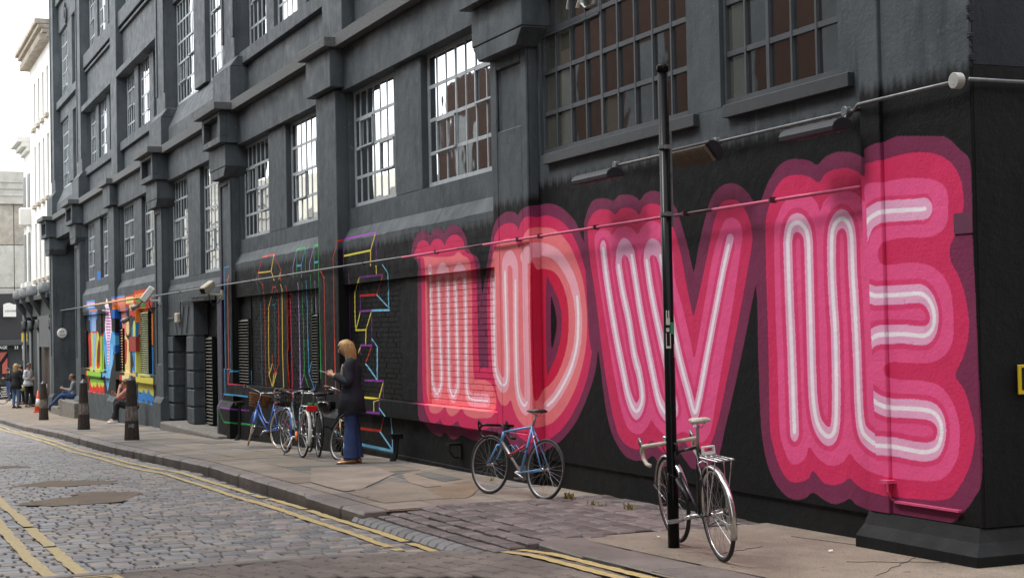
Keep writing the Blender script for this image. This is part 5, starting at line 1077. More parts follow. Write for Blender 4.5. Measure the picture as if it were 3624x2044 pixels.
def bike(label,rear,yaw,lean,steer=0.,kind='road',col=SKY,fork=None,tyre=TYRE,wb=1.0,R=.335,bars='drop',barcol=BLACKM,saddle=BLACKM,guards=None,basket=False,rack=False,hs=.97,group=None,crank=.6,steerclear=True,down=None,rim=None,extras=None):
    t=empty('bicycle',label,'bicycle',rear,group=group or 'bicycles leaning by the mural wall')
    t.rotation_mode='XYZ'; t.matrix_world=Matrix.Translation(rear)@Matrix.Rotation(yaw,4,'Z')@Matrix.Rotation(lean,4,'X')
    HA=math.radians(72); bb=Vector((.43,0,.275)); hb=Vector((wb-.155-.02,0,R+.245)); hd=Vector((-math.cos(HA),0,math.sin(HA))); ht=hb+hd*(.14 if kind=='road' else .20)
    sa=Vector((-math.cos(math.radians(73)),0,math.sin(math.radians(73)))); st_=bb+sa*(.54 if kind=='road' else .48); sp=bb+sa*(hs-.275)/math.sin(math.radians(73)); rh=Vector((0,0,R)); fh=Vector((wb,0,R))
    ST=Matrix.Translation(hb)@Matrix.Rotation(steer,4,hd)@Matrix.Translation(-hb)
    def fin(nm,bm,m,par=None,sm=True,front=False,**k):
        if front: bmesh.ops.transform(bm,matrix=ST,verts=bm.verts)
        return obj(nm,bm,m,par or t,smooth=sm,**k)
    def wheel(c,front):
        bm=NB(); n=40; tube(bm,[(c.x+(R-.032)*math.cos(a),0,c.z+(R-.032)*math.sin(a)) for a in np.linspace(0,2*math.pi,n,endpoint=False)],.010,6,closed=True,flat=1.3); w=fin('wheel',bm,rim or ALU,front=front)
        bm=NB(); tube(bm,[(c.x+(R-.016)*math.cos(a),0,c.z+(R-.016)*math.sin(a)) for a in np.linspace(0,2*math.pi,n,endpoint=False)],.0165,7,closed=True); fin('tyre',bm,tyre,w,front=front)
        bm=NB(); tube(bm,[(c.x,-.05,c.z),(c.x,-.035,c.z),(c.x,-.03,c.z),(c.x,.03,c.z),(c.x,.035,c.z),(c.x,.05,c.z)],[.008,.022,.014,.014,.022,.008],10); fin('hub',bm,CHR,w,front=front)
        bm=NB()
        for k in range(28):
            a=2*math.pi*k/28; s=.03 if k%2 else -.03; b=a+(.55 if k%4<2 else -.55); tube(bm,[(c.x+.02*math.cos(b),s,c.z+.02*math.sin(b)),(c.x+(R-.04)*math.cos(a),0,c.z+(R-.04)*math.sin(a))],.0011,3,cap=False)
        fin('spokes',bm,ALU,w,sm=False,front=front,kind='stuff')
    wheel(rh,False); wheel(fh,True)
    bm=NB()
    if kind=='road': tube(bm,[st_,ht],.014,8)
    else:
        a=ht-hd*.04; tube(bm,[a,a.lerp(bb,.35)+Vector((-.02,0,-.03)),a.lerp(bb,.65)+Vector((-.05,0,-.01)),bb+sa*.14],.014,8)
    tube(bm,[bb,st_],.0145,8); tube(bm,[hb-hd*.005,ht],.019,8); fr=fin('frame',bm,col)
    bm=NB(); tube(bm,[bb,hb+hd*.03],.016,8); fin('down_tube',bm,down or col)
    bm=NB()
    for s in (-1,1): tube(bm,[bb+Vector((-.02,s*.03,0)),rh+Vector((0,s*.06,0))],.009,6); tube(bm,[st_+Vector((0,s*.015,-.02)),rh+Vector((0,s*.06,0))],.008,6)
    fin('rear_stays',bm,col)
    bm=NB(); cr=hb+Vector((.015,0,-.02))
    for s in (-1,1): tube(bm,[cr+Vector((0,s*.045,0)),cr.lerp(fh,.55)+Vector((-.012,s*.05,0)),fh+Vector((0,s*.05,0))],[.012,.011,.008],7)
    tube(bm,[cr+Vector((0,-.05,0)),cr+Vector((0,.05,0))],.014,7); fin('fork',bm,fork or col,front=True)
    for c,fr_ in ((fh,True),(rh,False)):
        if guards:
            bm=NB(); a0,a1=(math.radians(25),math.radians(205)) if fr_ else (math.radians(-20),math.radians(150)); prev=None
            if not fr_: a0,a1=math.radians(40),math.radians(205)
            else: a0,a1=math.radians(10),math.radians(175)
            gr=R+.014
            for a in np.linspace(a0,a1,20):
                rx=[bm.verts.new((c.x+(gr-dz)*math.cos(a),y,c.z+(gr-dz)*math.sin(a))) for y,dz in ((-.026,.018),(-.018,.004),(0,0),(.018,.004),(.026,.018))]
                if prev:
                    for i in range(4): bm.faces.new((prev[i],prev[i+1],rx[i+1],rx[i]))
                prev=rx
            o=fin('mudguard',bm,guards,front=fr_); m_=o.modifiers.new('thick','SOLIDIFY'); m_.thickness=.002
            bm=NB(); e=a1 if not fr_ else a0; ang=math.radians(185) if not fr_ else math.radians(15)
            for s in (-1,1): tube(bm,[c+Vector((0,s*.06,0)),c+Vector((gr*math.cos(ang),s*.026,gr*math.sin(ang)))],.0025,4)
            fin('mudguard_stay',bm,CHR,front=fr_)
    # handlebars
    top=ht+hd*(.06 if bars=='drop' else .13); bm=NB(); tube(bm,[ht-hd*.02,top,top+Vector((.09 if bars=='drop' else .06,0,.015))],.013,8); fin('stem',bm,ALU if bars!='drop' else BLACKM,front=True); c=top+Vector((.09 if bars=='drop' else .06,0,.015))
    bm=NB(); W_=.21 if bars=='drop' else .29
    if bars=='drop':
        for s in (-1,1):
            tube(bm,[c,c+Vector((0,s*.12,0)),c+Vector((.01,s*W_*.97,0)),c+Vector((.07,s*W_,-.005)),c+Vector((.115,s*W_,-.045)),c+Vector((.095,s*W_,-.105)),c+Vector((.04,s*W_,-.14)),c+Vector((-.03,s*W_,-.145))],.016,8)
        o=fin('handlebar',bm,barcol,front=True); bm=NB()
        bm.free()
        for s in (-1,1): bm=NB(); tube(bm,[c+Vector((.10,s*W_,.0)),c+Vector((.135,s*W_,.045)),c+Vector((.14,s*W_,.0)),c+Vector((.12,s*W_,-.09))],[.013,.014,.010,.005],6); fin('brake_lever',bm,ALU if barcol is WTAPE else BLACKM,front=True)
    elif bars=='swept':
        for s in (-1,1): tube(bm,[c,c+Vector((.04,s*.06,.02)),c+Vector((.04,s*.2,.055)),c+Vector((-.06,s*W_,.06))],.011,8)
        fin('handlebar',bm,CHR,front=True); bm=NB()
        bm.free()
        for s in (-1,1):
            bm=NB(); tube(bm,[c+Vector((-.06,s*W_,.06)),c+Vector((-.18,s*(W_+.015),.05))],.018,8); fin('grip',bm,barcol,front=True)
            bm=NB(); tube(bm,[c+Vector((.02,s*.22,.05)),c+Vector((.01,s*(W_+.005),.03)),c+Vector((-.08,s*(W_+.02),.03))],.006,5); fin('brake_lever',bm,CHR,front=True)
    else:
        tube(bm,[c+Vector((0,-.29,.0)),c+Vector((.01,0,0)),c+Vector((0,.29,0))],.012,8); fin('handlebar',bm,CHR,front=True); bm=NB()
        bm.free()
        for s in (-1,1): bm=NB(); tube(bm,[c+Vector((0,s*.19,0)),c+Vector((0,s*.30,0))],.019,8); fin('grip',bm,barcol,front=True)
    # seat
    bm=NB(); tube(bm,[st_-sa*.02,sp-Vector((0,0,.03))],.012,8); fin('seat_post',bm,ALU)
    bm=NB(); sz=sp; wid=.075 if kind=='road' else .095
    secs=[(-.115,wid*.9,.020),(-.09,wid,.026),(-.04,wid*.86,.028),(.02,wid*.45,.026),(.09,.027,.022),(.145,.020,.016),(.16,.010,.009)]
    rings=[]
    for x,w,h in secs:
        rings.append([bm.verts.new((sz.x+x,w*math.cos(a),sz.z+h*max(-.55,math.sin(a))+(.008 if x<-.08 else 0))) for a in np.linspace(0,2*math.pi,12,endpoint=False)])
    for A_,B_ in zip(rings,rings[1:]):
        for k in range(12): bm.faces.new((A_[k],A_[(k+1)%12],B_[(k+1)%12],B_[k]))
    bm.faces.new(rings[0][::-1]); bm.faces.new(rings[-1]); fin('saddle',bm,saddle)
    bm=NB()
    for s in (-1,1): tube(bm,[sz+Vector((-.08,s*.03,-.01)),sz+Vector((-.03,s*.02,-.045)),sz+Vector((.03,s*.02,-.04)),sz+Vector((.12,s*.01,-.005))],.004,5)
    fin('saddle_rail',bm,CHR)
    # drivetrain (right-hand side is -y)
    bm=NB(); tube(bm,[bb+Vector((0,-.045,0)),bb+Vector((0,-.050,0))],.088,28); fin('chainring',bm,ALU if kind=='road' else BLACKM,sm=False)
    bm=NB(); tube(bm,[bb+Vector((0,-.07,0)),bb+Vector((0,.07,0))],.018,10); fin('bottom_bracket',bm,ALU)
    bm=NB(); tube(bm,[Vector((0,-.046,R))+Vector((.035*math.cos(a),0,.035*math.sin(a))) for a in np.linspace(.5*math.pi,1.5*math.pi,8)]+[bb+Vector((.088*math.cos(a),-.047,.088*math.sin(a))) for a in np.linspace(-.5*math.pi,.5*math.pi,12)],.0045,4,closed=True); fin('chain',bm,RUST,sm=False)
    for s,a in ((-1,crank),(1,crank+math.pi)):
        e=bb+Vector((.17*math.cos(a),s*.085,.17*math.sin(a))); bm=NB(); tube(bm,[bb+Vector((0,s*.075,0)),e],[.015,.010],7); ck=fin('crank',bm,CHR)
        bm=NB(); q=e+Vector((0,s*.06,0)); 
        for dx in (-.035,.03): bx(bm,q.x+dx,q.x+dx+.008,q.y-.045,q.y+.045,q.z-.010,q.z+.010)
        for dy in (-.045,.037): bx(bm,q.x-.035,q.x+.035,q.y+dy,q.y+dy+.008,q.z-.008,q.z+.008)
        tube(bm,[e,e+Vector((0,s*.10,0))],.007,6); fin('pedal',bm,ALU if kind=='road' else BLACKM,ck,sm=False)
    for cc,fr_ in ((hb+Vector((.03,0,-.03)),True),(st_.lerp(rh,.25)+Vector((-.01,0,.0)),False)):
        bm=NB(); tube(bm,[cc+Vector((0,-.03,-.05)),cc+Vector((.01,-.035,0)),cc+Vector((.01,0,.02)),cc+Vector((.01,.035,0)),cc+Vector((0,.03,-.05))],.007,6); fin('brake',bm,CHR,front=fr_)
    bm=NB(); tube(bm,[c+Vector((0,.06,0)),c+Vector((.09,.05,-.02)),c+Vector((.08,.02,-.14)),cr+Vector((.02,.0,.05))],.003,5); fin('brake_cable',bm,BLACKM,front=True)
    if rack:
        bm=NB(); z=R*2+.07; x0,x1=.06,-.32
        for y in (-.06,-.02,.02,.06): tube(bm,[(x0,y,z),(x1,y,z)],.005,5)
        for x in (x0,(x0+x1)/2,x1): tube(bm,[(x,-.06,z),(x,.06,z)],.005,5)
        for s in (-1,1): tube(bm,[(-.10,s*.06,z),(0,s*.07,R)],.0045,5); tube(bm,[(x1+.05,s*.06,z),(0,s*.07,R)],.0045,5)
        tube(bm,[(x0,0,z),st_+Vector((-.0,0,-.05))],.005,5); fin('luggage_rack',bm,CHR,sm=False)
    if basket:
        bm=NB(); bc=c+Vector((.20,0,-.12)); n=24; H1=.22; prev=None
        for k,(rx,ry,z) in enumerate(((.10,.14,-.12),(.115,.155,-.06),(.13,.17,0),(.145,.185,.07),(.155,.195,.10))):
            ring=[]
            for j in range(n):
                a=2*math.pi*j/n; q=1+.02*(1 if (j+k)%2 else -1); f=1/max(abs(math.cos(a))**4+abs(math.sin(a))**4,1e-6)**.25; ring.append(bm.verts.new((bc.x+rx*q*math.cos(a)*f,bc.y+ry*q*math.sin(a)*f,bc.z+z)))
            if prev:
                for j in range(n): bm.faces.new((prev[j],prev[(j+1)%n],ring[(j+1)%n],ring[j]))
            else: bm.faces.new(ring[::-1])
            prev=ring
        o=fin('basket',bm,WIK,front=True); m_=o.modifiers.new('thick','SOLIDIFY'); m_.thickness=.014
        bm=NB(); 
        for kk in range(6):
            z=bc.z-.11+kk*.04; s=.72+.28*(kk/5); tube(bm,[(bc.x+.165*s*math.cos(a)/max(abs(math.cos(a))**4+abs(math.sin(a))**4,1e-6)**.25,.205*s*math.sin(a)/max(abs(math.cos(a))**4+abs(math.sin(a))**4,1e-6)**.25,z) for a in np.linspace(0,2*math.pi,24,endpoint=False)],.007,4,closed=True)
        fin('basket_weave',bm,WIK,front=True,kind='stuff')
    if extras: extras(t,fin,dict(c=c,bb=bb,hb=hb,st=st_,sp=sp,rh=rh,fh=fh,ht=ht,top=top))
    return t
def head(a,b): return math.atan2(b[1]-a[1],b[0]-a[0])
def ex_road(t,fin,P):
    bm=NB(); a=P['bb'].lerp(P['hb'],.55); b=P['st'].lerp(P['bb'],.52); 
    tube(bm,[a+Vector((.0,.02,.02)),a.lerp(b,.5)+Vector((0,.03,.02)),b+Vector((0,.02,.06))],.011,8); lk=fin('lock_body',bm,REDM,label='red plastic lock body')
    bm=NB(); tube(bm,[b+Vector((-.05,.03,.03)),a.lerp(b,.4)+Vector((0,.04,-.02)),a+Vector((.05,.05,-.04)),P['fh']+Vector((-.16,.05,.06)),P['fh']+Vector((-.17,.0,.0)),P['fh']+Vector((-.16,-.05,.02)),P['bb']+Vector((.08,-.02,.16)),P['bb']+Vector((.01,0,.16))],.007,6); fin('lock_cable',bm,BLACKM)
    bm=NB(); q=P['bb'].lerp(P['hb'],.42)+Vector((-.03,0,.05)); d=(P['hb']-P['bb']).normalized()
    for s in (-1,1): tube(bm,[q,q+d*.12+Vector((-.0,s*.03,.02)),q+d*.12+Vector((-.07,s*.035,.05)),q+Vector((-.07,s*.03,.05)),q-d*.02+Vector((-.02,s*.02,.01))],.004,5)
    fin('bottle_cage',bm,SKY)
rr_,ff_=Vector((-14.44,-.57,gz(-14.1)-.015)),(-15.39,-.82)
bike('sky blue racing bicycle with black drop handlebars and red lock leaning on the pink letters',rr_,head(rr_,ff_),math.radians(6),steer=math.radians(4),col=SKY,down=BARE,bars='drop',hs=.96,crank=.35,saddle=mat('worn_saddle',(.10,.085,.07),(.03,.028,.025),.5,16),extras=ex_road).scale=(.93,.93,.93)
def ex_white(t,fin,P):
    bm=NB(); a=P['bb'].lerp(P['hb'],.5)+Vector((0,.035,.02)); d=(P['hb']-P['bb']).normalized(); up=Vector((-d.z,0,d.x))
    tube(bm,[a-d*.12,a+d*.12],.022,8); fin('lock_mount',bm,BLACKM); bm=NB(); tube(bm,[a+d*.13,a+d*.2+Vector((0,.05,0)),Vector(P['fh'])+Vector((-.3,.12,.10))],.008,6); fin('lock_shackle',bm,BLACKM)
    bm=NB(); q=P['c']; ball(bm,q+Vector((.02,.05,.035)),.020); fin('bell',bm,CHR); bm=NB(); z=P['rh'].z*2+.085; bx(bm,.02,.06,-.045,.045,z,z+.02); bx(bm,.02,.06,-.045,-.035,z+.02,z+.05); bx(bm,.02,.06,.035,.045,z+.02,z+.05); bx(bm,.02,.06,-.045,.045,z+.05,z+.06); fin('rack_clip',bm,WHITEP,sm=False)
    bm=NB(); bx(bm,-.03,.03,-.075,-.055,P['rh'].z-.12,P['rh'].z-.02); tube(bm,[P['rh']+Vector((0,-.07,-.03)),P['rh']+Vector((.03,-.07,-.12))],.012,8); fin('derailleur',bm,ALU,sm=False)
rr_,ff_=Vector((-9.56,-1.37,gz(-9.6)+.008)),(-10.56,-1.165)
bike('dark bicycle with white drop handlebars, white saddle and chrome mudguard standing behind the black post',rr_,head(rr_,ff_),math.radians(-5.5),steer=math.radians(3),wb=1.03,col=FBLK,guards=CHR,barcol=WTAPE,saddle=WTAPE,rack=True,hs=.98,crank=2.9,rim=CHR,extras=ex_white)
def ex_city(t,fin,P):
    bm=NB(); ball(bm,P['st'].lerp(P['rh'],.1)+Vector((-.04,0,.06)),.025,(1,.9,1)); fin('rear_reflector',bm,REDM)
    bm=NB(); tube(bm,[P['bb']+Vector((.09,-.05,0)),P['bb']+Vector((0,-.055,.09)),P['rh']+Vector((.02,-.055,.045))],.014,6); fin('chain_guard',bm,COB)
rp_=G(991,1587); rr_=Vector((rp_.x,rp_.y-.02,gz(rp_.x)+.0)); 
bike('cobalt blue step-through bicycle with wicker basket, cream tyres and brown leather saddle',rr_,head((0,0),(-.97,-.26)),math.radians(7),steer=math.radians(-30),kind='city',col=COB,tyre=TYREC,wb=1.06,R=.345,bars='swept',barcol=LEA,saddle=LEA,guards=COB,basket=True,hs=.92,crank=2.5,rim=CHR,extras=ex_city)
def ex_blk(t,fin,P):
    bm=NB(); z=P['rh'].z*2+.06; bx(bm,-.37,-.33,-.075,.075,z-.06,z+.03); fin('rear_lamp',bm,REDM,sm=False,bev=.01)
    bm=NB(); tube(bm,[P['bb']+Vector((-.1,.08,.0)),P['bb']+Vector((-.17,.22,-.26))],[.012,.010],6); fin('kick_stand',bm,ALU); bm=NB(); tube(bm,[P['rh']+Vector((.25,.05,.02)),P['rh']+Vector((.18,.06,-.10))],.022,8); fin('orange_toggle',bm,ORM)
    bm=NB(); 
    for k in range(9):
        y=-.16+.04*k; tube(bm,[P['c']+Vector((.07,y,.0)),P['c']+Vector((.09,y,-.22))],.004,4); tube(bm,[P['c']+Vector((.36,y,.02)),P['c']+Vector((.30,y,-.22))],.004,4)
    for z in (0,-.07,-.14,-.21):
        q=[P['c']+Vector((.07,-.17,z)),P['c']+Vector((.35+z*.2,-.17,z)),P['c']+Vector((.35+z*.2,.17,z)),P['c']+Vector((.07,.17,z))]; tube(bm,q,.005,4,closed=True)
    fin('wire_basket',bm,BLACKM,sm=False,front=True)
rp_=G(1070,1619); rr_=Vector((rp_.x,rp_.y,gz(rp_.x)))
_v=np.array([rp_.x,rp_.y])-CAM[:2]; va=math.atan2(_v[1],_v[0])
bike('dark grey city bicycle with white rear mudguard tip, red lamp and wire basket',rr_,va+math.radians(14),math.radians(5),steer=math.radians(4),kind='city',col=FGREY,wb=1.05,R=.345,bars='swept',barcol=BLACKM,saddle=BLACKM,guards=WHITEP,rack=True,hs=1.0,crank=1.2,extras=ex_blk)
rp_=G(1192,1626); fr2=Vector((rp_.x,rp_.y+.02,0)); yw3=math.atan2(-.34,.94); rr_=fr2-Vector((math.cos(yw3),math.sin(yw3),0))*1.03; rr_.z=gz(rr_.x)
def ex_helm(t,fin,P):
    bm=NB(); q=P['c']+Vector((.09,0,.03)); tube(bm,[q,q+Vector((.05,0,0))],[.03,.038],10); fin('front_lamp',bm,CHR,front=True)
bk=bike('black bicycle with brass coloured forks half hidden behind the blonde woman',rr_,yw3,math.radians(-6),steer=math.radians(38),kind='city',col=FBLK,fork=mat('fork_gold',(.45,.36,.18),(.3,.22,.1),.3,6,metal=.6),wb=1.03,R=.345,bars='swept',barcol=LEA,saddle=LEA,guards=FBLK,hs=.95,crank=1.0,extras=ex_helm)
rp_=G(1127,1617); bike('plain black bicycle seen from behind between the grey bicycle and the brass forked one',Vector((rp_.x,rp_.y,gz(rp_.x))),va+math.radians(7),math.radians(3),steer=.05,kind='city',col=FBLK,wb=1.03,bars='flat',guards=FBLK,hs=.9,crank=2.)
# helmet hanging between the two bikes
p=Vector(Wp(750+1182/2.906,1200+678/2.906,-.95)); t=empty('cycle_helmet','glossy black bowl helmet hanging from the handlebar left of the woman','helmet',p)
bm=NB(); ball(bm,(0,0,0),.125,(1.25,1.05,1.0),20,14); 
for v in list(bm.verts):
    if v.co.z>.06: v.co.z=.06+.02*(v.co.z-.06)
obj('helmet_shell',bm,mat('helmet_gloss',(.008,.008,.009),(.006,.006,.007),.08,5),t,smooth=True)
bm=NB(); tube(bm,[(-.08,0,.04),(-.05,0,.16),(0,.02,.24),(.05,0,.16),(.08,0,.04)],.007,5); obj('helmet_strap',bm,BLACKM,t)
# ---- far-left bicycle, sandwich board, scooter/motorcycle
rp_=G(9,1429); bike('thin framed bicycle standing at the far left edge of the photo',Vector((rp_.x,rp_.y,gz(rp_.x))),head((0,0),(-.3,-.95)),math.radians(2),kind='road',col=WHITEP,bars='flat',R=.34)
# ================================================================= people
SKIN=mat('skin',(.50,.28,.19),(.42,.22,.15),.5,6); SKIND=mat('skin_tan',(.36,.19,.12),(.30,.15,.10),.5,6)
HB_=mat('hair_blonde',(.50,.33,.13),(.25,.14,.055),.45,30,stretch=(6,6,.6),objc=True); HD_=mat('hair_dark',(.045,.027,.018),(.025,.016,.012),.5,20); HBR=mat('hair_brown',(.13,.07,.035),(.07,.04,.02),.5,20)
NAVY=mat('navy_wool',(.014,.018,.030),(.010,.013,.022),.85,10,bmp=.4,bsc=120); DEN=mat('dark_denim',(.026,.058,.165),(.016,.038,.115),.8,12,bmp=.3,bsc=150); DEN2=mat('blue_denim',(.09,.16,.28),(.05,.10,.20),.8,10); BLKC=mat('black_cloth',(.012,.012,.014),(.008,.008,.010),.85,8)
SHW=mat('white_cotton',(.62,.64,.68),(.52,.54,.58),.8,6,bmp=.2,bsc=40); LEO=mat('leopard_print',(.30,.22,.16),(.05,.035,.03),.8,70); GOLD=mat('gold_leather',(.60,.36,.20),(.35,.20,.10),.25,30,metal=.5); SHOEW=mat('white_trainer',(.72,.71,.69),(.6,.6,.58),.5,8); SHOEB=mat('dark_shoe',(.03,.02,.018),(.02,.015,.012),.4,8); GREYC=mat('grey_hoodie',(.22,.23,.25),(.16,.17,.19),.85,7); LEAB=mat('brown_shoe',(.11,.045,.03),(.08,.03,.02),.4,8)
def skin_body(name,verts,edges,radii,m,parent,sub=1,root=0):
    me=bpy.data.meshes.new(name); me.from_pydata([tuple(v) for v in verts],edges,[]); me.materials.append(m); o=bpy.data.objects.new(name,me); link(o,parent)
    s=o.modifiers.new('skin','SKIN'); s.use_smooth_shade=True; s.branch_smoothing=.4
    sv=me.skin_vertices[0].data
    for i,r in enumerate(radii):
        r=r if isinstance(r,tuple) else (r,r); sv[i].radius=r; sv[i].use_root=(i==root)
    if sub: q=o.modifiers.new('sub','SUBSURF'); q.levels=sub; q.render_levels=sub
    return o
def limbtube(name,pts,rs,m,parent,n=12,flat=1.,label=None):
    bm=NB(); P=[Vector(p) for p in pts]; Q=[];R2=[]
    for i in range(len(P)-1):
        for k in range(5):
            t=k/5; p0,p1,p2,p3=P[max(i-1,0)],P[i],P[i+1],P[min(i+2,len(P)-1)]; Q.append(.5*((2*p1)+(-p0+p2)*t+(2*p0-5*p1+4*p2-p3)*t*t+(-p0+3*p1-3*p2+p3)*t**3)); R2.append(rs[i]*(1-t)+rs[i+1]*t+random.uniform(-.003,.003))
    Q.append(P[-1]); R2.append(rs[-1]); tube(bm,Q,R2,n,flat=flat); return obj(name,bm,m,parent,smooth=True,label=label)
def person(label,loc,yaw,H_,J,cl,detail=False,name='person',hold=None,group=None):
    """J: joints for a 1.70 m figure (x forward, y left, z up); cl: clothing dict"""
    t=empty(name,label,'person',loc,rz=yaw,group=group); k=H_/1.70; t.scale=(k,k,k)
    D_=dict(pel=(0,0,.93),wai=(0,0,1.06),che=(.0,0,1.26),nk=(.0,0,1.42),hb=(.015,0,1.50),hc=(.03,0,1.58),ht=(.02,0,1.655))
    for s,n_ in ((1,'l'),(-1,'r')):
        D_['sh'+n_]=(0,s*.165,1.37); D_['el'+n_]=(-.02,s*.22,1.10); D_['wr'+n_]=(.05,s*.22,.86); D_['hd'+n_]=(.07,s*.22,.80)
        D_['hp'+n_]=(0,s*.09,.90); D_['kn'+n_]=(.02,s*.10,.49); D_['an'+n_]=(-.02,s*.10,.09); D_['to'+n_]=(.13,s*.12,.03)
    D_.update(J); D_={a:Vector(b) for a,b in D_.items()}
    keys=['pel','wai','che','nk','hb','hc','ht']+[a+b for b in 'lr' for a in ('sh','el','wr','hd','hp','kn','an','to')]
    rad=dict(pel=(.13,.11),wai=(.115,.095),che=(.14,.11),nk=.060,hb=(.078,.084),hc=(.098,.108),ht=(.078,.086),sh=.06,el=.044,wr=.032,hd=.038,hp=.085,kn=.055,an=.036,to=.032)
    ix={a:i for i,a in enumerate(keys)}; vs=[D_[a] for a in keys]; rs=[rad[a if a in rad else a[:2]] for a in keys]; E_=[(0,1),(1,2),(2,3),(3,4),(4,5),(5,6)]
    for b in 'lr': E_+=[(ix['che'],ix['sh'+b]),(ix['sh'+b],ix['el'+b]),(ix['el'+b],ix['wr'+b]),(ix['wr'+b],ix['hd'+b]),(0,ix['hp'+b]),(ix['hp'+b],ix['kn'+b]),(ix['kn'+b],ix['an'+b]),(ix['an'+b],ix['to'+b])]
    for b,s in (('l',1),('r',-1)):      # five fingers each
        w=D_['wr'+b]; h=D_['hd'+b]; d=(h-w).normalized(); up=Vector(J.get('palm'+b,(0,s,0))) if isinstance(J.get('palm'+b,None),tuple) else Vector((0,s*1.,.0)); sd=d.cross(up).normalized()
        curl=-sd.cross(d)*-1; 
        for f in range(4):
            o=h+sd*(.024*(f-1.5)/1.5)+d*.012; L=(.055,.065,.062,.048)[f]; a=o+d*L*.55-up*.008; e=a+d*L*.40-up*.022
            for q,r in ((o,.012),(a,.011),(e,.009)): vs.append(q); rs.append(r)
            n=len(vs); E_+=[(ix['hd'+b],n-3),(n-3,n-2),(n-2,n-1)]
        o=w.lerp(h,.55)+sd*.034; e=o+d*.035+sd*.014; g=e+d*.022-up*.006
        for q,r in ((o,.013),(e,.011),(g,.009)): vs.append(q); rs.append(r)
        n=len(vs); E_+=[(ix['hd'+b],n-3),(n-3,n-2),(n-2,n-1)]
    body=skin_body('body',vs,E_,rs,cl.get('skin',SKIN),t,1)
    hc,hb=D_['hc'],D_['hb']; fw=Vector(J.get('face',(1,0,0))).normalized(); upv=(D_['ht']-hc).normalized(); fw=(fw-upv*fw.dot(upv)).normalized(); sd=upv.cross(fw)
    bm=NB(); o=hc+fw*.088-upv*.015; tube(bm,[o+upv*.03-fw*.006,o+fw*.016-upv*.012,o-upv*.022-fw*.004],[.008,.013,.007],7)
    for s in (-1,1): ball(bm,hc+sd*s*.078-upv*.012-fw*.004,.022,(.6,.35,1.1),8,6)
    obj('face_relief',bm,cl.get('skin',SKIN),t,smooth=True)
    bm=NB()
    for s in (-1,1): ball(bm,hc+fw*.078+sd*s*.033+upv*.008,.0095,(1,1,.6),8,6)
    obj('eyes',bm,HD_,t,smooth=True); bm=NB(); tube(bm,[hc+fw*.080-upv*.056-sd*.022,hc+fw*.088-upv*.057,hc+fw*.080-upv*.056+sd*.022],.005,6); obj('mouth',bm,mat('lips',(.35,.11,.09),None,.5) if 'lips' not in bpy.data.materials else bpy.data.materials['lips'],t,smooth=True)
    hm=cl['hair']; bm=NB()      # hair cap with fall
    L=cl.get('hairlen',.0); n=18; ringz=[]; prev=None
    M_=Matrix(((fw.x,sd.x,upv.x),(fw.y,sd.y,upv.y),(fw.z,sd.z,upv.z)))
    if L: 
        down=Vector((0,0,-1)); levels=[(.106,.0),(.098,.05),(.055,.092),(-.01,.102),(-.07,.096)]
    else: levels=[(.108,.0),(.101,.05),(.066,.092),(.020,.104),(-.028,.101)]
    def hp(th,z,r,extra=0.): 
        x=r*math.cos(th)*1.04-.012; y=r*math.sin(th)*.86; return hc+M_@Vector((x,y,z))
    rings=[]
    for z,r in levels:
        rg=[]
        for j in range(n):
            th=2*math.pi*j/n; c=math.cos(th); zz=z; rr2=r
            if c>(.30 if not L else .22) and z<.05: rr2=r*(.93 if z<0 else .99); zz=max(z,.040+.02*(c-.35)) if not L else max(z,.030+.03*(c-.2))
            rg.append(bm.verts.new(hp(th,zz,rr2+random.uniform(-.003,.003))))
        rings.append(rg)
    for A_,B_ in zip(rings,rings[1:]):
        for j in range(n):
            try: bm.faces.new((A_[j],A_[(j+1)%n],B_[(j+1)%n],B_[j]))
            except ValueError: pass
    if L:
        last=rings[-1]
        for q in range(1,7):
            rg=[]
            for j in range(n):
                th=2*math.pi*j/n; c=math.cos(th); b0=last[j].co.copy() if q==1 else None
                base=rings[4][j].co; drop=L*q/6*(1.0 if c<.25 else .78); out=1+.0*q; p=base+Vector((0,0,-drop))+fw*(-.004*q if c<0 else .004*q)+sd*math.sin(th)*.006*q
                p+=Vector((random.uniform(-.004,.004),random.uniform(-.004,.004),random.uniform(-.008,.008)))
                rg.append(bm.verts.new(p))
            A_=rings[-1]
            for j in range(n):
                th=2*math.pi*(j+.5)/n
                if math.cos(th)<(-.02 if q>1 else .15): bm.faces.new((A_[j],A_[(j+1)%n],rg[(j+1)%n],rg[j]))
            rings.append(rg)
    else:
        if cl.get('beard'):
            b2=NB(); tube(b2,[hc+sd*.062-upv*.02,hc+fw*.045+sd*.05-upv*.065,hc+fw*.082-upv*.085,hc+fw*.045-sd*.05-upv*.065,hc-sd*.062-upv*.02],[.014,.024,.026,.024,.014],8); obj('beard',b2,hm,t,smooth=True)
    if L:
        for q in range(64):
            th=random.uniform(1.55,4.73); r_=random.uniform(.080,.104); a0=hc+M_@Vector((r_*.55*math.cos(th)-.012,r_*.5*math.sin(th),.085)); a1=hc+M_@Vector((r_*1.05*math.cos(th)-.012,r_*.90*math.sin(th),.03)); a2=hc+M_@Vector((r_*1.08*math.cos(th)-.014,r_*.92*math.sin(th),-.07)); l2=L*random.uniform(.75,1.18); a3=a2+Vector((random.uniform(-.012,.012),random.uniform(-.012,.012),-l2*.55)); a4=a3+Vector((random.uniform(-.016,.016),random.uniform(-.016,.016),-l2*.5)); tube(bm,[a0,a1,a2,a3,a4],[.008,.011,.011,.009,.002],5)
    o=obj('hair',bm,hm,t,smooth=True,recalc=True); m_=o.modifiers.new('thick','SOLIDIFY'); m_.thickness=.008; m_.offset=0
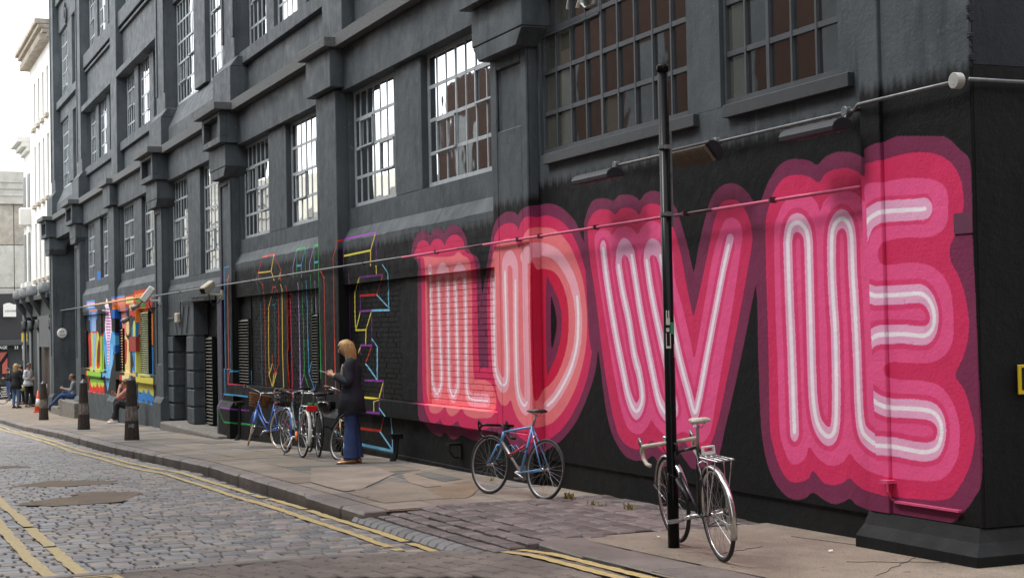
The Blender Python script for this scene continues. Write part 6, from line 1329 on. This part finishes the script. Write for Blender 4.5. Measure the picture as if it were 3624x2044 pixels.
    # upper garment
    P,Wt,C_,N_=D_['pel'],D_['wai'],D_['che'],D_['nk']; tw=cl.get('twist',0.)
    bm=NB(); hem=cl.get('hem',.06)
    ax=(C_-P); ln_=ax.length; 
    secs=[(P-ax.normalized()*hem,(.215,.185) if hem>.1 else (.160,.135)),(P,(.195,.165) if hem>.1 else (.165,.135)),(Wt,(.140,.118)),(Wt.lerp(C_,.5),(.155,.125)),(C_+ax.normalized()*.03,(.185,.13)),(C_.lerp(N_,.55),(.17,.10)),(C_.lerp(N_,.85),(.085,.075)),(N_,(.058,.058))]
    rings=[]; f0=Vector((1,0,0))
    for q,(c,(ry,rx)) in enumerate(secs):
        d=(secs[min(q+1,len(secs)-1)][0]-secs[max(q-1,0)][0]).normalized(); f_=(f0-d*f0.dot(d)).normalized(); s_=d.cross(f_); b_=cl.get('bulk',1.)
        fo=.05 if hem>.1 and q<4 else .02
        rings.append([bm.verts.new(c+f_*rx*b_*(1+fo*math.sin(a*5+q*.7))*math.cos(a)+s_*ry*b_*(1+fo*math.sin(a*4+q))*math.sin(a)) for a in np.linspace(0,2*math.pi,20,endpoint=False)])
    for A_,B_ in zip(rings,rings[1:]):
        for j in range(20): bm.faces.new((A_[j],A_[(j+1)%20],B_[(j+1)%20],B_[j]))
    bm.faces.new(rings[0][::-1]); obj(cl.get('topname','shirt'),bm,cl['top'],t,smooth=True)
    for b in 'lr':
        e=D_['wr'+b].lerp(D_['el'+b],cl.get('cuff',.08)); limbtube('sleeve',[C_.lerp(D_['sh'+b],.55),D_['sh'+b],D_['sh'+b].lerp(D_['el'+b],.5),D_['el'+b],e],[.075,.072,.062,.055,cl.get('cuffr',.042)],cl['top'],t)
        fl=cl.get('flare',0.); hp_,kn,an=D_['hp'+b],D_['kn'+b],D_['an'+b]
        limbtube('trouser_leg',[P.lerp(hp_,.8)+Vector((0,0,.06)),hp_,hp_.lerp(kn,.5),kn,kn.lerp(an,.6),an+(kn-an).normalized()*cl.get('legend',.02)-Vector((0,0,fl*.35))],[.098,.102,.09,.066+fl*.25,.056+fl*.7,.054+fl],cl['bottom'],t,14)
        d=(D_['to'+b]-an); d.z=0; d=d.normalized() if d.length>1e-3 else Vector((1,0,0)); sd2=Vector((-d.y,d.x,0)); bm=NB(); rings=[]; fz=D_['to'+b].z-.03; tz=D_['to'+b]-an
        slope=(tz.z+.06)/max(.08,math.hypot(tz.x,tz.y))*.0
        for x,w,h in ((-.075,.028,.055),(-.05,.036,.075),(0,.037,.085),(.06,.042,.062),(.13,.046,.045),(.175,.036,.034),(.195,.016,.02)):
            c=Vector((an.x,an.y,an.z-.09))+d*x; rings.append([bm.verts.new(c+sd2*w*math.cos(a)+Vector((0,0,max(0,h*(.5+.5*math.sin(a))) if math.sin(a)>-.6 else 0))) for a in np.linspace(0,2*math.pi,12,endpoint=False)])
        for A_,B_ in zip(rings,rings[1:]):
            for j in range(12): bm.faces.new((A_[j],A_[(j+1)%12],B_[(j+1)%12],B_[j]))
        bm.faces.new(rings[0][::-1]); bm.faces.new(rings[-1]); obj('shoe',bm,cl['shoe'],t,smooth=True)
    return t,D_,k
def phone(t,D_,k,yaw,loc,off,label,tilt=(.25,0,0)):
    p=Matrix.Rotation(yaw,4,'Z')@(Vector(off)*k)+Vector(loc); q=empty('mobile_phone',label,'phone',p,rz=yaw); bm=NB(); v=bx(bm,-.045,.075,-.035,.035,-.005,.004); bmesh.ops.rotate(bm,cent=(0,0,0),matrix=Matrix.Rotation(-.35,3,'Y'),verts=bm.verts); obj('phone_body',bm,BLACKM if 'dark' in label else WHITEP,q,bev=.003)
    bm=NB(); bx(bm,-.04,.07,-.031,.031,.0045,.006); bmesh.ops.rotate(bm,cent=(0,0,0),matrix=Matrix.Rotation(-.35,3,'Y'),verts=bm.verts); obj('phone_screen',bm,BLACKM,q)
def px_h(p,py_top,py_base): return (py_base-py_top)/(5500/(CM.T@(np.array(p)-CAM))[2])
# the blonde woman
p=G(1250,1638); yaw=math.atan2(-.93,-.42); Hh=px_h(p,1193,1638)
JW=dict(hb=(.045,0,1.485),hc=(.085,0,1.56),ht=(.11,0,1.64),face=(.9,-.10,-.45),shl=(.0,.15,1.36),shr=(.0,-.15,1.36),ell=(.02,.20,1.10),wrl=(.23,.10,1.19),hdl=(.285,.055,1.215),elr=(.02,-.20,1.10),wrr=(.23,-.09,1.19),hdr=(.285,-.045,1.215),
    knl=(.02,.075,.49),knr=(.0,-.075,.49),anl=(.02,.07,.09),anr=(-.03,-.07,.09),tol=(.17,.09,.03),tor=(.12,-.09,.03),hpl=(0,.08,.90),hpr=(0,-.08,.90))
t,D_,k=person('blonde woman in a long navy coat and wide jeans looking at her phone',p,yaw,Hh,JW,dict(hair=HB_,hairlen=.19,top=NAVY,topname='coat',bottom=DEN,shoe=GOLD,hem=.25,bulk=1.02,cuff=.12,flare=.055,legend=.0,cuffr=.05))
bm=NB(); loft(bm,[(.10,.0,.80+.25,.04,.10),(.115,0,1.2,.045,.09),(.09,0,1.34,.04,.07)],12); obj('blouse',bm,LEO,t,smooth=True)
bm=NB(); v=bx(bm,.13,.139,-.005,.005,.9,1.1); bm.free()
phone(t,D_,k,yaw,p,(.36,0,1.235),'pale mobile phone held by the blonde woman')
# group further down the street
def yawpx(dx): # facing along the picture: +1 right, -1 left
    return math.atan2(.92*dx,.39*dx)
vaw=math.atan2(-.2,.98)
def std(px,py,ptop,lab,yaw,cl,J={},group=None):
    p=G(px,py); return person(lab,p,yaw,px_h(p,ptop,py),J,cl)
_,D_,k=std(101,1439,1283,'man in a white shirt and black trousers beside the motorcycle',yawpx(1)-.3,dict(hair=HD_,top=SHW,bottom=BLKC,shoe=LEAB,skin=SKIND,cuff=.45,hem=.12,bulk=1.05),dict(ell=(.0,.22,1.12),wrl=(.24,.12,1.08),hdl=(.30,.09,1.09),elr=(-.02,-.22,1.12),wrr=(.22,-.10,1.06),hdr=(.29,-.08,1.07),hc=(.045,0,1.575),face=(1,0,-.3),knl=(.06,.12,.49),anl=(.10,.13,.09),tol=(.25,.15,.03)))
p=G(101,1439); phone(_,D_,k,yawpx(1)-.3,p,(.36,.0,1.12),'dark mobile phone held by the man in the white shirt')
std(57,1443,1284,'long haired blonde woman in a dark jacket and blue jeans seen from behind',yawpx(1)+1.2,dict(hair=HB_,hairlen=.26,top=BLKC,topname='jacket',bottom=DEN2,shoe=SHOEB,hem=.20,bulk=1.08),dict(elr=(.02,-.24,1.12),wrr=(.20,-.12,1.18),hdr=(.26,-.08,1.22)))
std(76,1430,1290,'dark haired man in navy standing between the blonde woman and the man in white',yawpx(1)+2.6,dict(hair=HD_,top=NAVY,topname='jumper',bottom=BLKC,shoe=SHOEB,hem=.1))
std(67,1424,1288,'brown haired man at the back of the group turned to the left',yawpx(-1)-.2,dict(hair=HBR,top=BLKC,topname='jumper',bottom=DEN,shoe=SHOEB,hem=.1))
std(31,1417,1298,'man in dark clothes looking down left of the group at the picture edge',yawpx(-1)+.2,dict(hair=HD_,top=BLKC,topname='jacket',bottom=DEN,shoe=LEAB,skin=SKIND,hem=.1),dict(hc=(.06,0,1.565),face=(1,0,-.4),ell=(.0,.2,1.12),wrl=(.2,.1,1.12),hdl=(.26,.08,1.14)))
# seated man on the stone blocks (feet towards the street)
fy=G(198,1441); sx=-56.1; p=Vector((-56.2,.12,gz(-56.2)+.17)); dpx_=5500/(CM.T@(np.array(p)-CAM))[2]; k_=1.0
JS=dict(pel=(0,0,.50),wai=(-.03,0,.63),che=(-.02,0,.84),nk=(.03,0,.99),hb=(.05,0,1.07),hc=(.075,0,1.145),ht=(.075,0,1.22),face=(1,0,-.35),shl=(-.0,.17,.94),shr=(-.0,-.17,.94),ell=(.08,.24,.70),elr=(.08,-.24,.70),wrl=(.34,.14,.76),wrr=(.34,-.12,.74),hdl=(.40,.11,.78),hdr=(.40,-.09,.76),
    hpl=(0,.09,.48),hpr=(0,-.09,.48),knl=(.42,.14,.52),knr=(.38,-.14,.62),anl=(.84,.17,.13),anr=(.42,-.15,.17),tol=(.97,.18,.09),tor=(.55,-.16,.11))
t,D_,k=person('bearded man with tattooed look in a grey hoodie sitting on the stone blocks with a phone'.replace(' with tattooed look',''),p,yawpx(-1)+.1,1.72,JS,dict(hair=HBR,beard=True,top=GREYC,topname='hoodie',bottom=DEN,shoe=SHOEB,skin=SKIND,hem=.02,cuff=.35))
phone(t,D_,k,yawpx(-1)+.1,p,(.47,.0,.82),'dark mobile phone held by the seated bearded man')
# seated man behind the nearest bollard
p=Vector((WX(474,-.25,1480),-.25,gz(-42.0)+.10))
JC=dict(pel=(0,0,.42),wai=(.03,0,.55),che=(.10,0,.76),nk=(.16,0,.90),hb=(.19,0,.97),hc=(.22,0,1.045),ht=(.215,0,1.12),face=(1,0,-.25),shl=(.10,.17,.86),shr=(.10,-.17,.86),ell=(.36,.18,.66),elr=(.36,-.18,.62),wrl=(.37,.06,.88),wrr=(.52,-.12,.74),hdl=(.36,.03,.95),hdr=(.57,-.10,.78),
    hpl=(0,.09,.42),hpr=(0,-.09,.42),knl=(.40,.12,.50),knr=(.44,-.12,.52),anl=(.46,.14,.10),anr=(.60,-.12,.10),tol=(.6,.15,.04),tor=(.74,-.13,.04))
person('young man in black trousers and white trainers sitting hunched behind the nearest bollard',p,yawpx(-1)-.1,1.70,JC,dict(hair=HBR,top=mat('salmon_tee',(.50,.22,.17),None,.8),topname='t_shirt',bottom=BLKC,shoe=SHOEW,hem=.02,cuff=.85,cuffr=.05,flare=.02))
# ---- motorcycle and helmet behind the man in white
p=G(128,1441); p.y+=.45; t=empty('motorcycle','black motorcycle with a round chrome headlamp parked beside the man in white','motorcycle',(p.x,p.y,gz(p.x))); t.rotation_euler=(0,math.radians(0),math.radians(-30))
def ring(bm,c,R,r,n=28,m=8): tube(bm,[(c[0]+R*math.cos(a),c[1],c[2]+R*math.sin(a)) for a in np.linspace(0,2*math.pi,n,endpoint=False)],r,m,closed=True)
for x in (0,-1.35):
    bm=NB(); ring(bm,(x,0,.31),.25,.06); w=obj('wheel',bm,TYRE,t,smooth=True); bm=NB(); ring(bm,(x,0,.31),.19,.015); tube(bm,[(x,-.06,.31),(x,.06,.31)],.05,10); obj('rim',bm,CHR,w,smooth=True)
bm=NB(); 
for s in (-.09,.09): tube(bm,[(0,s,.31),(-.22,s,.95)],.02,7)
obj('fork',bm,CHR,t,smooth=True); bm=NB(); tube(bm,[(-.25,0,.9),(-.45,0,.82),(-.75,0,.80)],[.10,.16,.10],14); obj('fuel_tank',bm,BLACKM,t,smooth=True)
bm=NB(); tube(bm,[(-.75,0,.80),(-1.0,0,.78),(-1.45,0,.84)],[.11,.14,.09],12,flat=.5); obj('seat',bm,BLACKM,t,smooth=True); bm=NB(); bx(bm,-.85,-.35,-.16,.16,.25,.62); obj('engine',bm,DGREY,t,bev=.05)
bm=NB(); tube(bm,[(-.3,-.38,1.06),(-.2,-.15,1.02),(-.2,.15,1.02),(-.3,.38,1.06)],.016,8); obj('handlebar',bm,BLACKM,t,smooth=True); bm=NB(); tube(bm,[(-.16,0,.88),(-.04,0,.88)],[.06,.09],16); obj('headlamp',bm,CHR,t,smooth=True); bm=NB(); tube(bm,[(-.04,0,.88),(-.03,0,.88)],.08,16); obj('headlamp_glass',bm,WHITEP,t)
bm=NB(); tube(bm,[(-.7,.2,.3),(-1.5,.22,.35)],.05,10); obj('exhaust',bm,CHR,t,smooth=True)
p=G(79,1432); p=Vector((p.x+1.2,p.y-.2,0)); q=Wp(79,1372,p.y); t=empty('crash_helmet','pale gold open face helmet hanging at hip height beside the blonde woman in jeans','helmet',q)
bm=NB(); ball(bm,(0,0,0),.125,(1,1.1,1),20,14); obj('helmet_shell',bm,mat('gold_helmet',(.50,.45,.22),(.42,.37,.18),.12,5),t,smooth=True); bm=NB(); tube(bm,[(-.1,0,.08),(-.06,0,.3),(.0,.0,.36)],.012,6); obj('helmet_strap',bm,BLACKM,t)
# ================================================================= buildings beyond the warehouse
WST=mat('white_stucco',(.74,.735,.70),(.62,.61,.57),.7,.5,bmp=.2); WSTD=mat('stained_stucco',(.50,.45,.38),(.28,.24,.19),.8,4)
IRON=mat('iron_front_green_black',(.035,.045,.048),(.022,.028,.03),.5,5); BRD=mat('brown_door',(.055,.028,.018),(.03,.016,.011),.6,4)
t=empty('white_terrace','tall white stuccoed terrace with a heavy stained cornice beyond the grey warehouse','building',(-66,0,0)); T0=Vector((-66,0,0))
def ch(bm,nm,m,**k): bmesh.ops.translate(bm,vec=-T0,verts=bm.verts); return obj(nm,bm,m,t,**k)
xa,xb=-63.3,WX(108,.0); zc=WZ(100,540*210/545,.0)
ztop=WZ(175,52,-.1); xr=WX(170,.2); 
X1=WX(112,.25); Xe=WX(88,.25)
z1=WZ(112,232,.25)
bm=NB(); wx=[]
# front wall with real openings, two window rows of four
ws=[WX(q,.25) for q in (164,150,137,125)]
lo,hi=WZ(150,400,.25),WZ(150,200,.25)
levels=[(4.6,7.7),(8.4,10.6)]; rows=[(4.2,6.6),(7.4,9.9),(10.7,12.6)]
cols=[(-64.6,-64.0),(-66.2,-65.6),(-67.8,-67.2),(-69.4,-68.8)]
zs=[3.4]+[v for r_ in rows for v in r_]+[z1]; xs=[-63.3]+[v for c_ in cols for v in (c_[1],c_[0])]+[X1]
for i in range(len(xs)-1):
    for j in range(len(zs)-1):
        if i%2==1 and j%2==1: bx(bm,xs[i+1],xs[i],.45,.5,zs[j],zs[j+1])
        else: bx(bm,xs[i+1],xs[i],.25,.5,zs[j],zs[j+1])
ch(bm,'wall',WST)
for (a,b) in cols:
    for (c,d) in rows:
        bm=NB(); bx(bm,a,b,.43,.448,c+.05,d-.05); w=ch(bm,'window',mat('terrace_glass',(.25,.27,.28),(.18,.2,.2),.2) if 'terrace_glass' not in bpy.data.materials else bpy.data.materials['terrace_glass']); bm=NB(); bx(bm,a-.1,b+.1,.12,.3,c-.16,c-.02); ch(bm,'window_sill',WSTD)
bm=NB(); zt=z1
for k,(y,h) in enumerate(((.12,.18),(-.06,.16),(-.22,.16),(-.34,.22))): bx(bm,X1-.1*k,-63.2,y,.6,zt+k*.17,zt+k*.17+h)
ch(bm,'cornice',WSTD,bev=.02)
bm=NB()
for x in np.arange(X1,-63.3,.35): bx(bm,x,x+.16,-.16,.25,zt-.12,zt+.16)
ch(bm,'cornice_bracket',WSTD,kind='stuff')
bm=NB(); bx(bm,X1,-63.3,.6,12,3.4,z1+.6); ch(bm,'house_body',WST)
z2=WZ(88,555,.25); bm=NB(); bx(bm,Xe,X1-.02,.25,12,3.2,z2); ch(bm,'lower_wing',WST); bm=NB()
for k,(y,h) in enumerate(((.1,.2),(-.1,.2),(-.3,.25))): bx(bm,Xe-.1*k,X1+.02,y,.6,z2+k*.2,z2+k*.2+h)
ch(bm,'cornice',WST,bev=.02)
for c,d in ((4.2,6.4),(7.0,9.0)):
    for x in ((Xe+X1)/2-.9,(Xe+X1)/2+.9): bm=NB(); bx(bm,x-.35,x+.35,.20,.3,c,d); ch(bm,'window',bpy.data.materials['terrace_glass']); bm=NB(); bx(bm,x-.5,x+.5,.05,.3,c-.2,c); ch(bm,'window_sill',WST)
bm=NB(); bx(bm,X1-.15,X1+.1,-.25,.3,WZ(88,800,.0)-.0,WZ(88,735,.0)); ch(bm,'corbel',WST,bev=.06)
# black cast-iron shop front at street level
t=empty('iron_shop_front','black cast iron shop front with slender columns under the white terrace','shop front',(-66,0,0)); g=gz(-66)
def shopcol(x,zt,y=.25):
    bm=NB(); tube(bm,[(x,y,gz(x)-.1),(x,y,gz(x)+.4),(x,y,gz(x)+.45),(x,y,zt-1.4)],[.16,.16,.09,.08],12); tube(bm,[(x,y,zt-1.4),(x,y,zt-1.3),(x,y,zt-1.0)],[.14,.10,.17],12); ch(bm,'column',IRON,smooth=True)
    bm=NB(); prism(bm,[(.6,zt-1.0),(.3,zt-1.0),(.22,zt-.75),(-.10,zt-.25),(-.2,zt),(.6,zt)],x-.13,x+.13); ch(bm,'console',IRON,bev=.02); bm=NB(); tube(bm,[(x,-.02,zt),(x,-.02,zt+.10),(x,-.02,zt+.42)],[.20,.24,.22],10); ch(bm,'urn',mat('lead_grey',(.22,.24,.25),(.12,.13,.14),.6,12) if 'lead_grey' not in bpy.data.materials else bpy.data.materials['lead_grey'],smooth=True)
zf=2.75
bm=NB(); bx(bm,-74.6,-63.2,.3,.7,zf-.1,zf+.55); bx(bm,-74.6,-63.2,.0,.7,zf+.55,zf+.75); ch(bm,'fascia',IRON,bev=.02)
bm=NB(); bx(bm,-74.6,-63.2,.6,.8,g-1,zf-.1); ch(bm,'shop_wall',IRON)
bm=NB(); a,b=WX(150,.0),WX(110,.0); bx(bm,b,a,.24,.58,1.35,zf-.1); ch(bm,'panel',mat('iron_panel_grey',(.105,.11,.115),(.08,.085,.09),.6))
bm=NB(); a,b=WX(147,.2),WX(122,.2); bx(bm,b,a,.5,.62,g-.2,1.35); ch(bm,'door',BRD); 
for x in (-63.9,-68.4,-71.6,-74.4): shopcol(x,zf+.75)
# post with yellow top
p=G(88,1410); bm=NB(); tube(bm,[(p.x,p.y,p.z),(p.x,p.y,3.4)],.07,10); tag(obj('lamp_post',bm,IRON,smooth=True),'thin black post behind the man in the white shirt','post')
p=Vector((p.x,p.y,2.1)); bm=NB(); bx(bm,p.x+.06,p.x+.1,p.y-.14,p.y+.14,1.55,2.0); tag(obj('yellow_plate',bm,YS),'small yellow plate on the thin post','sign'); bm=NB(); bx(bm,p.x+.06,p.x+.1,p.y-.09,p.y+.09,.6,1.4); tag(obj('notice_plate',bm,WHITEP),'narrow white notice plate under the yellow plate','sign')
# concrete block and dark shop across the far end
XB=-100.
CB=patchmat('board_concrete',(.50,.49,.45),(.40,.39,.35),.8,.35,bmp=.2); CBD=patchmat('stained_concrete',(.44,.42,.37),(.24,.21,.17),.8,.9,bmp=.2)
def RX(px,py,X=XB):
    r=ray(px,py); k=(X-CAM[0])/r[0]; return CAM+k*r
zr=RX(40,606)[2]; zm=RX(40,722)[2]; zb=RX(40,1040)[2]; ya=-16.; yb=8.
t=empty('concrete_block','pale board marked concrete building closing the end of the street','building',(XB,0,0)); T0=Vector((XB,0,0))
bm=NB(); bx(bm,XB-14,XB,ya,yb,zm,zr); bx(bm,XB-14,XB+.12,ya,yb,zm+.0,zm+.06); ch(bm,'wall',CB)
for q in (645,668,692): z=RX(40,q)[2]; bm=NB(); bx(bm,XB,XB+.05,ya,yb,z-.02,z+.05); ch(bm,'ledge',CB)
zp=RX(40,867)[2]; zq=RX(40,1018)[2]; ys_=[ya,float(RX(2,800)[1])-.0,float(RX(49,800)[1]),yb]
bm=NB(); bx(bm,XB-.5,XB-.31,ya,yb,zb,zm); ch(bm,'wall',CBD)
ny=[-16,-12,-8,-4.4,float(RX(49,800)[1]),yb]; nz=[zb,zq,zp,zm]
for i in range(len(ny)-1):
    for j in range(3):
        bm=NB(); bx(bm,XB-.3,XB-.02,ny[i]+.02,ny[i+1]-.02,nz[j]+.02,nz[j+1]-.02); ch(bm,'wall_panel',CBD if j==2 else CB,bev=.01)
t=empty('dark_corner_shop','dark corner shop with a white hanging sign across the far end of the street','shop',(XB,0,0)); g=gz(XB)
bm=NB(); bx(bm,XB-14,XB+.3,ya,yb,RX(40,1205)[2],zb); ch(bm,'shop_fascia',mat('shop_black',(.022,.022,.026),(.016,.016,.019),.5))
bm=NB(); bx(bm,XB-14,XB-.4,ya,yb,g-1,RX(40,1205)[2]); ch(bm,'shop_wall',IRON)
zz0,zz1=RX(40,1222)[2],RX(40,1203)[2]; bm=NB(); bx(bm,XB+.3,XB+.55,ya,yb,zz0,zz1); ch(bm,'awning_box',DGREY,bev=.03)
y0,y1=float(RX(0,1250)[1]),float(RX(29,1250)[1]); bm=NB(); bx(bm,XB-.1,XB-.02,y0-1.5,y1,g+.5,RX(10,1243)[2]); sw=ch(bm,'shop_window',mat('shop_glass',(.03,.03,.035),(.02,.02,.02),.05,4)); bm=NB(); v=[bm.verts.new((XB+.0,float(RX(a,b)[1]),float(RX(a,b)[2]))) for a,b in ((0,1246),(27,1244),(16,1258),(0,1280))]; bm.faces.new(v); v=[bm.verts.new((XB+.0,float(RX(a,b)[1]),float(RX(a,b)[2]))) for a,b in ((8,1290),(26,1265),(27,1320),(8,1322))]; bm.faces.new(v); ch(bm,'window_display',mat('red_display',(.5,.06,.04),(.3,.1,.08),.5,3))
def text(s,px,py,size,m,par,X):
    cu=bpy.data.curves.new('lettering','FONT'); cu.body=s; cu.size=size; cu.extrude=.004; cu.materials.append(m); cu.resolution_u=2
    o=bpy.data.objects.new('lettering',cu); q=RX(px,py,X)
    dg=None; tmp=o; COL.objects.link(o); bpy.context.view_layer.update(); me=bpy.data.meshes.new_from_object(o.evaluated_get(bpy.context.evaluated_depsgraph_get())); COL.objects.unlink(o); bpy.data.objects.remove(o)
    me.materials.clear(); me.materials.append(m); ob=objme('lettering',me,par); ob.matrix_basis=Matrix.Translation(Vector(q)-Vector(par.location))@Matrix(((0,0,1,0),(1,0,0,0),(0,1,0,0),(0,0,0,1)))
    return ob
for s,a,b in (('AGE',-3,1234),('33',50,1234),('M',77,1234)): text(s,a,b,.25,WHITEP,t,XB+.56)
q0,q1=RX(12,1120,XB+1.),RX(57,1120,XB+1.); q2=RX(12,1077,XB+1.)
t=empty('hanging_sign','white square hanging sign with a curved top lettered with the shop name','sign',(XB+1,0,0)); T0=Vector((XB+1,0,0)); bm=NB(); pf=[(q0[1],q0[2]),(q1[1],q1[2]),(q1[1],q2[2]),((q0[1]+q1[1])/2+.25,q2[2]-.0),((q0[1]+q1[1])/2,q2[2]+.10),((q0[1]+q1[1])/2-.2,q2[2]+.08),(q0[1],q2[2])]; prism(bm,pf,XB+.95,XB+1.0); ch(bm,'sign_board',WHITEP); text('COWSHED',17,1103,.16,DGREY,t,XB+1.01)
bm=NB(); tube(bm,[(XB+.3,q1[1]-.3,q2[2]+.2),(XB+1,q1[1]-.3,q2[2]+.2)],.02,6); ch(bm,'sign_arm',DGREY)
# sandwich board
p=G(22,1412); t=empty('pavement_board','small black pavement board with white chalk lines at the far left','board',(p.x,p.y,p.z)); bm=NB(); v=bx(bm,-.03,0,-.35,.35,0,.75); obj('board_panel',bm,BLACKM,t); bm=NB()
for k in range(5): bx(bm,.001,.006,-.25+.05*(k%2),.22-.06*(k%3),.6-.11*k,.64-.11*k)
obj('chalk_lines',bm,WHITEP,t)
# ================================================================= the other side of the street (seen in the window glass)
OBR=mat('brown_brick_wall',(.13,.062,.038),(.085,.04,.026),.85,3,bmp=.3); OPL=mat('pale_rendered_wall',(.80,.77,.68),(.72,.69,.60),.8,2)
t=empty('brown_brick_building','brown brick building on the other side of the street','building',(-26,-12,0)); T0=Vector((-26,-12,0))
bm=NB(); bx(bm,-46,-37.5,-20,-9.4,-1.5,9.2); ch(bm,'wall',OBR); bm=NB(); bx(bm,-37.49,6,-20,-9.4,-1.5,13.5); ch(bm,'wall',OBR)
for x in range(-44,4,4):
    for z in (2.6,6.2): bm=NB(); bx(bm,x,x+1.5,-9.43,-9.36,z,z+2.0); w=ch(bm,'window',bpy.data.materials['terrace_glass']); bm=NB(); bx(bm,x-.1,x+1.6,-9.4,-9.28,z-.16,z-.02); ch(bm,'window_sill',WST)
t=empty('side_street_building','dark brick building across the side street','building',(12,10,0)); T0=Vector((12,10,0)); bm=NB(); bx(bm,4.5,22,-5.5,40,-1,15); ch(bm,'wall',OBR)
t=empty('pale_banded_building','pale banded building further along the other side of the street','building',(-80,-12,0)); T0=Vector((-80,-12,0))
bm=NB(); bx(bm,-66,-47,-20,-9.6,-2,6.6); ch(bm,'wall',OPL); bm=NB(); bx(bm,-150,-66.02,-20,-9.6,-3,8.6); ch(bm,'wall',OPL)
bm=NB()
for z in np.arange(.6,8.4,.62): bx(bm,-150,(-47 if z<6.5 else -66),-9.6,-9.55,z,z+.05)
ch(bm,'band_courses',DGREY,kind='stuff')
# reflections need the sky above both; nothing else stands there
